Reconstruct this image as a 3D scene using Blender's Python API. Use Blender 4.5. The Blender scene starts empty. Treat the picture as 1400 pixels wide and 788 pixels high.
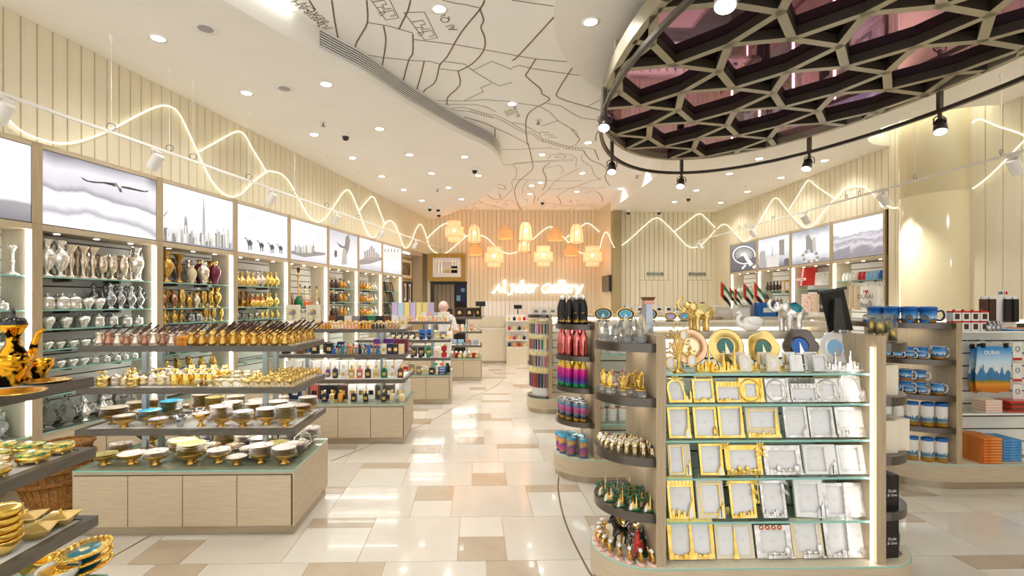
import bpy, bmesh, math, random
from mathutils import Vector, Matrix, geometry
random.seed(7)
SC = bpy.context.scene
COL = SC.collection
R = math.radians
WORLD, EXPOSURE, LED = 1.1, 0.32, 14.0
DOWN_W, SPOT_W = 30.0, 20.0
# ---------------------------------------------------------------- camera, world, exposure
FPX, CX, CY, EYE, YAW = 666.0, 664.0, 414.0, 1.55, R(1.2)
cam = bpy.data.cameras.new('camera')
cam.sensor_width = 36.0
cam.lens = FPX / 1400 * 36.0
cam.shift_x = (700 - CX) / 1400
cam.shift_y = (CY - 394) / 1400
cam.clip_start = 0.02
cam_o = bpy.data.objects.new('camera', cam)
COL.objects.link(cam_o)
cam_o.location = (0, 0, EYE)
cam_o.rotation_euler = (R(90), 0, -YAW)
SC.camera = cam_o
world = bpy.data.worlds.new('mall_light')
SC.world = world
world.use_nodes = True
world.node_tree.nodes['Background'].inputs[0].default_value = (0.98, 0.99, 1.0, 1)
world.node_tree.nodes['Background'].inputs[1].default_value = WORLD
SC.view_settings.view_transform = 'Standard'
SC.view_settings.look = 'None'
SC.view_settings.gamma = 1.0
SC.view_settings.use_curve_mapping = False
SC.view_settings.exposure = EXPOSURE
SC.cycles.max_bounces = 8
SC.cycles.diffuse_bounces = 5
SC.cycles.glossy_bounces = 4
SC.cycles.transmission_bounces = 6
SC.cycles.transparent_max_bounces = 16
SC.cycles.caustics_reflective = False
SC.cycles.caustics_refractive = False
SC.cycles.sample_clamp_indirect = 6.0

# ---------------------------------------------------------------- pixel helpers: a pixel gives a direction, a known plane gives the distance
SA, CA = math.sin(YAW), math.cos(YAW)
def ray(px, py):
    u = (px - CX) / FPX; v = (CY - py) / FPX
    return (SA + u * CA, CA - u * SA, v)
def G(px, py, z=0.0):
    r = ray(px, py); t = (z - EYE) / r[2]
    return Vector((r[0] * t, r[1] * t, z))
def PY(px, py, y):
    r = ray(px, py); t = y / r[1]
    return Vector((r[0] * t, y, EYE + r[2] * t))
def PX(px, py, x):
    r = ray(px, py); t = x / r[0]
    return Vector((x, r[1] * t, EYE + r[2] * t))

# ---------------------------------------------------------------- mesh builder
class MB:
    def __init__(s):
        s.v = []; s.f = []; s.m = []; s.sm = []
    def add(s, vs, fs, m=0, smooth=False, mx=None):
        b = len(s.v)
        if mx is not None:
            vs = [mx @ Vector(p) for p in vs]
        s.v.extend([tuple(p) for p in vs])
        for f in fs:
            s.f.append([i + b for i in f]); s.m.append(m); s.sm.append(smooth)
        return s
    def box(s, x0, x1, y0, y1, z0, z1, m=0, mx=None):
        vs = [(x0,y0,z0),(x1,y0,z0),(x1,y1,z0),(x0,y1,z0),(x0,y0,z1),(x1,y0,z1),(x1,y1,z1),(x0,y1,z1)]
        fs = [(3,2,1,0),(4,5,6,7),(0,1,5,4),(1,2,6,5),(2,3,7,6),(3,0,4,7)]
        return s.add(vs, fs, m, False, mx)
    def cbox(s, c, d, m=0, mx=None):
        return s.box(c[0]-d[0]/2,c[0]+d[0]/2,c[1]-d[1]/2,c[1]+d[1]/2,c[2]-d[2]/2,c[2]+d[2]/2,m,mx)
    def taper(s, c, d0, d1, z0, z1, m=0, mx=None):
        x,y=c; a,b=d0[0]/2,d0[1]/2; p,q=d1[0]/2,d1[1]/2
        vs=[(x-a,y-b,z0),(x+a,y-b,z0),(x+a,y+b,z0),(x-a,y+b,z0),(x-p,y-q,z1),(x+p,y-q,z1),(x+p,y+q,z1),(x-p,y+q,z1)]
        return s.add(vs,[(3,2,1,0),(4,5,6,7),(0,1,5,4),(1,2,6,5),(2,3,7,6),(3,0,4,7)],m,False,mx)
    def lathe(s, prof, n=16, m=0, smooth=True, mx=None, a0=0.0, a1=None):
        """prof: (r, z) or (r, z, mat) from the bottom up; a third entry sets the material of the band above it"""
        vs=[]; rings=[]
        full = a1 is None
        k = n if full else n+1
        for p in prof:
            r,z=p[0],p[1]
            if r<1e-6:
                rings.append([len(vs)]); vs.append((0,0,z))
            else:
                ring=[]
                for i in range(k):
                    a=a0+(2*math.pi if full else (a1-a0))*i/n
                    ring.append(len(vs)); vs.append((r*math.cos(a),r*math.sin(a),z))
                rings.append(ring)
        b=len(s.v)
        if mx is not None: vs=[mx@Vector(p) for p in vs]
        s.v.extend([tuple(p) for p in vs])
        cm=m
        for j in range(len(prof)-1):
            if len(prof[j])>2: cm=prof[j][2]
            A,B=rings[j],rings[j+1]
            cnt = n
            for i in range(cnt):
                i2=(i+1)%n if full else i+1
                if len(A)==1 and len(B)==1: continue
                if len(A)==1: f=[A[0],B[i2],B[i]]
                elif len(B)==1: f=[A[i],A[i2],B[0]]
                else: f=[A[i],A[i2],B[i2],B[i]]
                s.f.append([q+b for q in f]); s.m.append(cm); s.sm.append(smooth)
        return s
    def cyl(s, r, z0, z1, n=16, m=0, mx=None, r2=None):
        r2 = r if r2 is None else r2
        vs=[(r*math.cos(2*math.pi*i/n),r*math.sin(2*math.pi*i/n),z0) for i in range(n)]+[(r2*math.cos(2*math.pi*i/n),r2*math.sin(2*math.pi*i/n),z1) for i in range(n)]
        s.add(vs,[(i,(i+1)%n,n+(i+1)%n,n+i) for i in range(n)],m,True,mx)
        s.add(vs,[tuple(range(n-1,-1,-1)),tuple(range(n,2*n))],m,False,mx)
        return s
    def ell(s, c, r, n=12, k=7, m=0, mx=None):
        t=Matrix.Translation(c)@Matrix.Diagonal((r[0],r[1],r[2],1))
        if mx is not None: t=mx@t
        return s.lathe([(math.sin(math.pi*i/k),-math.cos(math.pi*i/k)) if 0<i<k else (0,-1 if i==0 else 1) for i in range(k+1)],n,m,True,t)
    def tube(s, pts, r, n=6, m=0, mx=None, closed=False, flat=None):
        pts=[Vector(p) for p in pts]; N=len(pts); vs=[]
        rr = r if isinstance(r,(list,tuple)) else [r]*N
        prev=None
        for i,p in enumerate(pts):
            if closed: d=pts[(i+1)%N]-pts[i-1]
            else: d=pts[min(i+1,N-1)]-pts[max(i-1,0)]
            if d.length<1e-9: d=Vector((0,0,1))
            d.normalize()
            up=prev if prev is not None else (Vector((0,0,1)) if abs(d.z)<.9 else Vector((1,0,0)))
            a=d.cross(up)
            if a.length<1e-6: a=d.orthogonal()
            a.normalize(); b=a.cross(d); b.normalize(); prev=b
            for j in range(n):
                t=2*math.pi*(j+.5)/n
                vs.append(p+(a*math.cos(t)+b*math.sin(t)*(flat or 1.0))*rr[i])
        fs=[]
        L=N if closed else N-1
        for i in range(L):
            i2=(i+1)%N
            for j in range(n):
                fs.append((i*n+j,i*n+(j+1)%n,i2*n+(j+1)%n,i2*n+j))
        s.add(vs,fs,m,n>4,mx)
        if not closed:
            s.add([v for v in vs[:n]],[tuple(range(n-1,-1,-1))],m,False,mx)
            s.add([v for v in vs[-n:]],[tuple(range(n))],m,False,mx)
        return s
    def prism(s, poly, z0, z1, m=0, mx=None, holes=None, side=True, smooth_side=False):
        loops=[list(poly)]+[list(h) for h in (holes or [])]
        if not holes and len(poly)<=4:
            tris=[tuple(range(len(poly)))]; flat=list(poly)
        else:
            flat=[p for l in loops for p in l]
            tris=geometry.tessellate_polygon([[Vector((p[0],p[1],0)) for p in l] for l in loops])
        def ar(t):
            return sum(flat[t[i]][0]*flat[t[(i+1)%len(t)]][1]-flat[t[(i+1)%len(t)]][0]*flat[t[i]][1] for i in range(len(t)))
        tris=[tuple(t) if ar(t)>0 else tuple(reversed(t)) for t in tris]
        n=len(flat)
        vs=[(p[0],p[1],z0) for p in flat]+[(p[0],p[1],z1) for p in flat]
        fs=[tuple(reversed(t)) for t in tris]+[tuple(i+n for i in t) for t in tris]
        s.add(vs,fs,m,False,mx)
        if side:
            o=0
            for li,l in enumerate(loops):
                k=len(l)
                A=sum(l[i][0]*l[(i+1)%k][1]-l[(i+1)%k][0]*l[i][1] for i in range(k))
                pos=(A>0)==(li==0)
                ff=[]
                for i in range(k):
                    a,b=o+i,o+(i+1)%k
                    ff.append((a,b,b+n,a+n) if pos else (b,a,a+n,b+n))
                s.add(vs,ff,m,smooth_side,mx)
                o+=k
        return s
    def mesh(s, name, mats):
        me=bpy.data.meshes.new(name)
        me.from_pydata(s.v,[],s.f)
        if not isinstance(mats,(list,tuple)): mats=[mats]
        for m in mats: me.materials.append(m)
        me.polygons.foreach_set('material_index',[min(i,len(mats)-1) for i in s.m])
        me.polygons.foreach_set('use_smooth',s.sm)
        me.update()
        return me

def tag(o, label=None, cat=None, group=None, kind=None):
    if label: o['label']=label
    if cat: o['category']=cat
    if group: o['group']=group
    if kind: o['kind']=kind
    return o
def obj(name, me, parent=None, loc=None, rz=0.0, scale=None):
    o=bpy.data.objects.new(name, me)
    COL.objects.link(o)
    if parent is not None: o.parent=parent
    if loc is not None: o.location=loc
    if rz: o.rotation_euler=(0,0,rz)
    if scale is not None: o.scale=(scale,)*3 if isinstance(scale,(int,float)) else scale
    return o
def thing(name, label, cat, loc=(0,0,0), rz=0.0, group=None):
    o=bpy.data.objects.new(name,None); COL.objects.link(o)
    o.empty_display_size=.05
    o.location=loc; o.rotation_euler=(0,0,rz)
    return tag(o,label,cat,group)
def struct(name, me, parent=None, label=None):
    o=obj(name,me,parent)
    if parent is None: tag(o,label,None,None,'structure')
    return o
class Proto:
    """a thing described once; spawn() makes copies that share its meshes. parts: (name, mesh, parent index or None)"""
    def __init__(s,name,cat,parts):
        s.name=name; s.cat=cat; s.parts=parts
def spawn(p, loc, rz=0.0, label='', group=None, scale=None, rot=None):
    loc=Vector(loc)+Vector((0,0,.0004))
    if len(p.parts)==1:
        o=obj(p.name,p.parts[0][1],None,loc,rz,scale)
        if rot is not None: o.rotation_euler=rot
        return tag(o,label,p.cat,group)
    t=thing(p.name,label,p.cat,loc,rz,group)
    if rot is not None: t.rotation_euler=rot
    if scale is not None: t.scale=(scale,)*3 if isinstance(scale,(int,float)) else scale
    made=[]
    for q in p.parts:
        made.append(obj(q[0],q[1],t if q[2] is None else made[q[2]]))
    return t

# ---------------------------------------------------------------- materials
def lin(c):
    if isinstance(c,str):
        c=c.lstrip('#'); c=[int(c[i:i+2],16)/255 for i in (0,2,4)]
    return tuple(x/12.92 if x<=.04045 else ((x+.055)/1.055)**2.4 for x in c)+(1,)
def mk(name,col,rough=.5,metal=0.,col2=None,nscale=8.,vec=(1,1,1),bump=0.,emit=0.,spec=.5,trans=0.,coat=0.,rnd=0.,contrast=(.35,.65),alpha=1.,detail=4.,ior=1.45,aniso=False):
    m=bpy.data.materials.new(name); m.use_nodes=True
    nt=m.node_tree; b=nt.nodes['Principled BSDF']; L=nt.links.new
    col=lin(col)
    b.inputs['Base Color'].default_value=col
    b.inputs['Roughness'].default_value=rough
    b.inputs['Metallic'].default_value=metal
    b.inputs['Specular IOR Level'].default_value=spec
    b.inputs['Transmission Weight'].default_value=trans
    b.inputs['Coat Weight'].default_value=coat
    b.inputs['Alpha'].default_value=alpha
    b.inputs['IOR'].default_value=ior
    out=None
    if col2 is not None or bump:
        tc=nt.nodes.new('ShaderNodeTexCoord'); mp=nt.nodes.new('ShaderNodeMapping')
        mp.inputs['Scale'].default_value=vec
        L(tc.outputs['Object'],mp.inputs[0])
        nz=nt.nodes.new('ShaderNodeTexNoise'); nz.inputs['Scale'].default_value=nscale; nz.inputs['Detail'].default_value=detail
        L(mp.outputs[0],nz.inputs['Vector'])
        if col2 is not None:
            rp=nt.nodes.new('ShaderNodeValToRGB')
            rp.color_ramp.elements[0].position=contrast[0]; rp.color_ramp.elements[0].color=col
            rp.color_ramp.elements[1].position=contrast[1]; rp.color_ramp.elements[1].color=lin(col2)
            L(nz.outputs['Fac'],rp.inputs[0]); out=rp.outputs[0]
        if bump:
            bp=nt.nodes.new('ShaderNodeBump'); bp.inputs['Strength'].default_value=bump; bp.inputs['Distance'].default_value=.01
            L(nz.outputs['Fac'],bp.inputs['Height']); L(bp.outputs[0],b.inputs['Normal'])
    if rnd:
        oi=nt.nodes.new('ShaderNodeObjectInfo'); hs=nt.nodes.new('ShaderNodeHueSaturation')
        mr=nt.nodes.new('ShaderNodeMapRange'); mr.inputs[3].default_value=1-rnd; mr.inputs[4].default_value=1+rnd*.6
        L(oi.outputs['Random'],mr.inputs[0]); L(mr.outputs[0],hs.inputs['Value'])
        if out is not None: L(out,hs.inputs['Color'])
        else: hs.inputs['Color'].default_value=col
        out=hs.outputs[0]
    if out is not None: L(out,b.inputs['Base Color'])
    if emit:
        b.inputs['Emission Color'].default_value=col; b.inputs['Emission Strength'].default_value=emit
        if out is not None: L(out,b.inputs['Emission Color'])
    m.diffuse_color=col
    return m
def glow(name,col,strength):
    m=bpy.data.materials.new(name); m.use_nodes=True
    nt=m.node_tree; nt.nodes.remove(nt.nodes['Principled BSDF'])
    e=nt.nodes.new('ShaderNodeEmission'); e.inputs[0].default_value=lin(col); e.inputs[1].default_value=strength
    nt.links.new(e.outputs[0],nt.nodes['Material Output'].inputs[0])
    return m
def pane(name,col,opac=.12,rough=.02):
    """thin clear sheet: see-through with a mirror-like sheen"""
    m=bpy.data.materials.new(name); m.use_nodes=True
    nt=m.node_tree; nt.nodes.remove(nt.nodes['Principled BSDF']); L=nt.links.new
    t=nt.nodes.new('ShaderNodeBsdfTransparent'); t.inputs[0].default_value=lin(col)
    g=nt.nodes.new('ShaderNodeBsdfGlossy'); g.inputs['Roughness'].default_value=rough
    d=nt.nodes.new('ShaderNodeBsdfDiffuse'); d.inputs[0].default_value=lin(col)
    fr=nt.nodes.new('ShaderNodeLayerWeight'); fr.inputs[0].default_value=.5
    pw=nt.nodes.new('ShaderNodeMath'); pw.operation='POWER'; pw.inputs[1].default_value=4.0
    ma=nt.nodes.new('ShaderNodeMath'); ma.operation='MULTIPLY_ADD'; ma.inputs[1].default_value=.55; ma.inputs[2].default_value=.03
    L(fr.outputs['Facing'],pw.inputs[0]); L(pw.outputs[0],ma.inputs[0])
    a=nt.nodes.new('ShaderNodeMixShader'); a.inputs[0].default_value=opac
    c=nt.nodes.new('ShaderNodeMixShader')
    L(t.outputs[0],a.inputs[1]); L(d.outputs[0],a.inputs[2])
    L(ma.outputs[0],c.inputs[0]); L(a.outputs[0],c.inputs[1]); L(g.outputs[0],c.inputs[2])
    L(c.outputs[0],nt.nodes['Material Output'].inputs[0])
    return m
def ramp_z(name, z0, z1, stops, rough=.35, noise=0., nscale=30., metal=0., towers=None, emit=0., axis='Z'):
    """printed wrap: colours stacked by height, with an optional noisy border and skyline band"""
    m=bpy.data.materials.new(name); m.use_nodes=True
    nt=m.node_tree; b=nt.nodes['Principled BSDF']; L=nt.links.new
    b.inputs['Roughness'].default_value=rough; b.inputs['Metallic'].default_value=metal
    tc=nt.nodes.new('ShaderNodeTexCoord'); sp=nt.nodes.new('ShaderNodeSeparateXYZ'); L(tc.outputs['Object'],sp.inputs[0])
    mr=nt.nodes.new('ShaderNodeMapRange'); mr.inputs[1].default_value=z0; mr.inputs[2].default_value=z1
    L(sp.outputs[axis],mr.inputs[0]); val=mr.outputs[0]
    if noise:
        nz=nt.nodes.new('ShaderNodeTexNoise'); nz.inputs['Scale'].default_value=nscale; L(tc.outputs['Object'],nz.inputs['Vector'])
        ma=nt.nodes.new('ShaderNodeMath'); ma.operation='MULTIPLY_ADD'; ma.inputs[1].default_value=noise; ma.inputs[2].default_value=-noise/2
        L(nz.outputs['Fac'],ma.inputs[0])
        ad=nt.nodes.new('ShaderNodeMath'); ad.operation='ADD'; L(val,ad.inputs[0]); L(ma.outputs[0],ad.inputs[1]); val=ad.outputs[0]
    rp=nt.nodes.new('ShaderNodeValToRGB'); cr=rp.color_ramp
    while len(cr.elements)<len(stops): cr.elements.new(.5)
    for e,(p,c) in zip(cr.elements,sorted(stops)): e.position=p; e.color=lin(c)
    L(val,rp.inputs[0]); col=rp.outputs[0]
    if towers:
        mp=nt.nodes.new('ShaderNodeMapping'); mp.inputs['Scale'].default_value=(1,1,.02); L(tc.outputs['Object'],mp.inputs[0])
        n2=nt.nodes.new('ShaderNodeTexNoise'); n2.inputs['Scale'].default_value=towers[0]; n2.inputs['Detail'].default_value=2; L(mp.outputs[0],n2.inputs['Vector'])
        h=nt.nodes.new('ShaderNodeMath'); h.operation='MULTIPLY_ADD'; h.inputs[1].default_value=towers[2]*2; h.inputs[2].default_value=towers[1]-towers[2]; L(n2.outputs['Fac'],h.inputs[0])
        lt=nt.nodes.new('ShaderNodeMath'); lt.operation='LESS_THAN'; L(mr.outputs[0],lt.inputs[0]); L(h.outputs[0],lt.inputs[1])
        gt=nt.nodes.new('ShaderNodeMath'); gt.operation='GREATER_THAN'; L(val,gt.inputs[0]); gt.inputs[1].default_value=towers[4]
        mu=nt.nodes.new('ShaderNodeMath'); mu.operation='MULTIPLY'; L(lt.outputs[0],mu.inputs[0]); L(gt.outputs[0],mu.inputs[1])
        mx=nt.nodes.new('ShaderNodeMixRGB'); L(mu.outputs[0],mx.inputs[0]); L(col,mx.inputs[1]); mx.inputs[2].default_value=lin(towers[3]); col=mx.outputs[0]
    L(col,b.inputs['Base Color'])
    if emit:
        L(col,b.inputs['Emission Color']); b.inputs['Emission Strength'].default_value=emit
    return m
M={}
def mat(name,*a,**k):
    M[name]=mk(name,*a,**k); return M[name]
mat('plank','#ebe1c7',.42,col2='#e7dcc0',nscale=3,vec=(4,4,.4))
mat('groove','#a8966f',.8)
mat('paint','#f8f4ee',.75,col2='#f6f1ea',nscale=2)
mat('paint_white','#fbfaf7',.7)
mat('line_brown','#836a57',.8)
mat('tile_a','#e0d8cb',.13,col2='#d8cebf',nscale=3,contrast=(.2,.8),rnd=.05,coat=.2)
mat('tile_b','#e5dfd3',.13,col2='#dfd7c9',nscale=4,contrast=(.2,.8),rnd=.04,coat=.2)
mat('tile_dark','#c6b6a0',.16,col2='#b9a68e',nscale=5,contrast=(.2,.8),rnd=.08,coat=.2)
mat('grout','#c2ad92',.9)
mat('inlay','#9c8058',.35,.8)
mat('oak','#cfbfa4',.5,col2='#c1af93',nscale=6,vec=(1.2,1.2,16),contrast=(.3,.7),bump=.03)
mat('oak_v','#bda98b',.5,col2='#ac9777',nscale=6,vec=(14,14,.7),contrast=(.3,.7),bump=.03)
mat('oak_pale','#e2d7c0',.55,col2='#d6cab0',nscale=6,vec=(10,10,.7),contrast=(.3,.7))
mat('oak_dark','#a6977f',.45,col2='#948469',nscale=6,vec=(1.2,1.2,14))
mat('plinth','#b9ab94',.25,.7)
mat('gap','#54493c',.9)
mat('tray','#6f6a62',.38,.5,col2='#655f57',nscale=5,vec=(2,2,18))
mat('tray_top','#f3eee4',.3)
mat('post','#8f9798',.3,.8)
mat('slat','#f2f0ea',.4)
mat('slat_dark','#3a3734',.5)
mat('white','#f5f3ee',.45)
mat('white_gloss','#f6f4ef',.15,coat=.5)
mat('cream','#ece0c8',.45)
mat('cream_gloss','#eddcb6',.2,coat=.4)
mat('black','#191817',.35)
mat('black_gloss','#121212',.12,coat=.5)
mat('charcoal','#3c3a38',.5)
mat('gilt_copper','#e6bd94',.22,1.)
mat('grey_metal','#6b625c',.3,.9)
mat('gunmetal','#6a645e',.28,.9)
mat('bronze_bar','#aca48f',.4,.5)
mat('bar_side','#3b3328',.6)
mat('gold','#f3d385',.24,1.,rnd=.1)
mat('gold_rich','#edc050',.24,1.,col2='#f8da86',nscale=30,bump=.12)
mat('gold_pale','#f6e6bb',.26,1.,rnd=.1)
mat('brass','#dcb362',.26,1.,rnd=.15)
mat('brass_dark','#ad8443',.3,1.,rnd=.2)
mat('gold_black','#e8a92a',.16,1.,col2='#16110a',nscale=14,contrast=(.52,.56))
mat('silver','#fbf9f5',.2,.82,rnd=.05)
mat('silver_warm','#f0e2cf',.2,.85,rnd=.1)
mat('silver_dark','#aeb0b4',.16,1.,rnd=.2)
mat('silver_rough','#f6f3ee',.3,.85,col2='#d2cbc2',nscale=40,bump=.2)
mat('pewter','#8e8a88',.3,1.,rnd=.15)
mat('copper','#b98a76',.25,1.,rnd=.2)
mat('rose','#ee8f8c',.17,1.,col2='#d96f70',nscale=10)
mat('maroon','#7a2440',.3,coat=.4)
mat('wood_dark','#4a2c20',.45,rnd=.2)
mat('walnut','#6d3f22',.4)
mat('red','#c8201f',.3,coat=.3)
mat('red_glass','#c9322e',.12,coat=.5)
mat('green','#1f7a45',.25,coat=.4)
mat('green_dark','#14593a',.35,col2='#1d7a4c',nscale=40)
mat('orange','#e8742c',.3,coat=.3)
mat('blue','#1766b8',.3,coat=.3)
mat('navy','#1d2758',.35,rnd=.2)
mat('purple','#5b2a78',.35)
mat('teal','#1c7f8f',.2,coat=.5)
mat('turquoise','#3fb4d4',.2,coat=.5)
mat('teal_deep','#3f7a6c',.25,coat=.3)
mat('pink','#eeb6b0',.4)
mat('sky','#8fc2e8',.4)
mat('amber','#d98b1e',.1,coat=.5,rnd=.2)
mat('amber_orange','#f0a63c',.25,rnd=.2)  # lighter and more orange than amber
mat('skin','#c98f6c',.5)
mat('skin_fair','#dba98a',.5)
mat('hijab','#ecc9bd',.8,col2='#dfb3a6',nscale=20)
mat('cloth_white','#f1efec',.85)
mat('wicker','#b07a35',.6,col2='#7c4f1c',nscale=60,vec=(1,1,1),bump=.4)
mat('wicker_rim','#a06a2a',.6,col2='#6e4416',nscale=40)
mat('rattan','#f1b477',.6,col2='#dd9050',nscale=60,emit=.75)
mat('rattan_bowl','#dca35e',.5,col2='#c98842',nscale=50,vec=(1,1,6),emit=.25)
mat('paper','#f1efee',.45,coat=.3)
mat('print_grey','#a9a6a6',.6)
mat('enamel_a','#f3ebe0',.25,col2='#c2714e',nscale=45,contrast=(.55,.72),rnd=.1,coat=.4)
mat('enamel_b','#f4eede',.25,col2='#7f9c7a',nscale=50,contrast=(.56,.75),coat=.4)
mat('enamel_c','#f0ecf2',.25,col2='#8583b8',nscale=45,contrast=(.55,.72),coat=.4)
mat('enamel_d','#f5e2d8',.25,col2='#c2564c',nscale=50,contrast=(.55,.72),coat=.4)
mat('enamel_olive','#dccb86',.3,col2='#a8a458',nscale=40,contrast=(.45,.75),coat=.4)
mat('enamel_green','#e6cf6a',.25,.4,col2='#2f8f57',nscale=26,contrast=(.5,.6),coat=.4)
mat('crystal','#f4f5f3',.03,trans=.85,ior=1.5,rnd=.03)
mat('crystal_soft','#f3f5f1',.04,trans=.88,ior=1.4)
mat('lens','#e8e8e8',.2,.3)
mat('screen','#20242a',.12,coat=.4)
mat('mirror_plum','#b07fa2',.03,1.)
mat('rubber','#2a2826',.7)
mat('shell_pink','#e7a79a',.3,col2='#f2d3c6',nscale=25,coat=.3)
mat('orange_towel','#d9702a',.85,col2='#e79a4c',nscale=20)
mat('blue_towel','#4f93d0',.85,col2='#6aa9dd',nscale=14)
mat('track_white','#f2efe9',.4)
M['glass']=pane('glass','#f3fbf8',.05)
M['glass_edge']=mk('glass_edge','#8fc9bd',.15,coat=.4)
M['acrylic']=pane('acrylic','#f4f7f6',.05)
M['led']=glow('led','#fffdf6',LED)
M['led_tray_added']=glow('led_tray_added','#fffdf6',20.)
M['led_unit']=glow('led_unit','#fffdf6',7.)
M['led_soft']=glow('led_soft','#fffaf0',3.0)
M['neon']=glow('neon','#fffbd6',1.7)
M['downlight']=glow('downlight','#fffaf0',14.0)
M['sign_white']=glow('sign_white','#fff4ee',2.2)
M['bulb']=glow('bulb','#fff0d8',9.0)
M['cove']=glow('cove','#f6fff6',9.)
# ================================================================ the room
ZL, ZH = 3.79, 4.04
P0 = Vector((-3.586, 3.75, 0)); TW = Vector((.2393, .971, 0)); NW = Vector((.971, -.2393, 0))
WANG = math.atan2(.971, .2393)
def LW(s, z=0., off=0.): return P0 + TW*s + NW*off + Vector((0,0,z))
def lwpix(px, py, off=0.):
    r = ray(px, py); t = (off + P0.dot(NW)) / (r[0]*NW.x + r[1]*NW.y)
    return Vector((r[0]*t, r[1]*t, EYE + r[2]*t))
XR, YB, YF, XJ = 5.94, 13.05, 11.93, 3.34
def smooth(pts, n=6, closed=False):
    out=[]; N=len(pts)
    for i in range(N if closed else N-1):
        p=[pts[(i+k)%N] if closed else pts[min(max(i+k,0),N-1)] for k in (-1,0,1,2)]
        for j in range(n):
            t=j/n
            out.append(tuple(.5*((2*p[1][c])+(-p[0][c]+p[2][c])*t+(2*p[0][c]-5*p[1][c]+4*p[2][c]-p[3][c])*t*t+(-p[0][c]+3*p[1][c]-3*p[2][c]+p[3][c])*t**3) for c in range(len(p[1]))))
    if not closed: out.append(tuple(pts[-1]))
    return out
# ---- floor: laid stone tiles
floor = struct('floor', MB().box(-5.2,7.0,-2.5,14.2,-.12,-.004).mesh('floor',M['grout']), label='polished beige stone floor of square and narrow tiles')
tile_mesh = {}
def tmesh(w,h,m):
    k=(round(w,3),round(h,3),m)
    if k not in tile_mesh:
        g=.002; tile_mesh[k]=MB().box(g,w-g,g,h-g,-.01,0).mesh('tile',M[m])
    return tile_mesh[k]
tiles=[]
ROW={0:-1.16,1:-1.53,2:-1.08,3:-1.72,4:-1.25}
for r in range(-8,18):
    y=2.922+.6*r
    x=ROW[r] if r in ROW else random.uniform(-2,0)
    x-=1.95*3
    while x<6.6:
        for kind,w in (('n45',.45),('b',.6),('n30',.3),('b',.6)):
            if x+w>-5.0 and x<6.6:
                if kind=='b': tiles.append((x,y,.6,.6,'tile_a'))
                elif kind=='n45':
                    tiles.append((x,y,.45,.45,'tile_b')); tiles.append((x,y+.45,.45,.15,'tile_dark'))
                else:
                    up=(r%2==1)
                    tiles.append((x,y,.3,.3,'tile_b' if up else 'tile_dark')); tiles.append((x,y+.3,.3,.3,'tile_dark' if up else 'tile_b'))
            x+=w
def seen(t):
    cx,cy=t[0]+t[2]/2,t[1]+t[3]/2
    d=cx*SA+cy*CA
    if d<1.5: return 1e6+abs(cx)
    px=CX+FPX*(cx*CA-cy*SA)/d
    pen=0 if -40<px<1440 else 60
    if cx<-1.6+.22*cy-.9 or (1.2<cx<3.6 and 2.6<cy<5): pen+=6
    return d+pen
tiles.sort(key=seen)
for t in tiles[:300]:
    o=obj('tile',tmesh(t[2],t[3],t[4]),floor,(t[0],t[1],0))
rest=MB()
TM=['tile_a','tile_b','tile_dark']
for t in tiles[300:]: rest.box(t[0]+.002,t[0]+t[2]-.002,t[1]+.002,t[1]+t[3]-.002,-.01,0,TM.index(t[4]))
o=obj('tile_field',rest.mesh('tile_field',[M[n] for n in TM]),floor); o['kind']='stuff'
def strip(pts,w,z0,z1,m=0,mb=None):
    mb=mb or MB(); pts=[Vector((p[0],p[1],0)) for p in pts]; L=[];Rr=[]
    for i,p in enumerate(pts):
        d=pts[min(i+1,len(pts)-1)]-pts[max(i-1,0)]; d.normalize(); n=Vector((-d.y,d.x,0))*w/2
        L.append(p+n); Rr.append(p-n)
    n=len(pts); vs=[(p.x,p.y,z) for z in (z0,z1) for p in L+Rr]
    fs=[]
    for i in range(n-1):
        a,b,c,d=i,i+1,n+i+1,n+i
        fs+= [(a,b,c,d),(d+2*n,c+2*n,b+2*n,a+2*n),(a,a+2*n,b+2*n,b),(c,c+2*n,d+2*n,d)]
    mb.add(vs,fs,m); return mb
arcs=[[(145,767),(175,750),(205,733)],[(452,631),(480,620),(515,606)],[(565,587),(600,570),(640,546),(668,533),(683,524),(686,517),(680,511),(668,505)],[(764,652),(763,668),(768,697),(779,730),(803,778),(812,790)]]
for a in arcs:
    p=smooth([G(x,y)[:] for x,y in a],5)
    obj('inlay_strip',strip(p,.012,-.004,.0012).mesh('inlay_strip',M['inlay']),floor)

# ---- planked walls
def planks(wall, x0, x1, w, z0f, z1, y=0.0, th=.012, m='plank'):
    cache={}
    n=int(round((x1-x0)/w)); w=(x1-x0)/n
    for i in range(n):
        xa=x0+i*w; z0=z0f(xa+w/2) if callable(z0f) else z0f
        k=round(z0,3)
        if k not in cache: cache[k]=MB().prism([(.003,0),(w-.003,0),(w-.006,-th),(.006,-th)],z0,z1).mesh('plank',M[m])
        obj('plank',cache[k],wall,(xa,y,0))
SL0,SL1=-3.2,9.66
wall_left=struct('wall_left',MB().box(SL0,SL1+.3,.34,.5,0,4.3).box(SL0,SL1+.3,.0,.34,2.84,3.9,0).mesh('wall_left',M['groove']),label='cream planked wall above the long run of display bays')
wall_left.location=P0; wall_left.rotation_euler=(0,0,WANG)
planks(wall_left,SL0,SL1,.115,2.84,3.795)
wall_back=struct('wall_back',MB().box(-.26,XJ+.3,0,.2,0,4.3).box(-3.2,-1.17,0,.2,0,4.3).box(-1.17,-.26,0,.2,2.09,4.3).box(-1.3,-.1,1.0,1.1,0,2.3,1).mesh('wall_back',[M['groove'],M['charcoal']]),label='cream planked wall behind the lit shop name')
wall_back.location=(0,YB,0)
planks(wall_back,-1.29,XJ,.115,lambda x:2.09 if -1.17<x<-.26 else 0,4.05)
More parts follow.
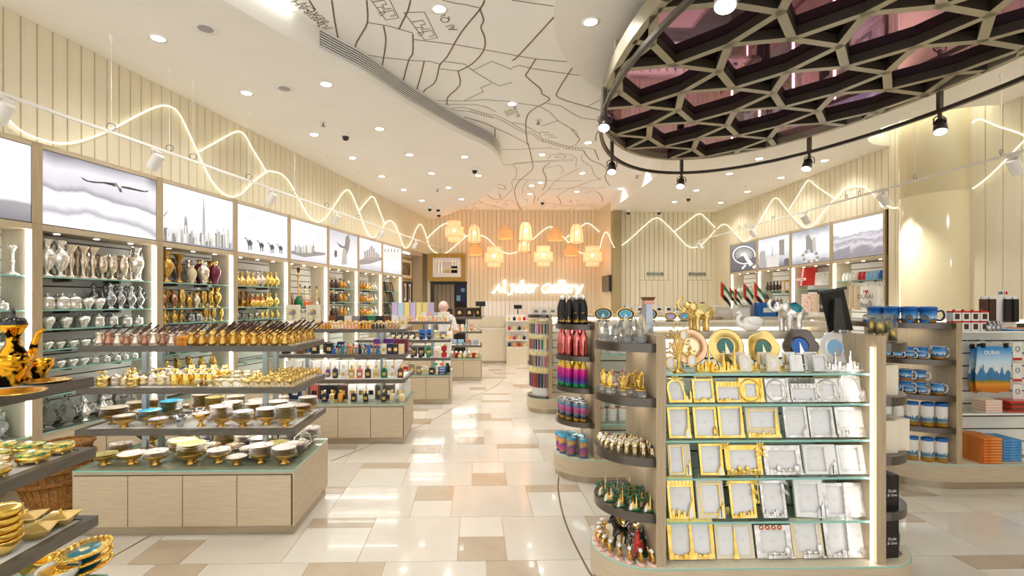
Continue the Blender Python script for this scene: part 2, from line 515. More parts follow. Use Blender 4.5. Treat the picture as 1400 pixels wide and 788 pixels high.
# the lower band behind the counter is a cooler white
planks(wall_back,.22,2.3,.115,0,1.59,-.014,.014,'paint_white')
wj=struct('wall_side',MB().box(0,YB-YF+.2,0,.2,0,4.3).mesh('wall_side',M['groove']),label='short planked return wall beside the counter')
wj.location=(XJ,YB,0); wj.rotation_euler=(0,0,R(-90))
planks(wj,0,YB-YF,.115,0,4.05)
wall_back_right=struct('wall_back_right',MB().box(XJ,XR+.3,.02,.2,0,4.3).mesh('wall_back_right',M['groove']),label='cream planked wall with two fitting room doors')
wall_back_right.location=(0,YF,0)
planks(wall_back_right,XJ,XR,.1182,0,3.795)
wall_right=struct('wall_right',MB().box(0,14.2,.34,.5,0,4.3).box(0,.65,0,.34,0,4.3).box(5.05,14.2,0,.34,0,4.3).box(.65,5.05,0,.34,2.9,4.3).mesh('wall_right',M['groove']),label='cream planked wall above the souvenir display bays')
wall_right.location=(XR,YF,0); wall_right.rotation_euler=(0,0,R(-90))
planks(wall_right,0,5.4,.115,lambda x:2.9 if .65<x<5.05 else 0,4.12)
planks(wall_right,6.2,12.2,.19,0,4.1)
# fitting room doors, flush in the planking, and their acrylic signs
for k,(a,b,t) in enumerate(((874.5,915.5,383),(940,973,383))):
    p=PY(a,t,YF); q=PY(b,t,YF); w=(q.x-p.x)
    d=struct('door_%d'%(k+2),MB().box(p.x,q.x,-.016,.0,.02,p.z).mesh('door',M['groove']))
    d.location=(0,YF,0); d['label']='flush planked fitting room door under its small sign' ; d['group']='fitting room doors'
    n=5
    dm=MB().prism([(.004,0),(w/n-.004,0),(w/n-.006,-.012),(.006,-.012)],.03,p.z-.01).mesh('door_plank',M['plank'])
    for i in range(n): obj('plank',dm,d,(p.x+i*w/n,-.016,0))
door1=struct('door_1',MB().box(-1.2,-.22,-.03,0,2.07,2.11).box(-1.2,-1.16,-.03,0,0,2.09).box(-.27,-.23,-.03,0,0,2.09).mesh('door_1',M['black']),label='dark framed doorway to the stock room below the gilt framed picture')
door1.location=(0,YB,0)
for i in range(5):
    obj('panel',MB().box(-1.14+i*.115,-1.14+i*.115+.1,.3,.33,0,2.05).mesh('panel',M['oak_dark']),door1)
obj('locker',MB().box(-.55,-.28,.5,.8,1.55,2.05).box(-.53,-.42,.48,.5,1.6,1.75,1).box(-.4,-.3,.48,.5,1.85,1.95,1).mesh('locker',[M['navy'],M['sky']]),door1)

# ---- round column through a lit opening in the ceiling
COLC=Vector((XR,6.12,0)); COLR=.40
mat('column','#eadcb4',.12,coat=.6)
column=struct('column',MB().lathe([(COLR,0),(COLR,2.9),(COLR-.003,2.903),(COLR-.003,2.908),(COLR,2.911),(COLR,4.3)],64).mesh('column',M['column']),label='glossy cream round column against the planked wall')
column.location=COLC
# ---- ceilings
def circ(c,r,n=48,a0=0.): return [(c[0]+r*math.cos(a0+2*math.pi*i/n),c[1]+r*math.sin(a0+2*math.pi*i/n)) for i in range(n)]
ceiling=struct('ceiling',MB().box(-5.6,7.0,-2.5,14.2,ZH,ZH+.1).mesh('ceiling',M['paint_white']),label='high white ceiling drawn with brown map lines')
edge_px=[(437,75),(500,107),(562,147),(625,182),(667,202),(681,215),(686,228),(682,245),(663,269),(614,293),(586,301)]
edgeL=[(-5.0,-1.7),(-4.1,-.2),(-3.3,1.2),(-2.5,2.58),(-1.872,3.643)]+[tuple(G(x,y,ZL)[:2]) for x,y in edge_px]+[(-1.6,14.0)]
edgeL=smooth(edgeL,5)
soffit=struct('ceiling_soffit',MB().prism(edgeL+[(-5.6,14.0),(-5.6,-1.7)],ZL,ZH+.02).mesh('ceiling_soffit',M['paint']),label='lower cream ceiling with a sweeping curved edge along the gift shelves')
DC,DR=(2.802,3.464),2.214
disc=struct('ceiling_disc',MB().prism(circ(DC,DR,72),ZL,ZH+.02,smooth_side=True).mesh('ceiling_disc',M['paint']),label='round cream ceiling disc above the plum lattice')
edgeR=[(XJ,YF+.0),(3.24,11.4),(3.24,9.8),(3.2,8.3),(3.2,7.6),(3.35,6.9),(3.7,6.2),(4.4,5.5),(4.9,4.6)]
edgeR=smooth(edgeR,5)
hole=circ((COLC.x,COLC.y),.72,40)
soffR=struct('ceiling_soffit_right',MB().prism(edgeR+[(4.9,-1.7),(6.9,-1.7),(6.9,YF)],ZL,ZH+.02,holes=[hole]).mesh('ceiling_soffit_right',M['paint']),label='lower cream ceiling on the souvenir side with a round opening for the column')
# slot grilles and cove lights on the fascias
def offs(pts,d):
    out=[]
    for i,p in enumerate(pts):
        t=Vector(pts[min(i+1,len(pts)-1)])-Vector(pts[max(i-1,0)]); t.normalize()
        out.append((p[0]+t.y*d,p[1]-t.x*d))
    return out
def part_of(pts,y0,y1): return [p for p in pts if y0<=p[1]<=y1]
def grille(pts,label,side):
    t=thing('air_grille',label,'air grille')
    q=offs(pts,side*.004)
    obj('backing',MB().tube([(x,y,ZL+.155) for x,y in q],.07,4,flat=.05).mesh('backing',M['pewter']),t) if 0 else None
    b=MB()
    n=len(q)
    b.add([(x,y,ZL+.075) for x,y in q]+[(x,y,ZL+.225) for x,y in q],[(i,i+1,n+i+1,n+i) for i in range(n-1)])
    obj('backing',b.mesh('backing',M['gunmetal']),t)
    q=offs(pts,side*.012)
    for k in range(7):
        z=ZL+.08+k*.0235
        obj('louvre',MB().tube([(x,y,z) for x,y in q],.0065,4).mesh('louvre',M['white']),t)
    return t
grille(part_of(edgeL,4.43,7.6),'long white slot grille along the curved edge of the lower ceiling',1)
grille([p for p in edgeR if 7.6<=p[1]<=9.2],'short slot grille on the ceiling edge behind the plum lattice',-1)
for nm,pts,sd,lab in (('a',part_of(edgeL,-1,4.2),1,'cove light strip on the ceiling edge before the slot grille'),('b',[p for p in edgeR if 9.4<=p[1]<=11.9],-1,'cove light strip on the ceiling edge by the fitting room wall')):
    q=offs(pts,sd*.02)
    tag(obj('cove_light',MB().tube([(x,y,ZH-.03) for x,y in q],.012,6).mesh('cove_light',M['cove'])),lab,'light strip')
tag(obj('cove_light',MB().tube([(x,y,ZH-.03) for x,y in circ((COLC.x,COLC.y),.69,40) if x<XR-.02],.012,6).mesh('cove_light',M['cove'])),'cove light ring in the ceiling opening around the column','light strip')
# ================================================================ on the ceiling
C2=lambda L:[(350+x/4,y/4) for x,y in L]
C3=lambda L:[(700+x/4,y/4) for x,y in L]
Z2=lambda L:[(560+x/4.663,140+y/4.663) for x,y in L]
thick=[C2([(290,0),(325,55)]),C2([(340,135),(350,165)]),C2([(415,0),(430,110),(452,225)]),C2([(605,0),(610,120),(575,190),(545,245),(550,288)]),
 C2([(845,0),(830,60),(800,120),(782,160)]),C2([(697,140),(710,230),(688,372)]),C2([(858,185),(857,290),(835,330),(805,442)]),C2([(920,333),(905,400),(880,487)]),
 C2([(1250,0),(1225,50),(1120,180),(1045,310),(1005,355),(990,420),(970,460),(925,490),(917,505)]),C2([(1225,50),(1245,110),(1230,150),(1252,210),(1243,280),(1180,350),(1105,390)]),
 C2([(1105,390),(1115,465),(1050,530),(1045,572)]),C3([(232,90),(30,310),(0,327)]),C3([(130,322),(85,395),(80,420),(155,485),(165,515),(205,547),(100,610),(75,680),(85,790)]),
 C3([(330,370),(255,490),(257,535),(410,583),(490,605)]),C3([(495,680),(460,740),(460,770)]),Z2([(755,260),(780,370),(780,430),(700,500),(670,560),(680,620),(710,685)]),
 Z2([(1110,305),(1120,330),(1160,370),(1220,395),(1260,430),(1245,480),(1275,530)]),Z2([(545,165),(545,250),(555,300)]),
 Z2([(895,385),(850,425),(870,480),(865,530),(845,560)]),Z2([(560,545),(610,555),(600,530),(560,525)]),Z2([(490,585),(540,620),(580,610),(570,580)]),Z2([(820,610),(815,630)]),Z2([(940,600),(960,625),(965,650)]),Z2([(1200,575),(1225,600),(1228,632)]),
 Z2([(1180,300),(1195,340),(1205,365)]),Z2([(400,610),(470,640)]),Z2([(1030,620),(1025,640)]),Z2([(800,600),(790,640)])]
thin=[C2([(605,122),(720,140),(858,180)]),C2([(560,292),(700,315),(850,330),(950,335),(1010,352)]),C2([(860,215),(1100,245),(1400,298)]),C2([(1030,335),(1140,350),(1185,385),(1290,450),(1330,470),(1400,450)]),
 C2([(1000,375),(1110,388)]),C2([(1020,0),(1080,15),(1150,25),(1230,45)]),C2([(1185,385),(1290,335),(1400,380)]),C2([(1290,455),(1230,480),(1245,500),(1140,550)]),C2([(990,550),(1140,552),(1250,545),(1400,555)]),
 C2([(1030,570),(1200,572),(1260,585),(1310,610)]),C2([(1140,640),(1250,670),(1310,700),(1400,740)]),C3([(0,0),(230,33)]),C3([(0,300),(130,322),(300,337)]),C3([(0,370),(40,357),(110,375),(375,413)]),
 C3([(410,583),(495,540)]),C3([(0,560),(150,580),(210,615),(250,660),(350,720),(370,765),(350,790)]),C3([(190,565),(270,580),(330,620),(380,645),(490,660)]),C3([(0,670),(60,680),(150,730),(170,770)]),C3([(160,690),(250,660)]),
 Z2([(260,40),(330,30),(400,45),(480,70),(560,85),(610,110),(680,150),(740,185),(790,190),(830,230),(880,240),(960,270),(1040,290),(1120,290),(1180,300)]),
 Z2([(275,48),(380,58),(470,82),(550,98),(600,122),(670,162),(735,196),(785,202),(825,242),(880,255),(960,283),(1040,302),(1110,305)]),
 Z2([(350,92),(450,125),(550,165),(640,205),(750,262)]),Z2([(555,300),(700,300),(880,290),(960,300)]),Z2([(1030,170),(1085,235),(1060,270),(990,300)]),Z2([(660,390),(800,375),(900,370),(1040,362)]),Z2([(660,394),(800,381),(900,376),(1040,370),(1040,355)]),
 Z2([(590,395),(660,400),(685,430),(680,470),(650,510),(660,550),(600,610),(550,640)]),Z2([(1080,420),(980,470),(920,510),(880,560),(820,610)]),Z2([(880,360),(900,335),(960,325),(1040,335),(1065,360),(1060,410)]),
 Z2([(1095,330),(1100,370),(1160,410),(1175,460),(1220,500)]),Z2([(1230,480),(1160,500),(1000,560),(940,600)]),Z2([(1120,580),(1170,560),(1200,575)]),Z2([(720,580),(720,540),(750,500)]),Z2([(740,535),(790,570),(800,600)]),
 Z2([(880,555),(1060,545),(1200,550),(1250,540)]),Z2([(660,490),(900,500),(1100,500)]),Z2([(870,420),(960,400),(980,435),(960,460)]),Z2([(350,680),(380,650),(470,640)]),Z2([(480,650),(540,660),(600,680)]),Z2([(600,640),(640,620),(680,640),(700,680)]),Z2([(780,650),(860,640),(1000,660),(1180,650)]),Z2([(930,350),(960,330),(1000,345),(980,355),(930,350)])]
E_=[(600,0),(710,108),(780,97),(712,0)]
for ox,oy in ((0,0),(212,110)):
    thin.append(C2([(597+ox,-42+oy),(708+ox,-45+oy),(780+ox,97+oy),(710+ox,108+oy),(597+ox,-42+oy)]))
    thin.append(C2([(640+ox,10+oy),(700+ox,0+oy),(715+ox,22+oy),(690+ox,26+oy),(705+ox,50+oy),(740+ox,45+oy)]))
    thin.append(C2([(660+ox,42+oy),(690+ox,38+oy),(705+ox,70+oy),(680+ox,88+oy),(672+ox,70+oy),(750+ox,55+oy),(762+ox,84+oy),(735+ox,88+oy)]))
for k in range(9): thin.append(Z2([(390+k*17,44+k*5),(388+k*17,62+k*5)]))
for k in range(14): thin.append(Z2([(850+k*19,236+k*4.4),(846+k*19,252+k*4.4)]))
for k in range(3): thin.append(Z2([(830+k*28,190+k*16),(890+k*26,192+k*16)]))
for k in range(5): thin.append(Z2([(605+k*10,55-k*4),(625+k*10,90-k*4)]))
for L,w in [(l,.014) for l in thick]+[(l,.0065) for l in thin]:
    p=[tuple(G(x,max(y,-12),ZH)[:2]) for x,y in L]
    if len(p)>2 and w>.01: p=smooth(p,3)
    obj('map_line',strip(p,w,ZH-.003,ZH+.001).mesh('map_line',M['line_brown']),ceiling)

# ---- text meshes (made before the scene fills up)
TXT={}
def text(s,size=1.,ext=.0,ax='CENTER',bold=0.,shear=0.):
    k=(s,size,ext,ax,bold,shear)
    if k in TXT: return TXT[k]
    c=bpy.data.curves.new('txt','FONT'); c.body=s; c.size=size; c.extrude=ext; c.align_x=ax; c.align_y='CENTER'; c.offset=bold; c.shear=shear; c.resolution_u=2
    o=bpy.data.objects.new('txt',c); COL.objects.link(o)
    bpy.context.view_layer.update()
    me=bpy.data.meshes.new_from_object(o.evaluated_get(bpy.context.evaluated_depsgraph_get()))
    bpy.data.objects.remove(o); bpy.data.curves.remove(c)
    TXT[k]=me; return me
def textobj(name,s,size,mt,parent,loc,rot,ext=.0,bold=0.,shear=0.):
    me=text(s,size,ext,'CENTER',bold,shear).copy(); me.materials.clear(); me.materials.append(M[mt] if isinstance(mt,str) else mt)
    o=obj(name,me,parent,loc); o.rotation_euler=rot; return o
for s,a,b,sz in (('JUMEIRAH',(438,31),(414,11),.1),('BEACH',(438,24),(424,12),.1),('Al Quoz',(613,32),(602,19),.12),('Ras Al Khor',(709,160),(702,144),.08)):
    p=G(*a,ZH-.002); q=G(*b,ZH-.002); d=(q-p)
    textobj('map_lettering',s,sz,'line_brown',ceiling,(p+q)/2,(R(180),0,math.atan2(d.y,d.x)))

# ---- recessed downlights
spot_data=bpy.data.lights.new('downlight_lamp','SPOT'); spot_data.energy=DOWN_W; spot_data.spot_size=R(135); spot_data.spot_blend=.9; spot_data.shadow_soft_size=.06; spot_data.color=(1.0,.99,.97)
dl_trim=MB().lathe([(.052,-.006),(.075,-.004),(.078,.004),(.052,.004)],24).mesh('trim_ring',M['white_gloss'])
dl_lens=MB().lathe([(0,.0),(.054,.0)],24).mesh('lens',M['downlight'])
def downlight(x,y,z,label,group):
    t=thing('downlight',label,'downlight',(x,y,z),0,group)
    obj('trim_ring',dl_trim,t); o=obj('lens',dl_lens,t,(0,0,-.003)); o.rotation_euler=(R(180),0,0)
    l=bpy.data.objects.new('lamp',spot_data); COL.objects.link(l); l.parent=t; l.location=(0,0,-.03)
LA=('round recessed downlight in the lower cream ceiling above the gift tables','downlights above the gift tables')
LB=('round recessed downlight between the map lines of the high ceiling','downlights in the map ceiling')
LC=('round recessed downlight in the lower ceiling on the souvenir side','downlights above the souvenir shelves')
for p in [(216,52),(337,127),(446,115),(429.5,184),(519,176),(482,216),(560,211.5),(635,214.5),(522,241),(590,237),(654,240),(552,259.5),(613,256.5),(577,274.5),(631,272.5)]:
    downlight(*G(*p,ZL),*LA)
for p in [(600.6,12),(700,141.7),(741.4,211.4),(804,195),(796,236.7),(726.6,253.7),(739,249.8),(724.5,265.4),(788.8,262),(848.5,258),(879,233)]:
    downlight(*G(*p,ZH),*LB)
for p in [(1038,217),(997.5,237.5),(952,260.5),(922,276),(985.5,277),(1022,262),(1127.5,219.5),(1068,243)]:
    downlight(*G(*p,ZL),*LC)
downlight(*G(807.5,29.5,ZL),'single recessed downlight in the round ceiling disc beside the plum lattice','downlight in the disc')
for x,y in ((-3.4,2.4),(-3.9,.9),(-2.9,1.4)): downlight(x,y,ZL,*LA)  # these and the next two rows: unseen downlights, added for lighting
for x,y in ((-1.2,1.6),(-.2,.6),(-.2,2.4),(-1.6,-.4)): downlight(x,y,ZH,*LB)
for x,y in ((5.4,4.6),(5.3,3.2),(5.3,1.6)): downlight(x,y,ZL,*LC)
# ---- small ceiling fittings
def fit(name,label,cat,parts,p,z,group=None):
    g=G(*p,z); return spawn(Proto(name,cat,parts),g,0,label,group)
spk=[('grille',MB().lathe([(0,-.004),(.06,-.004),(.062,0)],24).mesh('grille',M['print_grey']),None),('rim',MB().lathe([(.06,-.004),(.1,-.002),(.1,.002)],24).mesh('rim',M['white']),None)]
for p in ((281,39),(389,121)): fit('ceiling_speaker','flat round speaker grille set in the lower cream ceiling','speaker',spk,p,ZL,'ceiling speakers')
spr=[('plate',MB().lathe([(0,-.01),(.045,-.008),(.05,0)],16).mesh('plate',M['white']),None),('nozzle',MB().cyl(.01,-.05,-.005,8).cyl(.03,-.056,-.05,10).mesh('nozzle',M['pewter']),None)]
for p in ((442,167),(598,258)): fit('sprinkler','small fire sprinkler head hanging from the lower cream ceiling','sprinkler',spr,p,ZL,'sprinklers in the lower ceiling')
for p in ((736,164.5),(870.5,240)): fit('sprinkler','small fire sprinkler head between the map lines','sprinkler',spr,p,ZH,'sprinklers in the map ceiling')
cctv=[('housing',MB().lathe([(0,-.05),(.055,-.05),(.06,-.02),(.06,0)],16).mesh('housing',M['white']),None),('dome',MB().lathe([(0,-.105),(.03,-.095),(.043,-.07),(.045,-.05)],16).mesh('dome',M['black_gloss']),None)]
for p in ((649,229.5),(599,284),(587.5,283),(600,291.5),(472.5,182)): fit('dome_camera','white dome security camera under the lower cream ceiling','camera',cctv,p,ZL,'dome cameras above the gift side')
for p in ((741.5,274.5),(726,288)): fit('dome_camera','white dome security camera near the rattan lamps','camera',cctv,p,ZH,'dome cameras by the lamps')
for p in ((859,288),(901,288),(941,269)): fit('dome_camera','white dome security camera before the fitting room wall','camera',cctv,p,ZL,'dome cameras by the fitting rooms')

# ---- plum lattice feature
EC,EA,EB=(2.70,3.785),1.571,2.73
def elp(n,ka=0.): return [(EC[0]+(EA+ka)*math.cos(2*math.pi*i/n),EC[1]+(EB+ka)*math.sin(2*math.pi*i/n)) for i in range(n)]
lat=thing('lattice_canopy','large oval bronze lattice with plum mirror panels hung from the ceiling disc','ceiling feature',(EC[0],EC[1],3.47))
def lobj(nm,mb,mt,par=None):
    me=mb.mesh(nm,mt); o=obj(nm,me,lat if par is None else par)
    if par is None: o.location=(-EC[0],-EC[1],-3.47)
    return o
lobj('rim',MB().prism(elp(120,.0),3.47,3.60,holes=[elp(120,-.055)],smooth_side=True),M['bronze_bar'])
lobj('mirror_panel',MB().prism(elp(120,-.02),3.545,3.565),M['mirror_plum'])
def inside(p,k=.03): return ((p[0]-EC[0])/(EA-k))**2+((p[1]-EC[1])/(EB-k))**2<1
S_,TH,PH=.43,R(18),R(30)
a_=2*S_*math.cos(TH); rr=S_/math.sqrt(3); VV=[]
for i in range(-11,12):
    for j in range(-11,12):
        cx_=a_*(i+j*.5); cy_=a_*j*math.sqrt(3)/2
        c=math.cos(PH); s=math.sin(PH)
        for k in range(3):
            an=R(90+120*k)+TH
            x=cx_+rr*math.cos(an); y=cy_+rr*math.sin(an)
            x,y=x*c-y*s+EC[0]+.08,x*s+y*c+EC[1]+.05
            if abs(x-EC[0])<EA+.5 and abs(y-EC[1])<EB+.5: VV.append((x,y))
bm0=MB().box(-.5,.5,-.031,.031,0,.072); bm0.m=[0]+[1]*5
bar_mesh=bm0.mesh('bar',[M['bronze_bar'],M['bar_side']])
mid_mesh=None
nb=0
for i,p in enumerate(VV):
    for q in VV[i+1:]:
        if abs(math.hypot(p[0]-q[0],p[1]-q[1])-S_)<.004:
            a,b=inside(p),inside(q)
            if not a and not b: continue
            P,Q=Vector(p),Vector(q)
            if not (a and b):
                if not a: P,Q=Q,P
                lo,hi=0.,1.
                for _ in range(14):
                    m_=(lo+hi)/2
                    if inside(P.lerp(Q,m_)): lo=m_
                    else: hi=m_
                Q=P.lerp(Q,lo)
            d=Q-P
            if d.length<.02: continue
            mid=(P+Q)/2
            o=obj('bar',bar_mesh,lat,(mid.x-EC[0],mid.y-EC[1],0.0)); o.rotation_euler=(0,0,math.atan2(d.y,d.x)); o.scale=(d.length+.03 if (a and b) else d.length,1,1); nb+=1
rail=MB(); rp=elp(120,.0)
lobj('rail',MB().tube([(x,y,3.30) for x,y in rp],.024,4,closed=True),M['gunmetal'])
for p in ((841,56),(905,-40),(1100,-60)):
    g=G(*p,ZL); o=obj('hanger_rod',MB().cyl(.009,3.58,ZL+.02,8).mesh('hanger_rod',M['cream']),lat,(g.x-EC[0],g.y-EC[1],-3.47))
def on_rail(px,py):
    g=G(px,py,3.30); an=math.atan2((g.y-EC[1])/EB,(g.x-EC[0])/EA)
    return Vector((EC[0]+EA*math.cos(an),EC[1]+EB*math.sin(an),3.30))
stem=MB().box(-.018,.018,-.018,.018,0,.19).mesh('stem',M['gunmetal'])
heads=[(835,147,'m'),(841,212,'m'),(937,233,'m'),(1106,212,'m'),(1298,155,'m'),(993,-50,'s')]
body=MB().lathe([(0,-.02),(.034,-.02),(.038,-.03),(.038,-.075),(.05,-.085),(.05,-.15),(.046,-.152)],20)
for k in range(14):
    an=2*math.pi*k/14; body.cbox((.0395*math.cos(an),.0395*math.sin(an),-.06),(.008,.008,.03),1,Matrix.Identity(4))
body_b=body.mesh('head',[M['gunmetal'],M['black']]); body_s=body.mesh('head',[M['print_grey'],M['black']])
lens_m=MB().lathe([(0,-.151),(.046,-.151)],20).mesh('lens',M['downlight'])
yoke=MB().tube([(-.058,0,-.06),(-.058,0,.0),(-.03,0,.02),(.03,0,.02),(.058,0,.0),(.058,0,-.06)],.006,6).cyl(.016,.0,.06,10).mesh('yoke',M['gunmetal'])
spot2=bpy.data.lights.new('track_lamp','SPOT'); spot2.energy=SPOT_W; spot2.spot_size=R(70); spot2.spot_blend=.6; spot2.shadow_soft_size=.04; spot2.color=(1,.94,.86)
AIM={0:(-.2,-.5,-1),1:(-.15,-.45,-1),2:(-.35,-.5,-1),3:(-.45,-.25,-1),4:(-.3,-.35,-1),5:(-.25,-.3,-1)}
for k,(px,py,_) in enumerate(heads):
    p=on_rail(px,py)
    obj('stem',stem,lat,(p.x-EC[0],p.y-EC[1],3.295-3.47))
    t=thing('spotlight',['black track spotlight hung where the map ceiling meets the plum lattice','black track spotlight on the lattice rail beside the curved map lines','black track spotlight on the lattice rail above the fitting room wall','black track spotlight on the lattice rail above the desert poster','black track spotlight on the lattice rail in front of the round column','large grey track spotlight under the lattice beside the ceiling disc'][k],'spotlight',p+Vector((0,0,-.07)))
    obj('yoke',yoke,t)
    d=Vector(AIM[k]); d.normalize()
    h=obj('head',body_b if k<5 else body_s,t); h.rotation_mode='QUATERNION'; h.rotation_quaternion=(-d).to_track_quat('Z','Y')
    if k==5: h.scale=(1.1,1.1,1.2)
    obj('lens',lens_m,h)
    l=bpy.data.objects.new('lamp',spot2); COL.objects.link(l); l.parent=h; l.location=(0,0,-.17)

# ---- wavy neon on the walls
def neon(pts,label,plane,par=None):
    p=smooth([tuple(plane(x,y)) for x,y in pts],5)
    me=MB().tube(p,.0075,6).mesh('neon_tube',M['neon'])
    return obj('neon_branch',me,par) if par else tag(obj('neon_tube',me),label,'neon light')
c6=lambda L:[(350+x/4,197+y/4) for x,y in L]; c7=lambda L:[(700+x/4,197+y/4) for x,y in L]; c8=lambda L:[(1050+x/4,197+y/4) for x,y in L]
PLW=lambda x,y:lwpix(x,y,.04)
PBW=lambda x,y:PY(x,y,YB-.05)
PFW=lambda x,y:PY(x,y,YF-.05)
PRW=lambda x,y:PX(x,y,XR-.05)
PJW=lambda x,y:PX(x,y,XJ-.05)
nl=neon([(-40,85),(-20,122),(0,148),(20,172),(45,187),(80,196),(110,193),(150,178),(190,157),(215,146),(230,145),(243,153),(255,175),(270,208),(285,240),(300,260),(315,269),(330,265),(345,250)]+c6([(60,152),(100,153),(140,165),(180,205),(215,265),(250,330),(290,395),(335,427),(375,410),(420,350),(470,275),(500,252),(525,275),(560,360),(590,440),(620,500),(645,511),(670,495),(700,445),(730,420),(760,440),(785,500),(805,555),(822,570),(845,545),(880,460),(902,440),(920,470),(935,520)]),'long wavy white neon tube on the planks above the gift bays',PLW)
neon([(273,207),(298,193),(318,182),(327,180),(335,185),(345,203),(365,236)],'',PLW,nl)
neon(c6([(565,365),(605,315),(630,290),(640,290),(655,310),(705,440)]),'',PLW,nl)
nb_=neon(c6([(937,525),(950,565),(985,595),(1020,602),(1060,582),(1140,512),(1165,498),(1200,495),(1235,502),(1270,520),(1330,580),(1380,599)])+c7([(0,598),(40,585),(110,525),(185,462),(220,455),(250,480),(290,518),(330,560),(370,593),(400,600),(440,597),(478,572)]),'long wavy neon tube running behind the rattan lamps',PBW)
neon(c6([(937,515),(1000,455),(1040,434),(1060,438),(1100,470),(1150,507)]),'',PBW,nb_)
neon(c7([(294,514),(340,480),(385,446),(405,434),(425,437),(450,455),(478,482)]),'',PBW,nb_)
neon(c7([(482,570),(487,540),(495,510),(505,488),(515,482),(526,492),(540,525),(555,560),(562,566)]),'short neon wave on the planked return wall',PJW)
nf=neon(c7([(566,566),(590,560),(640,525),(700,470),(760,418),(785,406),(800,405),(830,425),(885,480),(940,540),(970,562),(995,567),(1025,557),(1060,530),(1112,472)]),'wavy neon tube across the fitting room wall',PFW)
neon(c7([(888,480),(940,440),(1000,393),(1027,382),(1050,395),(1112,458)]),'',PFW,nf)
nr=neon(c7([(1122,465),(1140,447),(1160,440),(1190,455),(1240,515),(1270,530),(1300,515),(1350,430),(1399,345)])+c8([(12,325),(25,305),(40,297),(60,305),(115,375),(180,445),(215,457),(250,440),(300,375),(365,300),(420,245),(475,230),(530,240),(580,280),(640,330),(680,350),(718,346)]),'long wavy neon tube above the souvenir bays ending at the column',PRW)
neon(c8([(115,360),(170,270),(210,207),(230,202),(270,235),(365,300)]),'',PRW,nr)
z3=lambda L:[(1200+x/6.975,130+y/6.975) for x,y in L]
nc=neon(z3([(905,265),(925,243),(960,232),(1010,240),(1150,300),(1395,385)])+[(1440,212)],'two white neon waves on the wide planks beside the column',PRW)
neon([(1329.5,258),(1336,254),(1350,243),(1364,230)]+z3([(1200,640),(1395,435)])+[(1440,150)],'',PRW,nc)

# ---- white hanging track lights
def track(p0,p1,heads,wires,label,hl,aimoff,grp):
    t=thing('lighting_track',label,'lighting track',p0)
    obj('rail',MB().tube([(0,0,0),p1-p0],.016,4).mesh('rail',M['track_white']),t)
    for f in wires:
        q=(p1-p0)*f; w=MB().cyl(.0025,q.z,ZL-p0.z,6)
        w.lathe([(.004,ZL-p0.z-.07),(.02,ZL-p0.z-.015),(.022,ZL-p0.z)],12)
        obj('wire',w.mesh('wire',M['paint_white']),t,(q.x,q.y,0))
        cc=[(.03*math.cos(a/8*math.pi),0,.045+.03*math.sin(a/8*math.pi)) for a in range(16)]
        o=obj('cable_loop',MB().tube(cc,.004,5,closed=True).mesh('cable_loop',M['pewter']),t,(q.x,q.y,q.z)); o.rotation_euler=(0,0,.4)
    for i,f in enumerate(heads):
        q=p0+(p1-p0)*f
        h=thing('track_spotlight',hl,'spotlight',q+Vector((0,0,-.016)),0,grp)
        obj('adapter',MB().box(-.014,.014,-.06,.06,-.02,.0).cyl(.012,-.05,-.01,10).mesh('adapter',M['track_white']),h)
        d=Vector(aimoff); d.normalize()
        b=obj('head',MB().cyl(.05,-.1,.05,20).mesh('head',M['track_white']),h,(0,0,-.09)); b.rotation_mode='QUATERNION'; b.rotation_quaternion=(-d).to_track_quat('Z','Y')
        obj('lens',MB().lathe([(0,-.101),(.04,-.101)],18).mesh('lens',M['led_soft']),b)
ZT=2.98
a0=G(-40,108,ZT+.0); a0=lwpix(-40,108,.46); a1=lwpix(584,333,.1)
def tr_pt(px,py,off): return lwpix(px,py,off)
A0=LW(-.6,ZT,.42); A1=LW(9.55,ZT,.42)
def frac(px,A,B):
    lo,hi=-.5,1.5
    for _ in range(40):
        m_=(lo+hi)/2; q=A+(B-A)*m_; d=q.x*SA+q.y*CA; p=CX+FPX*(q.x*CA-q.y*SA)/d
        if (p<px)==(B.y>A.y and True) : lo=m_
        else: hi=m_
    return lo
track(A0,A1,[frac(p,A0,A1) for p in (5,214,371.5,459.5,522,568.5)],[frac(p,A0,A1) for p in (152,232,264,340,403,447,490)],'long white lighting track hung on wires before the gift bays','white cylinder spotlight on the track before the gift bays',(-.55,.1,-.8),'white spotlights before the gift bays')
B0=Vector((5.15,11.2,ZT)); B1=Vector((5.15,2.6,ZT))
def fracr(px):
    lo,hi=0.,1.
    for _ in range(40):
        m_=(lo+hi)/2; q=B0+(B1-B0)*m_; d=q.x*SA+q.y*CA; p=CX+FPX*(q.x*CA-q.y*SA)/d
        if p<px: lo=m_
        else: hi=m_
    return lo
track(B0,B1,[fracr(p) for p in (956,1028,1100,1206,1386)],[fracr(p) for p in (1011,1020,1057,1157,1175,1251,1369)],'white lighting track hung on wires before the souvenir bays','white cylinder spotlight on the track before the souvenir bays',(.6,.1,-.8),'white spotlights before the souvenir bays')
cl=bpy.data.lights.new('column_wash','SPOT'); cl.energy=130; cl.spot_size=R(84); cl.spot_blend=.5; cl.shadow_soft_size=.04; cl.color=(1,.97,.92)
lo=bpy.data.objects.new('column_wash',cl); COL.objects.link(lo); lo.location=(5.15,6.1,2.83)
dd=Vector((5.58,5.88,1.75))-Vector(lo.location); lo.rotation_mode='QUATERNION'; lo.rotation_quaternion=(-dd).to_track_quat('Z','Y')

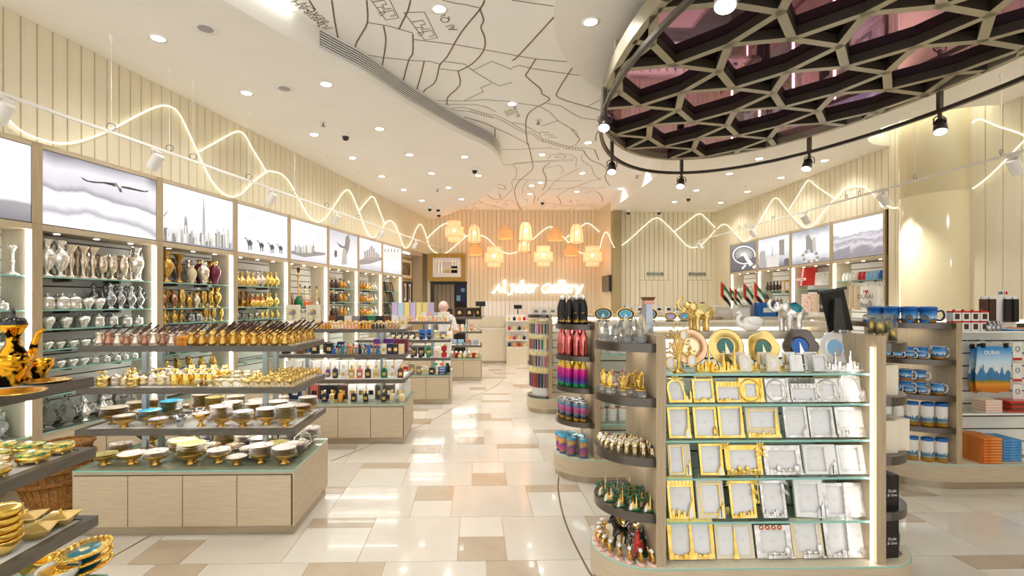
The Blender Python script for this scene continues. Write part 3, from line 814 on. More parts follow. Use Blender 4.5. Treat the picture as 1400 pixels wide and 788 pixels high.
# ---- rattan pendant lamps
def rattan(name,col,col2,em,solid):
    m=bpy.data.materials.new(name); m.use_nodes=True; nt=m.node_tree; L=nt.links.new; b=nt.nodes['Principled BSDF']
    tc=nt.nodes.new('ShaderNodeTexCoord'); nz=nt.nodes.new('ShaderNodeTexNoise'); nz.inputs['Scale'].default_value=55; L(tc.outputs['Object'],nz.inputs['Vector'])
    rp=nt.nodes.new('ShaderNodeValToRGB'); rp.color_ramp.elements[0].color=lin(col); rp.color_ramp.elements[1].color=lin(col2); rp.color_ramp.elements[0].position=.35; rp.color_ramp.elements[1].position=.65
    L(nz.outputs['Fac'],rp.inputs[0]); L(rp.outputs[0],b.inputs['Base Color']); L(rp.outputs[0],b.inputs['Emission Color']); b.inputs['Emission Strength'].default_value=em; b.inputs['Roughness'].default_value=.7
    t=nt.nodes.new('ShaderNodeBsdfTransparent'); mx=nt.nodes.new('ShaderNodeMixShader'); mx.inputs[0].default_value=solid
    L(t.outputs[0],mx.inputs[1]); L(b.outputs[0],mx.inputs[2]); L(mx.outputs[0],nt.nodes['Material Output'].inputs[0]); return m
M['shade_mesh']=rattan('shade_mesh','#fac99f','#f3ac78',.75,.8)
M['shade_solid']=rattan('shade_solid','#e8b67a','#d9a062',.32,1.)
shA=MB().lathe([(.155,0),(.155,.1),(.22,.105),(.22,.33),(.165,.335),(.165,.47)],28).mesh('shade',M['shade_mesh'])
shB=MB().lathe([(.175,0),(.17,.05),(.15,.3),(.125,.4),(.085,.46)],24).mesh('shade',M['shade_mesh'])
shC=MB().lathe([(.185,.0),(.19,.03),(.185,.1),(.195,.14),(.17,.2),(.1,.26),(.06,.29),(.06,.35)],28).mesh('shade',M['shade_solid'])
ribs=MB()
for r_,z_ in ((.156,0),(.156,.1),(.221,.105),(.221,.33),(.166,.335),(.166,.47)): ribs.tube([(r_*math.cos(i/12*math.pi),r_*math.sin(i/12*math.pi),z_) for i in range(24)],.005,4,closed=True)
ribA=ribs.mesh('hoop',M['walnut']); ribA.materials.clear(); ribA.materials.append(M['shade_solid'])
ribs=MB()
for i in range(6):
    a=i*math.pi/3; ribs.tube([(r_*math.cos(a),r_*math.sin(a),z_) for r_,z_ in ((.177,0),(.152,.3),(.127,.4),(.087,.46))],.005,4)
ribs.tube([(.178*math.cos(i/12*math.pi),.178*math.sin(i/12*math.pi),.0) for i in range(24)],.007,4,closed=True)
ribB=ribs.mesh('hoop',M['walnut'])
bulb=MB().ell((0,0,0),(.035,.035,.045)).mesh('bulb',M['bulb'])
pl=bpy.data.lights.new('pendant_lamp','POINT'); pl.energy=.9; pl.shadow_soft_size=.05; pl.color=(1,.72,.45)
lamps=[('A',621,303,330,12.4),('A',675.5,338,365,12.53),('A',743,337,364,12.2),('A',810,337,364,12.5),
       ('B',648.5,308,332,12.03),('B',718.5,304.5,330,11.77),('B',716.5,322,345,12.67),('B',788,307,333,11.85),
       ('C',649,332,349,12.9),('C',691,308,327,12.3),('C',759,310,329,12.5),('C',781,333,350,12.9)]
desc={('A',621):'two tier woven rattan lamp above the gilt framed picture',('A',675):'low two tier woven rattan lamp beside the gilt framed picture',('A',743):'low two tier woven rattan lamp above the lit word Gallery',('A',810):'low two tier woven rattan lamp next to the return wall',
 ('B',648):'tall tapered rattan lamp with dark ribs above a squat bowl lamp',('B',718):'tall tapered rattan lamp hanging highest over the shop name',('B',716):'lower tapered rattan lamp behind the highest one',('B',788):'tall tapered rattan lamp with dark ribs near the return wall',
 ('C',649):'squat cane bowl lamp below a tall ribbed lamp',('C',691):'squat cane bowl lamp hung alone above the word Jaber',('C',759):'squat cane bowl lamp hung high over the word Gallery',('C',781):'squat cane bowl lamp hung low near the return wall'}
for k,px,pt,pb,dd_ in lamps:
    r=ray(px,pb); y=dd_; p=PY(px,pb,min(y,YB-.28)); 
    if k=='A' and px==621: p=PY(px,pb,12.4)
    hgt={'A':.47,'B':.46,'C':.35}[k]
    t=thing('pendant_lamp',desc[(k,int(px))],'pendant lamp',p)
    s_=(pb-pt)/FPX*y/hgt
    sh=obj('shade',{'A':shA,'B':shB,'C':shC}[k],t,scale=s_)
    if k!='C': obj('hoop',ribA if k=='A' else ribB,sh)
    obj('bulb',bulb,t,(0,0,hgt*s_*.55 if k!='C' else hgt*s_*.3))
    zt=ZH if p.y<12.99 else ZH
    obj('cord',MB().cyl(.004,hgt*s_-.01,zt-p.z,6).mesh('cord',M['white']),t)
    obj('canopy',MB().lathe([(.006,-.11),(.05,-.03),(.055,0),(0,0)],14).mesh('canopy',M['white']),t,(0,0,zt-p.z))
    l=bpy.data.objects.new('lamp',pl); COL.objects.link(l); l.parent=t; l.location=(0,0,hgt*s_*.5)
# ================================================================ display bays in the walls
slat_mesh={}
SHZ=[1.765,1.49,1.33,1.16,.995,.78]
def bay(org,ang,w,label,zs,led_far=True,ztop=2.135,base=.48,pb=2.185,pt=2.80,depth=.3,slats=True):
    t=thing('display_bay',label,'display bay',org,ang)
    P=.038
    for x0,x1 in ((0,P),(w-P,w)): obj('post',MB().box(x0,x1,-.012,.02,0,pb-.002).mesh('post',M['oak_v']),t)
    for x0,x1 in ((P-.002,P+.016),(w-P-.016,w-P+.002)): obj('side_panel',MB().box(x0,x1,.02,depth,base,ztop+.02).mesh('side_panel',M['oak_pale']),t)
    obj('header',MB().box(P,w-P,-.01,depth,ztop,pb-.002).mesh('header',M['oak']),t)
    back=obj('back_panel',MB().box(P,w-P,depth,depth+.03,0,ztop).mesh('back_panel',M['slat_dark'] if slats else M['white']),t)
    if slats:
        k=round(w,3)
        if k not in slat_mesh: slat_mesh[k]=MB().prism([(P,depth),(w-P,depth),(w-P,depth-.012),(P,depth-.012)],0,.088).mesh('slat',M['slat'])
        z=base+.02
        while z+.09<ztop:
            obj('slat',slat_mesh[k],back,(0,0,z)); z+=.1
        if ztop-z>.02: obj('slat',slat_mesh[k],back,(0,0,z),scale=(1,1,(ztop-z)/.09))
    for z in zs:
        g=obj('glass_shelf',MB().box(P+.016,w-P-.016,.02,depth-.012,z-.008,z).mesh('glass_shelf',M['glass']),t)
        obj('shelf_edge',MB().box(P+.016,w-P-.016,.017,.021,z-.009,z+.0005).mesh('shelf_edge',M['glass_edge']),g)
        for xx in (.3*w,.7*w): obj('bracket',MB().box(xx-.012,xx+.012,.1,depth-.012,z-.035,z-.008).mesh('bracket',M['gunmetal']),g)
    x=w-P-.02 if led_far else P+.02
    obj('led_strip',MB().box(x-.005,x+.005,.002,.018,base+.02,ztop-.005).mesh('led_strip',M['led']),t)
    for i in range(3):
        o=obj('niche_light',MB().lathe([(0,0),(.022,0)],14).mesh('niche_light',M['led']),t,(w*(.2+.3*i),.1,ztop-.003)); o.rotation_euler=(R(180),0,0)
    obj('cabinet',MB().box(P,w-P,0,depth,.1,base).mesh('cabinet',M['oak']),t)
    for i in range(2):
        a=P+.006+i*(w-2*P)/2; obj('door',MB().box(a,a+(w-2*P)/2-.012,-.014,0,.115,base-.05).mesh('door',M['oak']),t)
    g=obj('bottom_glass',MB().box(P,w-P,-.005,depth-.012,base,base+.006).mesh('bottom_glass',M['glass']),t)
    obj('shelf_edge',MB().box(P,w-P,-.008,-.005,base-.001,base+.007).mesh('shelf_edge',M['glass_edge']),g)
    obj('plinth',MB().box(P,w-P,.03,depth,0,.1).mesh('plinth',M['plinth']),t)
    return t
LS=[-.835,.245,1.375,2.455,3.55,4.62,5.69,6.75,7.82]
bay_lab=['wall bay of silver candlesticks at the shop front end','wall bay of silver vases and jugs below the falcon lightbox','wall bay of brass and painted vases below the skyline lightbox','wall bay of gilt perfume bottles below the camel lightbox','wall bay of water pipes below the ferris wheel lightbox','wall bay of dark perfume bottles below the falconer lightbox','wall bay of small bottles below the castle lightbox','wall bay of tilted frames below the horses lightbox']
for i in range(8):
    w=LS[i+1]-LS[i]
    zs=SHZ if i<4 else ([1.49,1.16,.82] if i==4 else [1.8,1.56,1.3,1.05,.78])
    bay(LW(LS[i]),WANG,w,bay_lab[i],zs)
# last niche with framed pictures: plain white back, lit edge
fw=9.2-7.82
tb=thing('display_bay','tall white niche of framed pictures lit along its edge beside the corner','display bay',LW(7.82),WANG)
obj('back_panel',MB().box(0.03,fw-.03,.28,.31,0,2.75).mesh('back_panel',M['cream']),tb)
for x0,x1 in ((0,.035),(fw-.035,fw)): obj('post',MB().box(x0,x1,-.012,.3,0,2.835).mesh('post',M['oak_v']),tb)
obj('header',MB().box(0.03,fw-.03,-.01,.3,2.75,2.835).mesh('header',M['oak']),tb)
obj('led_strip',MB().box(.04,.06,.0,.02,.3,2.75).mesh('led_strip',M['led']),tb)
obj('led_strip',MB().box(.06,.5,.0,.02,2.72,2.745).mesh('led_strip',M['led']),tb)
# ---- lightbox posters
def poster_mat(name,stops,noise,scale,vec=(1,1,1),em=.92):
    m=bpy.data.materials.new(name); m.use_nodes=True; nt=m.node_tree; L=nt.links.new; b=nt.nodes['Principled BSDF']
    tc=nt.nodes.new('ShaderNodeTexCoord'); mp=nt.nodes.new('ShaderNodeMapping'); mp.inputs['Scale'].default_value=vec; L(tc.outputs['Generated'],mp.inputs[0])
    sp=nt.nodes.new('ShaderNodeSeparateXYZ'); L(tc.outputs['Generated'],sp.inputs[0])
    nz=nt.nodes.new('ShaderNodeTexNoise'); nz.inputs['Scale'].default_value=scale; nz.inputs['Detail'].default_value=3; nz.inputs['Distortion'].default_value=.6; L(mp.outputs[0],nz.inputs['Vector'])
    ma=nt.nodes.new('ShaderNodeMath'); ma.operation='MULTIPLY_ADD'; ma.inputs[1].default_value=noise; L(nz.outputs['Fac'],ma.inputs[0])
    ad=nt.nodes.new('ShaderNodeMath'); ad.operation='SUBTRACT'; ad.inputs[1].default_value=noise/2; L(sp.outputs['Z'],ma.inputs[2]); L(ma.outputs[0],ad.inputs[0])
    rp=nt.nodes.new('ShaderNodeValToRGB'); cr=rp.color_ramp
    while len(cr.elements)<len(stops): cr.elements.new(.5)
    for e,(p,c) in zip(cr.elements,sorted(stops)): e.position=p; e.color=lin(c)
    L(ad.outputs[0],rp.inputs[0]); L(rp.outputs[0],b.inputs['Emission Color']); b.inputs['Emission Strength'].default_value=em
    b.inputs['Base Color'].default_value=(.02,.02,.02,1); b.inputs['Roughness'].default_value=.25
    return m
GR={}
def ink(v):
    k=round(v,2)
    if k not in GR:
        GR[k]=mk('ink_%d'%int(k*100),(k,k,k*1.0),.3,emit=.55)
    return GR[k]
def poster(org,ang,w,label,pm,polys,z0=2.185,z1=2.80,conv=None,P=.038):
    t=thing('lightbox',label,'lightbox',org,ang)
    obj('frame',MB().box(P,w-P,-.004,.05,z0,z1).mesh('frame',M['black']),t)
    for x0,x1 in ((0,P),(w-P,w)): obj('post',MB().box(x0,x1,-.012,.02,z0,z1+.04).mesh('post',M['oak_v']),t)
    obj('top_rail',MB().box(P,w-P,-.01,.05,z1,z1+.04).mesh('top_rail',M['oak']),t)
    pr=obj('poster',MB().box(P+.006,w-P-.006,-.008,-.004,z0+.006,z1-.006).mesh('poster',pm),t)
    lay=.0008; by={}
    for v,pts in polys: by.setdefault(v,[]).append(pts)
    for i,(v,ps) in enumerate(by.items()):
        mb=MB()
        for pts in ps:
            q=[]
            for p in pts:
                s,z=conv(*p); q.append((min(max(s,P+.008),w-P-.008),min(max(z,z0+.008),z1-.008)))
            mx=Matrix(((1,0,0,0),(0,0,1,-.008-.0006*(i+1)),(0,1,0,0),(0,0,0,1)))
            mb.prism(q,0,-.0004,mx=mx,side=False)
        obj('print',mb.mesh('print',ink(v)),pr)['kind']='stuff'
    return t
def convL(s0):
    def f(px,py):
        p=lwpix(px,py); return ((p-P0).dot(TW)-s0,p.z)
    return f
def rect(x0,x1,y0,y1): return [(x0,y0),(x1,y0),(x1,y1),(x0,y1)]
def thickln(a,b,w):
    d=Vector((b[0]-a[0],b[1]-a[1])); d.normalize(); n=Vector((-d.y,d.x))*w/2
    return [(a[0]+n.x,a[1]+n.y),(b[0]+n.x,b[1]+n.y),(b[0]-n.x,b[1]-n.y),(a[0]-n.x,a[1]-n.y)]
q5=lambda L:[(x/4,197+y/4) for x,y in L]
W_=lambda i:LS[i+1]-LS[i]
pmS=[poster_mat('poster_cloud',[(0,'#8a868c'),(.22,'#a9a6ab'),(.26,'#f4f3f5'),(1,'#ffffff')],.12,3),
 poster_mat('poster_dune',[(0,'#f4f2f6'),(.12,'#ffffff'),(.2,'#b9b3bd'),(.3,'#f2f0f4'),(.48,'#fbfafc'),(.52,'#a7a1ab'),(.6,'#dcd8df'),(.8,'#eeeaf0'),(1,'#8f8993')],.45,1.6,(1,1,.7)),
 poster_mat('poster_city',[(0,'#9a9aa0'),(.12,'#c9c9cf'),(.3,'#fafafc'),(1,'#ffffff')],.1,8),
 poster_mat('poster_camel',[(0,'#e9e9ed'),(.3,'#f4f4f7'),(.6,'#ffffff'),(.75,'#e6e6ea'),(1,'#f6f6f8')],.35,2),
 poster_mat('poster_wheel',[(0,'#d4d4da'),(.2,'#ededf1'),(.4,'#fdfdff'),(1,'#f3f3f6')],.08,4),
 poster_mat('poster_falconer',[(0,'#ffffff'),(.4,'#eeeef1'),(1,'#c9c9d0')],.2,2),
 poster_mat('poster_castle',[(0,'#b8b8be'),(.25,'#e8e8ec'),(.4,'#ffffff'),(1,'#f2f2f5')],.1,5),
 poster_mat('poster_horse',[(0,'#d8d8dc'),(.4,'#f8f8fa'),(1,'#e4e4e8')],.6,5)]
poster(LW(LS[0]),WANG,W_(0),'backlit photograph of pale clouds over dark ground beside the falcon lightbox',pmS[0],[],conv=convL(LS[0]))
bird=[(.25,q5([(437,178),(450,186),(475,200),(520,206),(570,208),(622,214),(632,236),(600,226),(560,216),(510,214),(470,206),(450,195)])),
 (.25,q5([(660,230),(700,236),(740,246),(790,258),(812,252),(800,264),(770,262),(720,252),(680,244),(660,240)])),(.78,q5([(628,210),(648,212),(660,234),(648,246),(632,236)])),(.3,q5([(640,240),(656,242),(664,266),(650,262)])),(.4,q5([(622,214),(632,214),(650,246),(646,250)]))]
poster(LW(LS[1]),WANG,W_(1),'backlit photograph of a falcon gliding over soft dunes',pmS[1],bird,conv=convL(LS[1]))
random.seed(3)
city=[(.62,q5([(1108,300),(1112,300),(1118,400),(1120,520),(1102,520),(1104,400)])),(.55,q5([(1006,400),(1010,390),(1020,420),(1024,495),(1000,490)])),(.45,q5(rect(888,914,458,530))),(.5,[(221.5,294),(228,288),(228,290),(222,297)])]
for k in range(46):
    x=890+k*8.3; h=random.uniform(20,90)*(1.2 if 940<x<1020 or x>1170 else .8); yb=528+ (x-890)*.12
    city.append((random.choice((.45,.6,.7,.8)),q5(rect(x,x+random.uniform(5,12),yb-h,yb))))
poster(LW(LS[2]),WANG,W_(2),'backlit photograph of a pale city skyline with one needle tower',pmS[2],city,conv=convL(LS[2]))
cam_=[]
def camel(x,y,s):
    B=[(0,0),(-4,-14),(-10,-18),(-16,-14),(-12,-22),(-4,-20),(2,-10),(8,-6),(14,-14),(20,-4),(26,2),(27,14),(24,10),(23,22),(24,40),(21,40),(20,22),(18,16),(12,17),(10,24),(8,40),(5,40),(6,24),(4,14)]
    cam_.append((.3,[(x+a*s,y+b*s) for a,b in B]))
    cam_.append((.3,[(x+16*s,y+14*s),(x+19*s,y+14*s),(x+17*s,y+38*s),(x+14*s,y+38*s)]))
for x,y,s in ((337,331,.28),(353.5,334.5,.25),(368,337,.24),(380,338.5,.22)): camel(x,y,s)
cam_.append((.88,[(325,276),(345,284),(380,300),(391,306),(391,318),(360,305)]))
poster(LW(LS[3]),WANG,W_(3),'backlit photograph of four camels crossing white sand',pmS[3],cam_,conv=convL(LS[3]))
wh=[]
for k in range(28):
    a,b=2*math.pi*k/28,2*math.pi*(k+1)/28
    wh.append((.6,thickln((428+7*math.cos(a),329+15*math.sin(a)),(428+7*math.cos(b),329+15*math.sin(b)),.5)))
wh+=[(.5,[(426,345),(428,329),(430,345),(429.5,345),(428,332),(426.8,345)]),(.5,[(397,343),(420,343),(445,346),(443,349),(415,352),(397,347)])]
for k in range(14): x=402+k*1.9; wh.append((random.choice((.5,.65,.75)),rect(x,x+1.7,334+random.uniform(0,4),346)))
poster(LW(LS[4]),WANG,W_(4),'backlit photograph of a ferris wheel beyond an island of towers',pmS[4],wh,conv=convL(LS[4]))
fal=[(.45,[(472,324),(476,320),(478,330),(476,342),(473,350),(470,345)]),(.35,[(457,342),(460,343),(460.5,350),(458,353),(456,349)]),(.85,[(452,364),(457,352),(462,352),(468,364)]),(.4,[(459,331),(468,337),(472,336),(470,340),(464,338)]),(.6,[(468,340),(473,342),(474,362),(466,362)])]
poster(LW(LS[5]),WANG,W_(5),'backlit photograph of a falconer raising his bird',pmS[5],fal,conv=convL(LS[5]))
cas=[(.5,[(491,356),(500,352),(521,352),(521,356),(505,361),(491,362)])]
for a,b,c in ((497,499.5,346),(500,503,342),(503.5,506,340),(506.5,509,338),(509.5,512,340),(512.5,515,345),(515.5,518,347)): cas.append((.55,rect(a,b,c,356)))
cas+=[(.5,[(505,340),(507.5,335.5),(510,340)]),(.4,[(497,346),(498.2,342),(499.5,346)])]
poster(LW(LS[6]),WANG,W_(6),'backlit photograph of a seaside hotel like a castle',pmS[6],cas,conv=convL(LS[6]))
hor=[]
for k in range(5):
    x=524+k*4.4; hor.append((.8,[(x,352),(x+1,343),(x+2.2,339),(x+3.4,345),(x+3.6,352),(x+3.2,366),(x+2.4,356),(x+1.2,356),(x+.6,366)]))
    hor.append((.45,[(x+1,343),(x+2.2,339),(x+2.6,343),(x+1.4,346)]))
poster(LW(LS[7]),WANG,W_(7),'backlit photograph of galloping white horses',pmS[7],hor,conv=convL(LS[7]))

# ---- souvenir side bays (wall on the other side); local x runs towards the shop front
RS=[YF-11.23,YF-10.14,YF-9.05,YF-8.0,YF-6.93]
RB=Vector((XR,YF,0))
rlab=['souvenir wall bay of white figurines below the palm island lightbox','souvenir wall bay of dark figures below the old fort lightbox','souvenir wall bay with a red bag below the ring tower lightbox','souvenir wall bay of mugs and tote bags below the desert lightbox']
rz=[[1.78,1.5,1.25,1.0],[1.78,1.5,1.25,1.0],[1.78,1.05],[1.9,.95]]
for i in range(4):
    bay(Vector((XR,YF-RS[i],0)),R(-90),RS[i+1]-RS[i],rlab[i],rz[i],led_far=False,ztop=2.2,pb=2.25,pt=2.86)
def convR(s0):
    def f(px,py):
        p=PX(px,py,XR); return (YF-p.y-s0,p.z)
    return f
z5=lambda L:[(960+x/5.185,320+y/5.185) for x,y in L]
pmR=[poster_mat('poster_palm',[(0,'#6f6f76'),(.5,'#83838a'),(1,'#9c9ca3')],.2,3,em=.6),poster_mat('poster_fort',[(0,'#77777c'),(.3,'#c9c9ce'),(.6,'#f8f8fa'),(1,'#dcdce2')],.25,5),
 poster_mat('poster_ring',[(0,'#a5a5aa'),(.3,'#f0f0f3'),(.7,'#f4f4f6'),(1,'#a9a9b0')],.3,3),poster_mat('poster_desert',[(0,'#8d8a93'),(.22,'#97949c'),(.3,'#d8d5dc'),(.4,'#a6a2aa'),(.5,'#e0dde4'),(.6,'#b3afb8'),(.68,'#f6f5f8'),(1,'#ffffff')],.45,4,(1,2.2,1))]
palm=[]
for k in range(26):
    a=R(60+k*12); 
    palm.append((.85,thickln(z5([(300+78*math.cos(a),150+62*math.sin(a))])[0],z5([(300+78*math.cos(a+.24),150+62*math.sin(a+.24))])[0],1.6)))
for k in range(15):
    a=R(150+k*17); palm.append((.8,thickln(z5([(300,150)])[0],z5([(300+62*math.cos(a),148+48*math.sin(a))])[0],.8)))
palm+=[(.85,z5([(290,150),(310,140),(365,215),(340,230)])),(.8,z5([(280,240),(310,215),(315,225),(290,255)])),(.8,z5([(355,235),(385,215),(387,240),(370,250)]))]
fort=[(.35,z5([(585,180),(605,170),(622,180),(622,225),(585,222)])),(.5,z5([(548,45),(585,38),(586,150),(550,150)])),(.6,z5([(410,150),(420,120),(450,120),(455,240),(410,244)])),(.75,z5([(460,170),(500,160),(548,140),(548,236),(460,240)])),(.45,z5([(500,80),(503,80),(504,160),(498,160)]))]
ring=[(.5,z5([(738,20),(755,0),(775,30),(790,60),(792,130),(740,130)])),(.65,z5([(785,22),(808,25),(812,130),(785,130)]))]
for k in range(24):
    a,b=2*math.pi*k/24,2*math.pi*(k+1)/24
    ring.append(((.45,.6,.75)[k%3],thickln(z5([(770+52*math.cos(a),160+38*math.sin(a))])[0],z5([(770+52*math.cos(b),160+38*math.sin(b))])[0],4.5)))
ring+=[(.55,z5([(835,170),(915,165),(915,195),(835,200)]))]
for i,(pl_,lb) in enumerate(((palm,'backlit aerial photograph of a palm shaped island'),(fort,'backlit photograph of an old wind tower fort'),(ring,'backlit photograph of a ring shaped building before towers'),([],'backlit photograph of rippled desert dunes'))):
    poster(Vector((XR,YF-RS[i],0)),R(-90),RS[i+1]-RS[i],lb,pmR[i],pl_,2.25,2.86,convR(RS[i]))

# ================================================================ tiered tables
def table(x1,y0,label,w=1.45,d=.74,doors=4,zt=(.70,.975,1.255)):
    """x1: aisle side, y0: face towards the shop front"""
    t=thing('display_table',label,'display table',(x1-w,y0,0))
    obj('plinth',MB().box(.03,w-.012,.03,d-.03,0,.07).mesh('plinth',M['plinth']),t)
    obj('base',MB().box(0,w,0.004,d,.065,.432).mesh('base',M['oak']),t)
    n=doors; dw=(w-.03)/n
    for i in range(n):
        a=.015+i*dw; obj('door',MB().box(a+.003,a+dw-.003,-.012,.006,.075,.405).mesh('door',M['oak']),t)
    obj('gap_board',MB().box(.012,w-.012,-.002,.004,.07,.41).mesh('gap_board',M['gap']),t)
    g=obj('glass_top',MB().box(0,w,0,d,.432,.44).mesh('glass_top',M['glass']),t)
    e=MB(); 
    for q in ((0,w,-.002,.001),(0,w,d-.001,d+.002)): e.box(q[0],q[1],q[2],q[3],.431,.4405)
    for q in ((-.002,.001,0,d),(w-.001,w+.002,0,d)): e.box(q[0],q[1],q[2],q[3],.431,.4405)
    obj('glass_edge',e.mesh('glass_edge',M['glass_edge']),g)
    for i,z in enumerate(zt):
        m=.02+.012*i
        tr=obj('tray',MB().prism([(0,m),(w,m),(w,d-m-.03),(0,d-m-.03)],z-.035,z+.004,holes=[[(.035,m+.035),(w-.035,m+.035),(w-.035,d-m-.065),(.035,d-m-.065)]]).mesh('tray',M['tray']),t)
        for q in (.3,.62): obj('led_strip',MB().box(.12,w-.12,d*q-.006,d*q+.006,z-.034,z-.0305).mesh('led_strip',M['led_tray_added']),tr)  # strips added under each tray to brighten the goods below
        obj('tray_panel',MB().box(.03,w-.03,m+.03,d-m-.06,z-.03,z).mesh('tray_panel',M['tray_top']),tr)
    for x in (.32,.36+.0,w-.32,w-.36) if 0 else (.3,w-.3):
        for y in (d*.36,d*.6): obj('post',MB().box(x-.016,x+.016,y-.016,y+.016,.43,zt[-1]-.03).mesh('post',M['post']),t)
    return t
TB={}
TB[0]=(-1.50,1.28); TB[1]=(-1.205,3.262); TB[2]=(-.775,5.353); TB[3]=(-.385,7.437); TB[4]=(.13,9.62)
table(*TB[0],'tiered table at the shop front carrying gilt boxes and coffee pots')
table(*TB[1],'tiered table stacked with brass plates bowls and coffee pots')
table(*TB[2],'tiered table of perfume boxes and bottles')
table(*TB[3],'tiered table of jars tins and gift boxes')
table(*TB[4],'tiered table of small boxes and framed gold plaques by the counter')

# ================================================================ round ended display units
def arcpts(cx,cy,r,a0,a1,n=20): return [(cx+r*math.cos(R(a0+(a1-a0)*i/n)),cy+r*math.sin(R(a0+(a1-a0)*i/n))) for i in range(n+1)]
UZ=[1.34,1.06,.755,.47]
def unit(x0,x1,y0,y1,label,zc,shelves=(),left=True,right=True,ztop=1.38,rows=None,back=True,board=.02):
    cy=(y0+y1)/2; r=(y1-y0)/2
    t=thing('display_unit',label,'display unit',(x0,y0,0))
    def u(nm,mb,m,par=None):
        me=mb.mesh(nm,m); o=obj(nm,me,par or t)
        if par is None: o.location=(-x0,-y0,0)
        return o
    def outline(k):
        p=[]
        p+= arcpts(x0,cy,r+k,90,270) if left else [(x0,y1+k),(x0,y0-k)]
        p+= arcpts(x1,cy,r+k,-90,90) if right else [(x1,y0-k),(x1,y1+k)]
        return p
    u('plinth',MB().prism(outline(.0),0,.06,smooth_side=True),M['plinth'])
    u('base',MB().prism(outline(.02),.06,.195,smooth_side=True),M['oak'])
    g=u('glass_top',MB().prism(outline(.02),.195,.2,smooth_side=True),M['glass_edge'])
    ob=outline(.015)
    u('deck',MB().prism(ob,.2,.203),M['oak_pale'])
    for a,b in ((x0,x0+.05),(x1-.05,x1)): u('side_panel',MB().box(a,b,y0,y1,.2,ztop),M['oak_v'])
    u('top_board',MB().box(x0+.05,x1-.05,y0+board,y1,ztop-.04,ztop),M['oak_pale'])
    if back:
        bk=u('back_panel',MB().box(x0+.05,x1-.05,y1-.03,y1,.2,ztop-.05),M['gap'])
        sm=MB().box(x0+.05,x1-.05,y1-.042,y1-.03,0,.1).mesh('slat',M['slat'])
        z=.21
        while z+.1<ztop-.05: obj('slat',sm,bk,(0,0,z)); z+=.112
    for z in shelves:
        g=u('glass_shelf',MB().box(x0+.05,x1-.06,y0+.03,y1-.045,z-.008,z),M['glass'])
        obj('shelf_edge',MB().box(x0+.05,x1-.06,y0+.026,y0+.031,z-.009,z+.0005).mesh('shelf_edge',M['glass_edge']),g)
    u('led_strip',MB().box(x1-.072,x1-.062,y0+.006,y0+.014,.21,ztop-.06),M['led_unit'])
    u('led_bar',MB().box(x0+.06,x1-.07,y1-.1,y1-.085,ztop-.062,ztop-.05),M['led'])
    for z in zc:
        if left:
            s=u('end_shelf',MB().prism(arcpts(x0,cy,r,90,270),z-.045,z,smooth_side=True),M['gunmetal'])
            obj('shelf_light',MB().prism(arcpts(x0,cy,r*.5,100,260),z-.049,z-.045).mesh('shelf_light',M['led_soft']),s)
        if right:
            s=u('end_shelf',MB().prism(arcpts(x1,cy,r,-90,90),z-.045,z,smooth_side=True),M['gunmetal'])
    return t
UA=(.92,2.11,2.46,2.96); UB=(1.02,3.25,4.15,4.72); UC=(4.0,7.0,3.97,4.93); UD=(1.02,3.3,6.78,7.3)
AZ=[1.182,1.024,.837,.642,.416]
unit(*UA,'white lit display unit of photo frames and gilt plates',UZ,AZ,board=.29)
unit(*UB,'round ended unit of steel bottles with plaques along its top',[1.36,1.085,.81,.515],[1.1,.8,.5],right=False)
uc=unit(*UC,'round ended unit of printed mugs and flasks before the column',[1.377,1.07,.77,.5],[],right=False,back=False,board=.9)
# towel wall of that unit
bk=obj('slat_back',MB().box(0,2.9,.0,.04,.2,1.36).mesh('slat_back',M['slat_dark']),uc,(.05,.28,0))
sm=MB().box(0,2.9,-.012,0,0,.1).mesh('slat',M['slat'])
for k in range(10): obj('slat',sm,bk,(0,0,.21+k*.112))
for z in (1.31,.62):
    o=obj('glass_shelf',MB().box(0,2.9,-.26,-.012,z-.01,z).mesh('glass_shelf',M['glass']),uc,(.05,.28,0))
    obj('shelf_edge',MB().box(0,2.9,-.264,-.26,z-.011,z+.001).mesh('shelf_edge',M['white_gloss']),o)
# keyring unit
unit(*UD,'round ended unit hung with rows of keyrings',[1.38],[],right=False)
# low unit in front of the fitting rooms
unit(2.5,4.7,8.2,8.8,'low display unit of flags and framed cards before the fitting rooms',[1.36],[1.1,.8,.5])
# cash counter
ct=thing('cash_counter','pale cash counter with a stepped front under the lit shop name','counter',(.0,12.45,0))
obj('body',MB().box(-.25,1.75,0,.5,.06,.9).mesh('body',M['oak_pale']),ct)
obj('upper_step',MB().box(-.25,1.75,.06,.5,.9,1.17).mesh('upper_step',M['oak_pale']),ct)
obj('plinth',MB().box(-.25,1.75,.02,.5,0,.06).mesh('plinth',M['plinth']),ct)
obj('ledge',MB().box(-.25,1.75,-.01,.06,.88,.9).mesh('ledge',M['white_gloss']),ct)
pd=thing('product_stand','white product stand with three shelves against the cash counter','display stand',(.78,12.1,0))
obj('pedestal',MB().box(0,.52,0,.3,0,.45).mesh('pedestal',M['oak_pale']),pd)
for z in (.62,.86,1.1): obj('shelf',MB().box(0,.52,.02,.3,z-.02,z).mesh('shelf',M['white']),pd)
obj('back_panel',MB().box(0,.52,.29,.31,.45,1.25).mesh('back_panel',M['white']),pd)
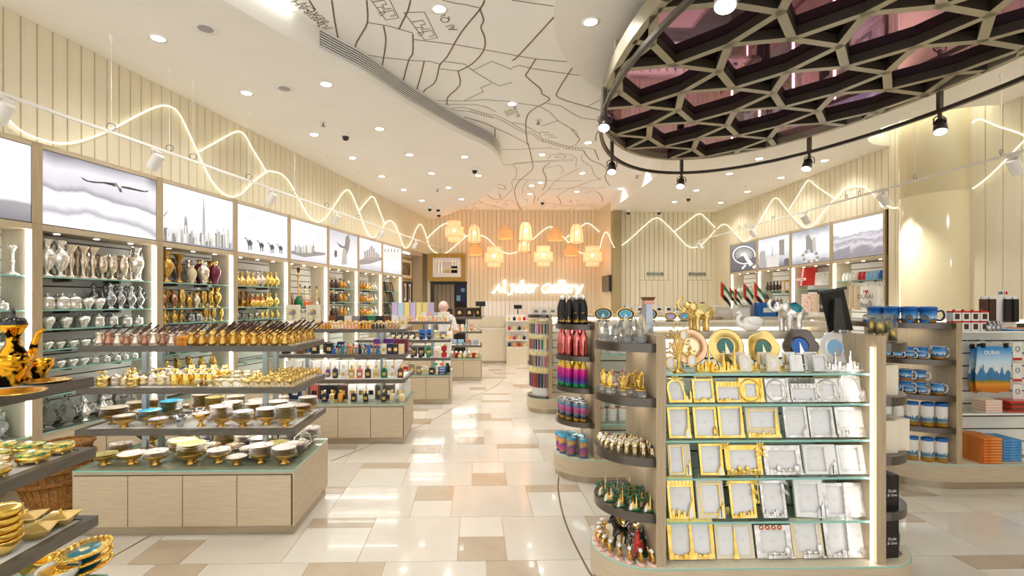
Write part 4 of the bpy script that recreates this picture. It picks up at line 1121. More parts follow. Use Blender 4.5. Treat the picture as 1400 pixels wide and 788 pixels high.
# ================================================================ goods: prototypes
random.seed(21)
PROF={
'urn':[(0,0),(.16,0),(.17,.03),(.06,.09),(.05,.16),(.12,.24),(.2,.42),(.22,.55),(.18,.68),(.09,.76),(.08,.84),(.15,.97),(.16,1.),(.13,.985)],
'trumpet':[(0,0),(.15,0),(.15,.03),(.05,.1),(.045,.3),(.09,.45),(.1,.55),(.06,.65),(.07,.78),(.15,.95),(.17,1.),(.14,.985)],
'amphora':[(0,0),(.13,0),(.14,.04),(.1,.07),(.16,.22),(.24,.45),(.25,.6),(.2,.74),(.11,.83),(.1,.9),(.16,1.),(.13,.985)],
'cup':[(0,0),(.16,0),(.17,.04),(.05,.1),(.05,.25),(.14,.35),(.19,.55),(.17,.75),(.13,.85),(.2,1.),(.18,.98)],
'bottle':[(0,0),(.2,0),(.24,.06),(.25,.3),(.2,.45),(.09,.58),(.07,.72),(.1,.76),(.1,.82),(.05,.86),(.03,.94),(0,1.)],
'flask':[(0,0),(.1,0),(.05,.06),(.06,.1),(.2,.25),(.22,.4),(.16,.55),(.06,.68),(.05,.8),(.09,.84),(.05,.9),(.02,.97),(0,1.)],
'ewer':[(0,0),(.17,0),(.15,.04),(.07,.1),(.17,.24),(.22,.38),(.17,.52),(.07,.68),(.07,.78),(.12,.84),(.1,.88),(.04,.93),(.03,.97),(0,1.)],
'candle':[(0,0),(.2,0),(.2,.04),(.1,.1),(.04,.16),(.04,.4),(.08,.45),(.04,.5),(.04,.75),(.09,.82),(.13,.9),(.13,.94),(.06,.95),(.05,1.),(0,1.)],
'jar':[(0,0),(.3,0),(.36,.08),(.38,.3),(.34,.55),(.38,.6),(.38,.66),(.2,.82),(.06,.88),(.09,.94),(0,1.)],
'bowl':[(0,0),(.28,0),(.26,.08),(.3,.2),(.5,.6),(.58,1.),(.55,.98),(.3,.4),(0,.3)],
'pedestal':[(0,0),(.3,0),(.28,.06),(.14,.16),(.13,.34),(.2,.42),(.5,.7),(.66,1.),(.62,.99),(.4,.72),(0,.6)],
'plate':[(0,0),(.3,0),(.34,.12),(.62,.6),(.68,.9),(.68,1.),(.6,.85),(.3,.4),(0,.35)],
'pot':[(0,0),(.26,0),(.34,.1),(.36,.3),(.28,.55),(.2,.68),(.22,.82),(.3,1.),(.27,.98)],
'tube':[(0,0),(.3,0),(.32,.02),(.32,.7),(.25,.74),(.2,.75),(.2,.96),(.17,1.),(0,1.)],
}
PC={}
def scaled(p,h,w=1.): return [(a*h*w,)+(b*h,)+tuple(c) for a,b,*c in p]
def lprot(name,cat,prof,h,mt,w=1.,n=14,mats=None,extra=None,nm2=None):
    """turned object; mats: dict of profile index -> extra material for that band"""
    key=(name,prof,h,mt if isinstance(mt,str) else str(mt),w,nm2)
    if key in PC: return PC[key]
    pr=[list(q) for q in scaled(PROF[prof],h,w)]
    ml=[M[mt] if isinstance(mt,str) else mt]
    if mats:
        for i,(idx,m) in enumerate(sorted(mats.items())):
            ml.append(M[m] if isinstance(m,str) else m); pr[idx].append(i+1)
    mb=MB().lathe([tuple(q) for q in pr],n)
    parts=[]
    if extra: ml=extra(mb,ml,h) or ml
    p=Proto(name,cat,[(name,mb.mesh(name,ml),None)])
    PC[key]=p; return p
def handles(two=True,r=.012,reach=.165,z0=.45,z1=.85):
    def f(mb,ml,h):
        for sx in ((-1,1) if two else (1,)):
            mb.tube([(sx*.12*h,0,z1*h),(sx*reach*h,0,(z1+.04)*h),(sx*(reach+.05)*h,0,(z0+z1)/2*h),(sx*.2*h,0,z0*h)],r*h*2,5)
        return ml
    return f
def spouted(mb,ml,h):
    mb.tube(smooth([(.15*h,0,.62*h),(.3*h,0,.7*h),(.34*h,0,.5*h),(.2*h,0,.34*h)],3),.018*h,5)
    mb.tube([(-.15*h,0,.36*h),(-.26*h,0,.45*h),(-.28*h,0,.62*h),(-.36*h,0,.74*h)],[.04*h,.03*h,.022*h,.014*h],6)
    return ml
def swan_extra(mb,ml,h):
    mb.tube([(.3*h,0,.3*h),(.46*h,0,.6*h),(.42*h,0,.95*h),(.28*h,0,1.05*h),(.2*h,0,.92*h)],[.1*h,.07*h,.05*h,.05*h,.03*h],6)
    return ml
def long_handle(mb,ml,h):
    mb.tube([(.25*h,0,.88*h),(.55*h,0,1.15*h),(1.02*h,0,1.55*h)],[.045*h,.055*h,.08*h],6,m=len(ml)); return ml+[M['wood_dark']]
def knobbed(mt):
    def f(mb,ml,h):
        mb.ell((0,0,1.03*h),(.09*h,.09*h,.09*h),8,5,m=len(ml)); return ml+[M[mt]]
    return f
vs_=dict(
 urn=lprot('vase','vase','urn',.3,'silver',extra=handles()),
 trumpet=lprot('vase','vase','trumpet',.28,'silver_warm'),
 cupv=lprot('goblet','goblet','cup',.22,'silver_warm'),
 jug=lprot('jug','jug','ewer',.2,'silver',extra=spouted),
 djug=lprot('coffee_pot','coffee pot','ewer',.22,'silver_dark',extra=spouted),
 swan=lprot('swan_dish','dish','bowl',.1,'silver',extra=swan_extra),
 sjar=lprot('lidded_jar','jar','jar',.11,'silver'),
 sdish=lprot('lidded_dish','dish','jar',.1,'silver',w=1.3),
 sbowl=lprot('silver_bowl','bowl','bowl',.055,'silver',w=1.3),
 candle=lprot('candlestick','candlestick','candle',.26,'silver'),
 spot=lprot('tea_pot','teapot','jar',.16,'silver',extra=spouted),
 cry=lprot('crystal_decanter','decanter','ewer',.24,'crystal_soft',extra=spouted),
 glassv=lprot('tall_vase','vase','trumpet',.24,'pewter'),
 bu=lprot('vase','vase','urn',.3,'brass',nm2='b'), bt=lprot('vase','vase','trumpet',.3,'brass_dark',nm2='b'),
 dk=lprot('vase','vase','urn',.28,'pewter',nm2='d'), cr_=lprot('vase','vase','amphora',.2,'cream_gloss',nm2='c'),
 bz=lprot('vase','vase','amphora',.27,'silver_warm',nm2='z'), mr=lprot('vase','vase','amphora',.3,'maroon',nm2='m',mats={6:'maroon',8:'gold'}),
 ba=lprot('vase','vase','amphora',.19,'brass',nm2='a'), bc=lprot('vase','vase','cup',.2,'brass',nm2='bc'), bp=lprot('vase','vase','urn',.2,'copper',nm2='cp'),
 be=lprot('ewer','ewer','ewer',.17,'brass',extra=spouted), bk_=lprot('knobbed_pot','pot','jar',.12,'silver_dark',extra=knobbed('red')),
 gb=lprot('perfume_bottle','bottle','bottle',.22,'gold'), gf=lprot('perfume_bottle','bottle','flask',.22,'gold_rich',nm2='f'), gs=lprot('perfume_bottle','bottle','flask',.2,'silver_warm',nm2='s'),
 gr_=lprot('jewelled_bottle','bottle','bottle',.19,'gold_rich',mats={4:'orange',6:'gold'}), gd=lprot('incense_burner','burner','candle',.2,'brass_dark',w=1.2), gd2=lprot('perfume_bottle','bottle','flask',.17,'silver_dark',nm2='d'),
 db=lprot('perfume_bottle','bottle','bottle',.2,'wood_dark',mats={7:'gold'},nm2='db'), db2=lprot('perfume_bottle','bottle','flask',.2,'amber',mats={8:'black'},nm2='da'), db3=lprot('perfume_bottle','bottle','tube',.17,'crystal_soft',mats={4:'gold'},nm2='dc'),
)
def where_row(i,z,where,seq,off0=-.09,off1=-.21,x0=.12,x1=None,two=True,dz=.0):
    """fill a glass shelf of wall bay i; seq of (proto key, description, count, scale)"""
    w=LS[i+1]-LS[i]; x1=w-.11 if x1 is None else x1
    items=[q for q in seq for _ in range(q[2])]
    n=len(items); 
    for k,q in enumerate(items):
        row=k%2 if two else 0
        x=x0+(x1-x0)*(k+.5)/n
        off=(off0 if row==0 else off1)+random.uniform(-.012,.012)
        spawn(vs_[q[0]],LW(LS[i]+x,z+dz,off),random.uniform(-.5,.5)+WANG,q[1]+' '+where,q[1]+'s '+where,scale=q[3]*random.uniform(.96,1.04))
T1='on the top shelf below the falcon lightbox'; T2='on the second shelf below the falcon lightbox'; T3='on the third shelf below the falcon lightbox'
where_row(1,1.765,T1,[('urn','two handled silver vase',4,1.05),('trumpet','slim warm silver vase',5,1.),('cupv','flared silver goblet',7,1.05),('trumpet','slim warm silver vase',3,.8)])
spawn(vs_['urn'],LW(LS[1]+.96,1.765,-.1),WANG,'largest silver urn standing last on the top shelf below the falcon lightbox',None,scale=1.12)
where_row(1,1.49,T2,[('spot','silver tea pot with spout',6,.9),('swan','silver swan shaped dish',3,1.0),('djug','dark silver coffee pot',8,1.1)])
where_row(1,1.33,T3,[('swan','silver swan shaped dish',5,.95),('sjar','silver lidded jar',5,1.1),('sdish','round silver covered dish',3,1.)])
where_row(1,1.16,'on the fourth shelf below the falcon lightbox',[('sbowl','small chased silver bowl',18,1.1)])
where_row(1,.995,'on the fifth shelf below the falcon lightbox',[('sbowl','small chased silver bowl',8,1.1),('sdish','round silver covered dish',10,.65)])
where_row(1,.78,'on the sixth shelf below the falcon lightbox',[('sbowl','small chased silver bowl',8,.9)])
where_row(1,.487,'on the bottom shelf below the falcon lightbox',[('cry','clear glass decanter with spout',4,1.),('jug','silver handled jug',3,1.05),('glassv','tall pewter vase',3,1.05),('cry','clear glass decanter with spout',2,.8)])
T0='at the shop front end'
where_row(0,1.765,'on the top shelf '+T0,[('candle','silver candlestick',3,.95)],x0=.7,x1=1.03)
where_row(0,1.49,'on the second shelf '+T0,[('spot','silver tea pot',2,1.1),('sdish','silver covered dish',2,.8)],x0=.7,x1=1.03)
where_row(0,1.33,'on the third shelf '+T0,[('sbowl','wide silver bowl',4,1.7)],x0=.7,x1=1.03)
where_row(0,1.16,'on the fourth shelf '+T0,[('sbowl','wide silver bowl',4,1.6)],x0=.7,x1=1.03)
where_row(0,.487,'on the bottom shelf '+T0,[('cry','clear glass jug',4,.9)],x0=.6,x1=1.03)
S1='on the top shelf below the skyline lightbox'; S2='on the second shelf below the skyline lightbox'
where_row(2,1.765,S1,[('bu','tall brass vase',1,1.1),('bt','tall dark brass vase',2,1.05),('dk','pewter vase',1,1.),('cr_','cream porcelain vase',1,1.),('bz','wide shouldered silver gilt vase',2,.98),('mr','maroon enamel vase with gold rim',2,.97),('bu','tall brass vase',1,.98)])
where_row(2,1.49,S2,[('bp','copper vase',3,1.),('bc','brass goblet vase',2,1.),('ba','round brass vase',2,.75),('cr_','cream porcelain vase',1,.75),('bz','silver gilt vase',1,.6),('bc','brass goblet vase',5,.95),('bu','slim brass vase',2,.8)])
where_row(2,1.33,'on the third shelf below the skyline lightbox',[('be','brass ewer with spout',6,.85),('bk_','pot with a red knob',4,1.),('bc','brass goblet vase',5,.75)])
where_row(2,1.16,'on the fourth shelf below the skyline lightbox',[('be','brass ewer with spout',8,.8)])
where_row(2,.995,'on the fifth shelf below the skyline lightbox',[('bk_','pot with a red knob',11,.95)])
where_row(2,.78,'on the sixth shelf below the skyline lightbox',[('bc','brass goblet vase',6,.7),('be','brass ewer with spout',4,.8)])
where_row(3,1.765,'on the top shelf below the camel lightbox',[('gb','gilt perfume bottle',7,.95),('gs','silver gilt perfume flask',4,1.1),('gf','ornate gold flask',7,1.05)])
where_row(3,1.49,'on the second shelf below the camel lightbox',[('gd','brass incense burner',5,1.05),('gr_','gold bottle with an orange jewel',7,1.),('gf','ornate gold flask',6,.95)])
where_row(3,1.33,'on the third shelf below the camel lightbox',[('gd2','dark silver flask',7,.75),('gf','ornate gold flask',8,.6)])
where_row(3,1.16,'on the fourth shelf below the camel lightbox',[('gd2','dark silver flask',6,.7),('gb','gilt perfume bottle',6,.55)])
where_row(3,.995,'on the fifth shelf below the camel lightbox',[('gb','gilt perfume bottle',10,.5)])
for zi,(z,nmz) in enumerate(((1.8,'top'),(1.56,'second'),(1.3,'third'))):
    where_row(5,z,'on the %s shelf below the falconer lightbox'%nmz,[('db','dark perfume bottle with gold neck',5,1.),('db2','amber perfume flask',4,.95),('db3','clear scent bottle with gold cap',3,.9)])
    where_row(6,z,'on the %s shelf below the castle lightbox'%nmz,[('db2','amber perfume flask',5,.85),('gr_','gold bottle with an orange jewel',4,.85),('gs','silver gilt perfume flask',4,.85)])
# water pipes
def pipe_proto(c1,c2,k):
    b=MB().lathe(scaled([(0,0),(.2,0),(.22,.03),(.2,.14),(.1,.22),(.08,.26)],.62,.55),16).mesh('vase',M[c1])
    s=MB().lathe(scaled([(.035,.25),(.05,.28),(.03,.33),(.05,.42),(.03,.5),(.055,.58),(.03,.66),(.04,.74),(.1,.77),(.1,.785),(.03,.8),(.03,.86)],.62,.6),12).mesh('stem',M['gold'])
    h=MB().tube([(.02,-.0,.24),(.06,-.03,.28),(.07,-.05,.18),(.05,-.07,.1),(.06,-.05,.04)],.009,6).mesh('hose',M[c2])
    w=MB().lathe(scaled([(.02,.85),(.07,.92),(.075,.99),(.06,1.)],.62,.6),12).mesh('bowl',M['walnut'])
    return Proto('water_pipe','water pipe',[('vase',b,None),('stem',s,None),('hose',h,None),('bowl',w,None)])
P_=[pipe_proto('green','green_dark',0),pipe_proto('red_glass','red',1),pipe_proto('silver_warm','black',2),pipe_proto('orange','orange',3)]
wp=[(0,.12,1.49,1.0,'green water pipe with a gold stem'),(1,.3,1.49,.75,'red water pipe with a gold stem'),(0,.42,1.49,1.05,'green water pipe with a gold stem'),(2,.45,1.49,.62,'silver water pipe with a black hose'),(1,.58,1.49,.6,'red water pipe with a gold stem'),(3,.72,1.49,.58,'orange water pipe'),(3,.85,1.49,.58,'orange water pipe'),(2,.93,1.49,.58,'silver water pipe with a black hose')]
for a,x,z,s,l in wp: spawn(P_[a],LW(LS[4]+x,z,-.12-.08*(a%2)),WANG+random.uniform(-1,1),l+' below the ferris wheel lightbox',l+'s below the ferris wheel',scale=s*.93)
for k in range(7): spawn(P_[(1,0,3,2)[k%4]],LW(LS[4]+.12+k*.13,1.16,-.14),WANG,('red','green','orange','silver')[k%4]+' water pipe on the shelf under the tall pipes',('red','green','orange','silver')[k%4]+' water pipes on the lower shelf',scale=.45)
# tilted frames in the last bay
tf=[]
for nm,c,c2 in (('gilt','gold','paper'),('walnut','walnut','cream'),('black','black','paper')):
    f=MB().prism([(-.09,0),(.09,0),(.09,.22),(-.09,.22)],-.01,.006,holes=[[(-.065,.03),(.065,.03),(.065,.19),(-.065,.19)]],mx=Matrix.Rotation(R(90),4,'X')).mesh('border',M[c])
    p=MB().box(-.07,.07,-.004,.004,.028,.192).mesh('picture',M['print_grey'] if c=='black' else M[c2])
    tf.append((nm,Proto('picture_frame','picture frame',[('border',f,None),('picture',p,None)])))
for zi,(z,nmz) in enumerate(((1.8,'top'),(1.56,'second'),(1.3,'third'))):
    for k in range(5):
        nm,pr=tf[(k+zi)%3]
        spawn(pr,LW(LS[7]+.16+k*.19,z+.003,-.16),0,nm+' tilted picture frame on the %s shelf below the horses lightbox'%nmz,nm+' tilted frames on the %s shelf'%nmz,rot=(R(-14),0,WANG+.75))
# framed pictures in the white niche
def wallpic(s0,s1,z0,z1,bord,matc,art,label,off=-.27):
    t=thing('framed_picture',label,'picture',LW(s0,z0,off),WANG); w=s1-s0; h=z1-z0; b=.05
    mx=Matrix(((1,0,0,0),(0,0,1,0),(0,1,0,0),(0,0,0,1)))
    obj('border',MB().prism([(0,0),(w,0),(w,h),(0,h)],-.03,0,holes=[[(b,b),(w-b,b),(w-b,h-b),(b,h-b)]],mx=mx).mesh('border',M[bord]),t)
    obj('mount',MB().box(b-.003,w-b+.003,-.012,-.002,b-.003,h-b+.003).mesh('mount',M[matc]),t)
    obj('picture',MB().box(b+.06,w-b-.06,-.015,-.012,b+.07,h-b-.07).mesh('picture',M[art]),t)
mat('art_dark','#4a3a28',.5,col2='#8f7a58',nscale=9)
for a in ((.08,.45,2.0,2.65,'white','cream','art_dark','tall white framed picture at the top of the niche'),(.08,.45,1.2,1.95,'white','cream','charcoal','tall white framed picture in the middle of the niche'),(.5,1.32,2.12,2.68,'gold','cream','art_dark','wide gilt framed picture of a boat in the niche'),(.48,.68,1.55,2.08,'silver_warm','cream','art_dark','narrow silver framed picture in the niche'),(.7,.98,1.55,2.08,'wood_dark','paper','charcoal','dark framed portrait picture under the gilt boat picture'),(1.0,1.3,1.5,2.08,'black','paper','art_dark','black framed portrait picture nearest the corner')):
    wallpic(7.82+a[0],7.82+a[1],*a[2:])
for k in range(4):
    tag(obj('dagger',MB().tube([(0,0,0),(.2,0,-.03),(.42,0,-.02),(.6,0,.05)],[.012,.028,.022,.03],6).mesh('dagger',M['brass']),None,LW(7.82+.62,1.45-k*.12,-.24),WANG),'curved brass dagger hung below the framed pictures','dagger','curved daggers in the niche')
# gilt framed picture on the end wall
def backpic(px0,px1,py0,py1,y,label):
    p=PY(px0,py1,y); q=PY(px1,py0,y); w=q.x-p.x; h=q.z-p.z; b=.11
    t=thing('framed_picture',label,'picture',(p.x,y,p.z)); mx=Matrix(((1,0,0,0),(0,0,1,0),(0,1,0,0),(0,0,0,1)))
    obj('border',MB().prism([(0,0),(w,0),(w,h),(0,h)],-.05,.045,holes=[[(b,b),(w-b,b),(w-b,h-b),(b,h-b)]],mx=mx).mesh('border',mk('carved_gilt','#8a6a2c',.4,.6,col2='#c79f4d',nscale=40,bump=.5)),t)
    obj('mount',MB().box(b-.003,w-b+.003,-.02,0.04,b-.003,h-b+.003).mesh('mount',M['paper']),t)
    pm=ramp_z('mosque_art',b,h-b,[(0,'#b58a3a'),(.3,'#c9a75f'),(.4,'#d8d3c8'),(1,'#c9c6bf')],.4,.3,14)
    pc=obj('picture',MB().box(b+.12,w-b-.12,-.026,-.02,b+.12,h-b-.12).mesh('picture',pm),t)
    obj('shrine',MB().box(w*.62,w*.79,-.03,-.026,h*.3,h*.55).mesh('shrine',M['black']),pc)
    obj('shrine_band',MB().box(w*.62,w*.79,-.0305,-.03,h*.42,h*.46).mesh('shrine_band',M['gold']),pc)
    for k in (.28,.36,.66,.73): obj('minaret',MB().taper((w*k,-.028),(.04,.004),(.015,.004),h*.3,h*.76).mesh('minaret',M['silver_warm']),pc)
backpic(586,636,347,385,YB-.06,'large carved gilt framed picture of a shrine with minarets above the doorway')
# ================================================================ goods on the tiered tables
def ton(k,u,v,z): # point on table k: u along the face from its wall end (0..1), v depth from the face (0..1)
    x1,y0=TB[k]; return Vector((x1-1.45+.05+u*1.35,y0+.06+v*.58,z))
cop=lprot('coffee_pot','coffee pot','pot',.085,'copper',extra=long_handle,nm2='c')
sop=lprot('coffee_pot','coffee pot','pot',.085,'silver_warm',extra=long_handle,nm2='s')
bop=lprot('coffee_pot','coffee pot','pot',.085,'brass',extra=long_handle,nm2='b')
Z0,Z1,Z2_,Z3_=.4405,.70,.975,1.255
for k in range(9):
    for v in (.1,.42,.75):
        p=sop if (k+int(v*10))%2 else cop
        nm='silver' if p is sop else 'copper'
        spawn(p,ton(1,.03+k*.045,v,Z3_),random.uniform(.5,.9),nm+' long handled coffee pot on the top tray of the brass table',nm+' coffee pots on the top tray',scale=random.uniform(.85,1.1))
amb=lprot('lidded_canister','canister','jar',.09,'amber',extra=None,nm2='am')
for k in range(3): spawn(amb,ton(1,.43+k*.035,.12,Z3_),0,'amber canister between the coffee pots on the brass table','amber canisters among the coffee pots',scale=.9)
for k in range(10):
    for j,v in enumerate((.06,.28,.5,.72,.94)):
        spawn(bop,ton(1,.5+k*.052,v,Z3_),random.uniform(-.15,.25),'brass long handled coffee pot on the top tray of the brass table','brass coffee pots on the top tray',scale=random.uniform(.92,1.12)*(1.1 if j>2 else 1))
# second tray: sugar bowls, banded jars, dishes, spouted lamps
sug=lprot('sugar_bowl','bowl','jar',.08,'gold_pale',w=1.15); sug2=lprot('sugar_bowl','bowl','jar',.09,'silver_warm',w=1.1,nm2='s')
bird_=MB(); 
bandj=lprot('banded_jar','jar','tube',.12,'gold_rich',mats={3:'white',5:'gold'})
leaf=MB(); 
for k in range(5):
    a=k*2*math.pi/5; leaf.tube([(0,0,.09),(.02*math.cos(a),.02*math.sin(a),.105),(.035*math.cos(a),.035*math.sin(a),.095)],[.004,.007,.002],5)
leaf.lathe(scaled(PROF['jar'],.085,1.2),14)
palmb=Proto('palm_topped_bowl','bowl',[('palm_topped_bowl',leaf.mesh('palm_topped_bowl',M['gold']),None)])
for k in range(4): spawn(palmb,ton(1,.04+k*.075,.1+.25*(k%2),Z2_),0,'gold bowl with a palm leaf finial on the second tray','palm topped bowls on the second tray')
for k in range(8):
    for v in (.15,.5,.82): spawn(sug if (k+int(v*9))%2 else sug2,ton(1,.03+k*.047,v+.05,Z2_),0,('pale gold' if (k+int(v*9))%2 else 'silver gilt')+' lidded sugar bowl on the second tray of the brass table',('pale gold' if (k+int(v*9))%2 else 'silver gilt')+' sugar bowls',scale=random.uniform(.8,1.05))
for k in range(8): spawn(bandj,ton(1,.38+(k%4)*.06,.2+.35*(k//4),Z2_),0,'gold jar with white bands on the second tray of the brass table','white banded jars on the second tray',scale=.95)
shell=lprot('footed_dish','dish','pedestal',.05,'gold_pale',w=1.25)
for k in range(5):
    for v in (.12,.5,.82): spawn(shell,ton(1,.52+k*.055,v,Z2_),0,'pale gold footed dish on the second tray of the brass table','pale gold footed dishes',scale=random.uniform(.85,1.1))
lampm=MB().lathe(scaled([(0,0),(.3,0),(.2,.1),(.1,.25),(.4,.5),(.45,.65),(.25,.8),(.05,.9),(0,1)],.05),12)
lampm.tube([(-.015,0,.03),(-.045,0,.035),(-.06,0,.05)],[.012,.007,.005],6); lampm.tube([(.018,0,.04),(.04,0,.05),(.042,0,.03),(.02,0,.022)],.003,5)
alad=Proto('oil_lamp','oil lamp',[('oil_lamp',lampm.mesh('oil_lamp',M['gold']),None)])
for k in range(5):
    for j in range(8): spawn(alad,ton(1,.785+k*.052,.05+j*.128,Z2_),random.uniform(-.05,.05)+.75,'small gold spouted oil lamp lined up on the second tray','gold oil lamps in rows',scale=(.85,.85,random.uniform(1.25,1.5)))
# stacked plates and bowls
encol=['enamel_a','enamel_b','enamel_c','enamel_d']
def platep(mt,r,nm): return lprot('plate','plate','plate',r,'brass',w=1.,n=18,mats={6:mt},nm2=mt+nm)
def flat_plate(mt,key):
    k=('fp',mt,key)
    if k not in PC:
        mb=MB().lathe([(0,0),(.035,0),(.04,.003),(.072,.018),(.078,.022,1),(.072,.02),(.04,.008),(0,.007)],20)
        PC[k]=Proto('plate','plate',[('plate',mb.mesh('plate',[M[key],M[mt]]),None)])
    return PC[k]
def foot_bowl(mt,key):
    k=('fb',mt,key)
    if k not in PC:
        mb=MB().lathe([(0,0),(.034,0),(.034,.004),(.02,.012),(.02,.02),(.04,.028),(.07,.05),(.078,.062),(.08,.066,1),(.074,.06),(.045,.04),(0,.034)],20)
        PC[k]=Proto('footed_bowl','bowl',[('footed_bowl',mb.mesh('footed_bowl',[M[key],M[mt]]),None)])
    return PC[k]
def stack(p,n,mt,key,what,where,s=1.,bowl=True,step=.0145):
    z=p.z
    if bowl:
        spawn(foot_bowl(mt,key),p,random.uniform(0,3),'%s footed bowl under the plates %s'%(what,where),what+' footed bowls '+where,scale=s); z+=.054*s
    for i in range(n):
        spawn(flat_plate(mt,key),Vector((p.x+random.uniform(-.002,.002),p.y+random.uniform(-.002,.002),z)),random.uniform(0,3),'%s plate stacked %s'%(what,where),what+' plates '+where,scale=s); z+=step*s
    return z
TR='on the third tray of the brass table'; BS='on the glass base of the brass table'
names={'enamel_a':'rust patterned','enamel_b':'green flowered','enamel_c':'violet patterned','enamel_d':'red flowered','turquoise':'turquoise lined','cream':'cream','enamel_olive':'olive flowered','silver_warm':'silver','pewter':'pewter','walnut':'copper brown','white':'white'}
def relax(it,x0,x1,y0,y1,n=160):
    """push round footprints apart on a shelf; entries [x, y, r, movable]"""
    for _ in range(n):
        for i,p in enumerate(it):
            for q in it[i+1:]:
                dx,dy=q[0]-p[0],q[1]-p[1]; d=math.hypot(dx,dy) or 1e-4; m_=p[2]+q[2]+.003
                if d<m_:
                    k=(m_-d)/d*(.5 if p[3] and q[3] else 1.)
                    if p[3]: p[0]-=dx*k; p[1]-=dy*k
                    if q[3]: q[0]+=dx*k; q[1]+=dy*k
        for p in it:
            if p[3]: p[0]=min(max(p[0],x0+p[2]),x1-p[2]); p[1]=min(max(p[1],y0+p[2]),y1-p[2])
sw=lprot('swan_bowl','bowl','bowl',.07,'silver_dark',extra=swan_extra,nm2='sw')
cake=lprot('cake_stand','cake stand','pedestal',.09,'brass',w=1.,mats={7:'enamel_d'})
hb=MB().lathe([(0,0),(.03,0),(.03,.01),(.05,.03),(.07,.055),(.066,.052),(.04,.03),(0,.02)],18)
hb.tube([(-.07,0,.05),(-.06,0,.1),(0,0,.135),(.06,0,.1),(.07,0,.05)],.005,6)
hbp=Proto('basket_bowl','bowl',[('basket_bowl',hb.mesh('basket_bowl',M['silver']),None)])
big=lprot('pedestal_bowl','bowl','pedestal',.16,'copper',w=.95,n=24,mats={7:'enamel_a'})
def shelf_of_stacks(z,where,stacks,extras,f,y1):
    x1,y0=TB[1]; rec=[]
    for px in (x1-1.45+.3,x1-.3):
        for py in (y0+.74*.36,y0+.74*.6): rec.append([px,py,.025,False])
    n0=len(rec)
    for a in stacks:
        p=ton(1,a[0],a[1],z); rec.append([p.x,p.y,.081*a[5]*f,True])
    for e in extras:
        p=ton(1,e[0],e[1],z); rec.append([p.x,p.y,e[2],True])
    relax(rec,x1-1.45+.03,x1-.03,y0+.05,y0+y1)
    for a,r in zip(stacks,rec[n0:]): stack(Vector((r[0],r[1],z)),a[2],a[3],a[4],names[a[3]],where,a[5]*f)
    for e,r in zip(extras,rec[n0+len(stacks):]): spawn(e[3],(r[0],r[1],z),e[6] if len(e)>6 else 0,e[4],e[5],scale=e[7] if len(e)>7 else 1.)
shelf_of_stacks(Z1,TR,[(.03,.1,3,'cream','brass_dark',1.0),(.11,.12,2,'enamel_a','brass',.8),(.2,.12,3,'turquoise','brass',.85),(.27,.42,5,'turquoise','brass',.9),(.29,.08,1,'enamel_c','brass',.7),(.38,.14,1,'pewter','silver_warm',.9),(.66,.1,6,'enamel_d','brass',.85),(.77,.1,4,'enamel_c','brass',.8),(.86,.1,4,'white','brass',.85),(.95,.1,6,'white','brass',.85),(.6,.45,5,'enamel_b','brass',.85),(.72,.5,4,'enamel_a','brass',.85),(.84,.5,5,'white','brass',.85),(.95,.52,2,'enamel_d','brass',.85),(.95,.85,4,'white','brass',.85),(.16,.55,0,'enamel_c','brass',.9),(.45,.75,6,'enamel_olive','brass',.8),(.53,.8,6,'enamel_b','brass',.8),(.36,.8,6,'cream','brass_dark',.85),(.05,.6,3,'cream','brass',.9),(.7,.85,3,'enamel_b','brass',.85),(.82,.88,4,'enamel_d','brass',.85),(.2,.85,3,'enamel_a','brass',.75),(.1,.85,4,'cream','brass',.75),(.28,.8,2,'enamel_d','brass',.7),(.88,.7,3,'enamel_c','brass',.7)],
 [(.47,.12,.07,sw,'silver swan necked bowl '+TR,'swan necked bowls '+TR,2.,1.1),(.55,.3,.06,sw,'silver swan necked bowl '+TR,'swan necked bowls '+TR,1.,1.),(.42,.45,.06,sw,'silver swan necked bowl '+TR,'swan necked bowls '+TR,.3,1.),(.57,.15,.062,cake,'brass pedestal cake stand '+TR,'cake stands '+TR),(.5,.55,.062,cake,'brass pedestal cake stand '+TR,'cake stands '+TR)],1.1,.66)
shelf_of_stacks(Z0,BS,[(.08,.08,1,'enamel_olive','brass',.95),(.17,.07,0,'enamel_a','brass',1.05),(.27,.07,2,'enamel_a','brass',.95),(.38,.08,3,'enamel_olive','brass',1.1),(.49,.08,4,'enamel_olive','brass',1.1),(.59,.07,2,'enamel_d','brass',.95),(.68,.07,0,'enamel_a','brass',.8),(.78,.09,4,'enamel_d','brass',.95),(.89,.08,3,'white','brass',1.0),(.86,.32,1,'enamel_olive','brass',1.0),(.97,.3,2,'enamel_d','pewter',.95),(.97,.62,4,'enamel_d','silver_warm',.9),(.97,.9,4,'enamel_a','silver_warm',.9),(.03,.3,3,'enamel_a','brass',.9),(.3,.62,3,'enamel_d','pewter',.85),(.42,.6,4,'enamel_c','pewter',.85),(.55,.6,6,'enamel_olive','brass_dark',.9),(.67,.62,3,'silver_warm','pewter',.9),(.8,.65,3,'white','pewter',.9),(.62,.33,1,'silver_warm','silver_warm',.9),(.5,.35,2,'silver_warm','pewter',.85),(.72,.35,1,'silver_warm','silver_dark',.9),(.5,.85,3,'enamel_a','brass',.75),(.62,.9,3,'enamel_b','brass',.75),(.75,.9,4,'enamel_d','brass',.75),(.86,.9,3,'white','brass',.75),(.05,.6,2,'enamel_d','brass',.75)],
 [(.17,.42,.12,big,'large copper pedestal bowl with a patterned rim on the brass table base',None,0,1.1),(.27,.86,.1,big,'copper pedestal bowl behind the largest one on the brass table base',None,0,.9),(.4,.28,.075,hbp,'silver basket bowl with a hoop handle '+BS,'basket bowls '+BS,.4),(.93,.45,.075,hbp,'silver basket bowl with a hoop handle '+BS,'basket bowls '+BS,.8)],1.06,.73)
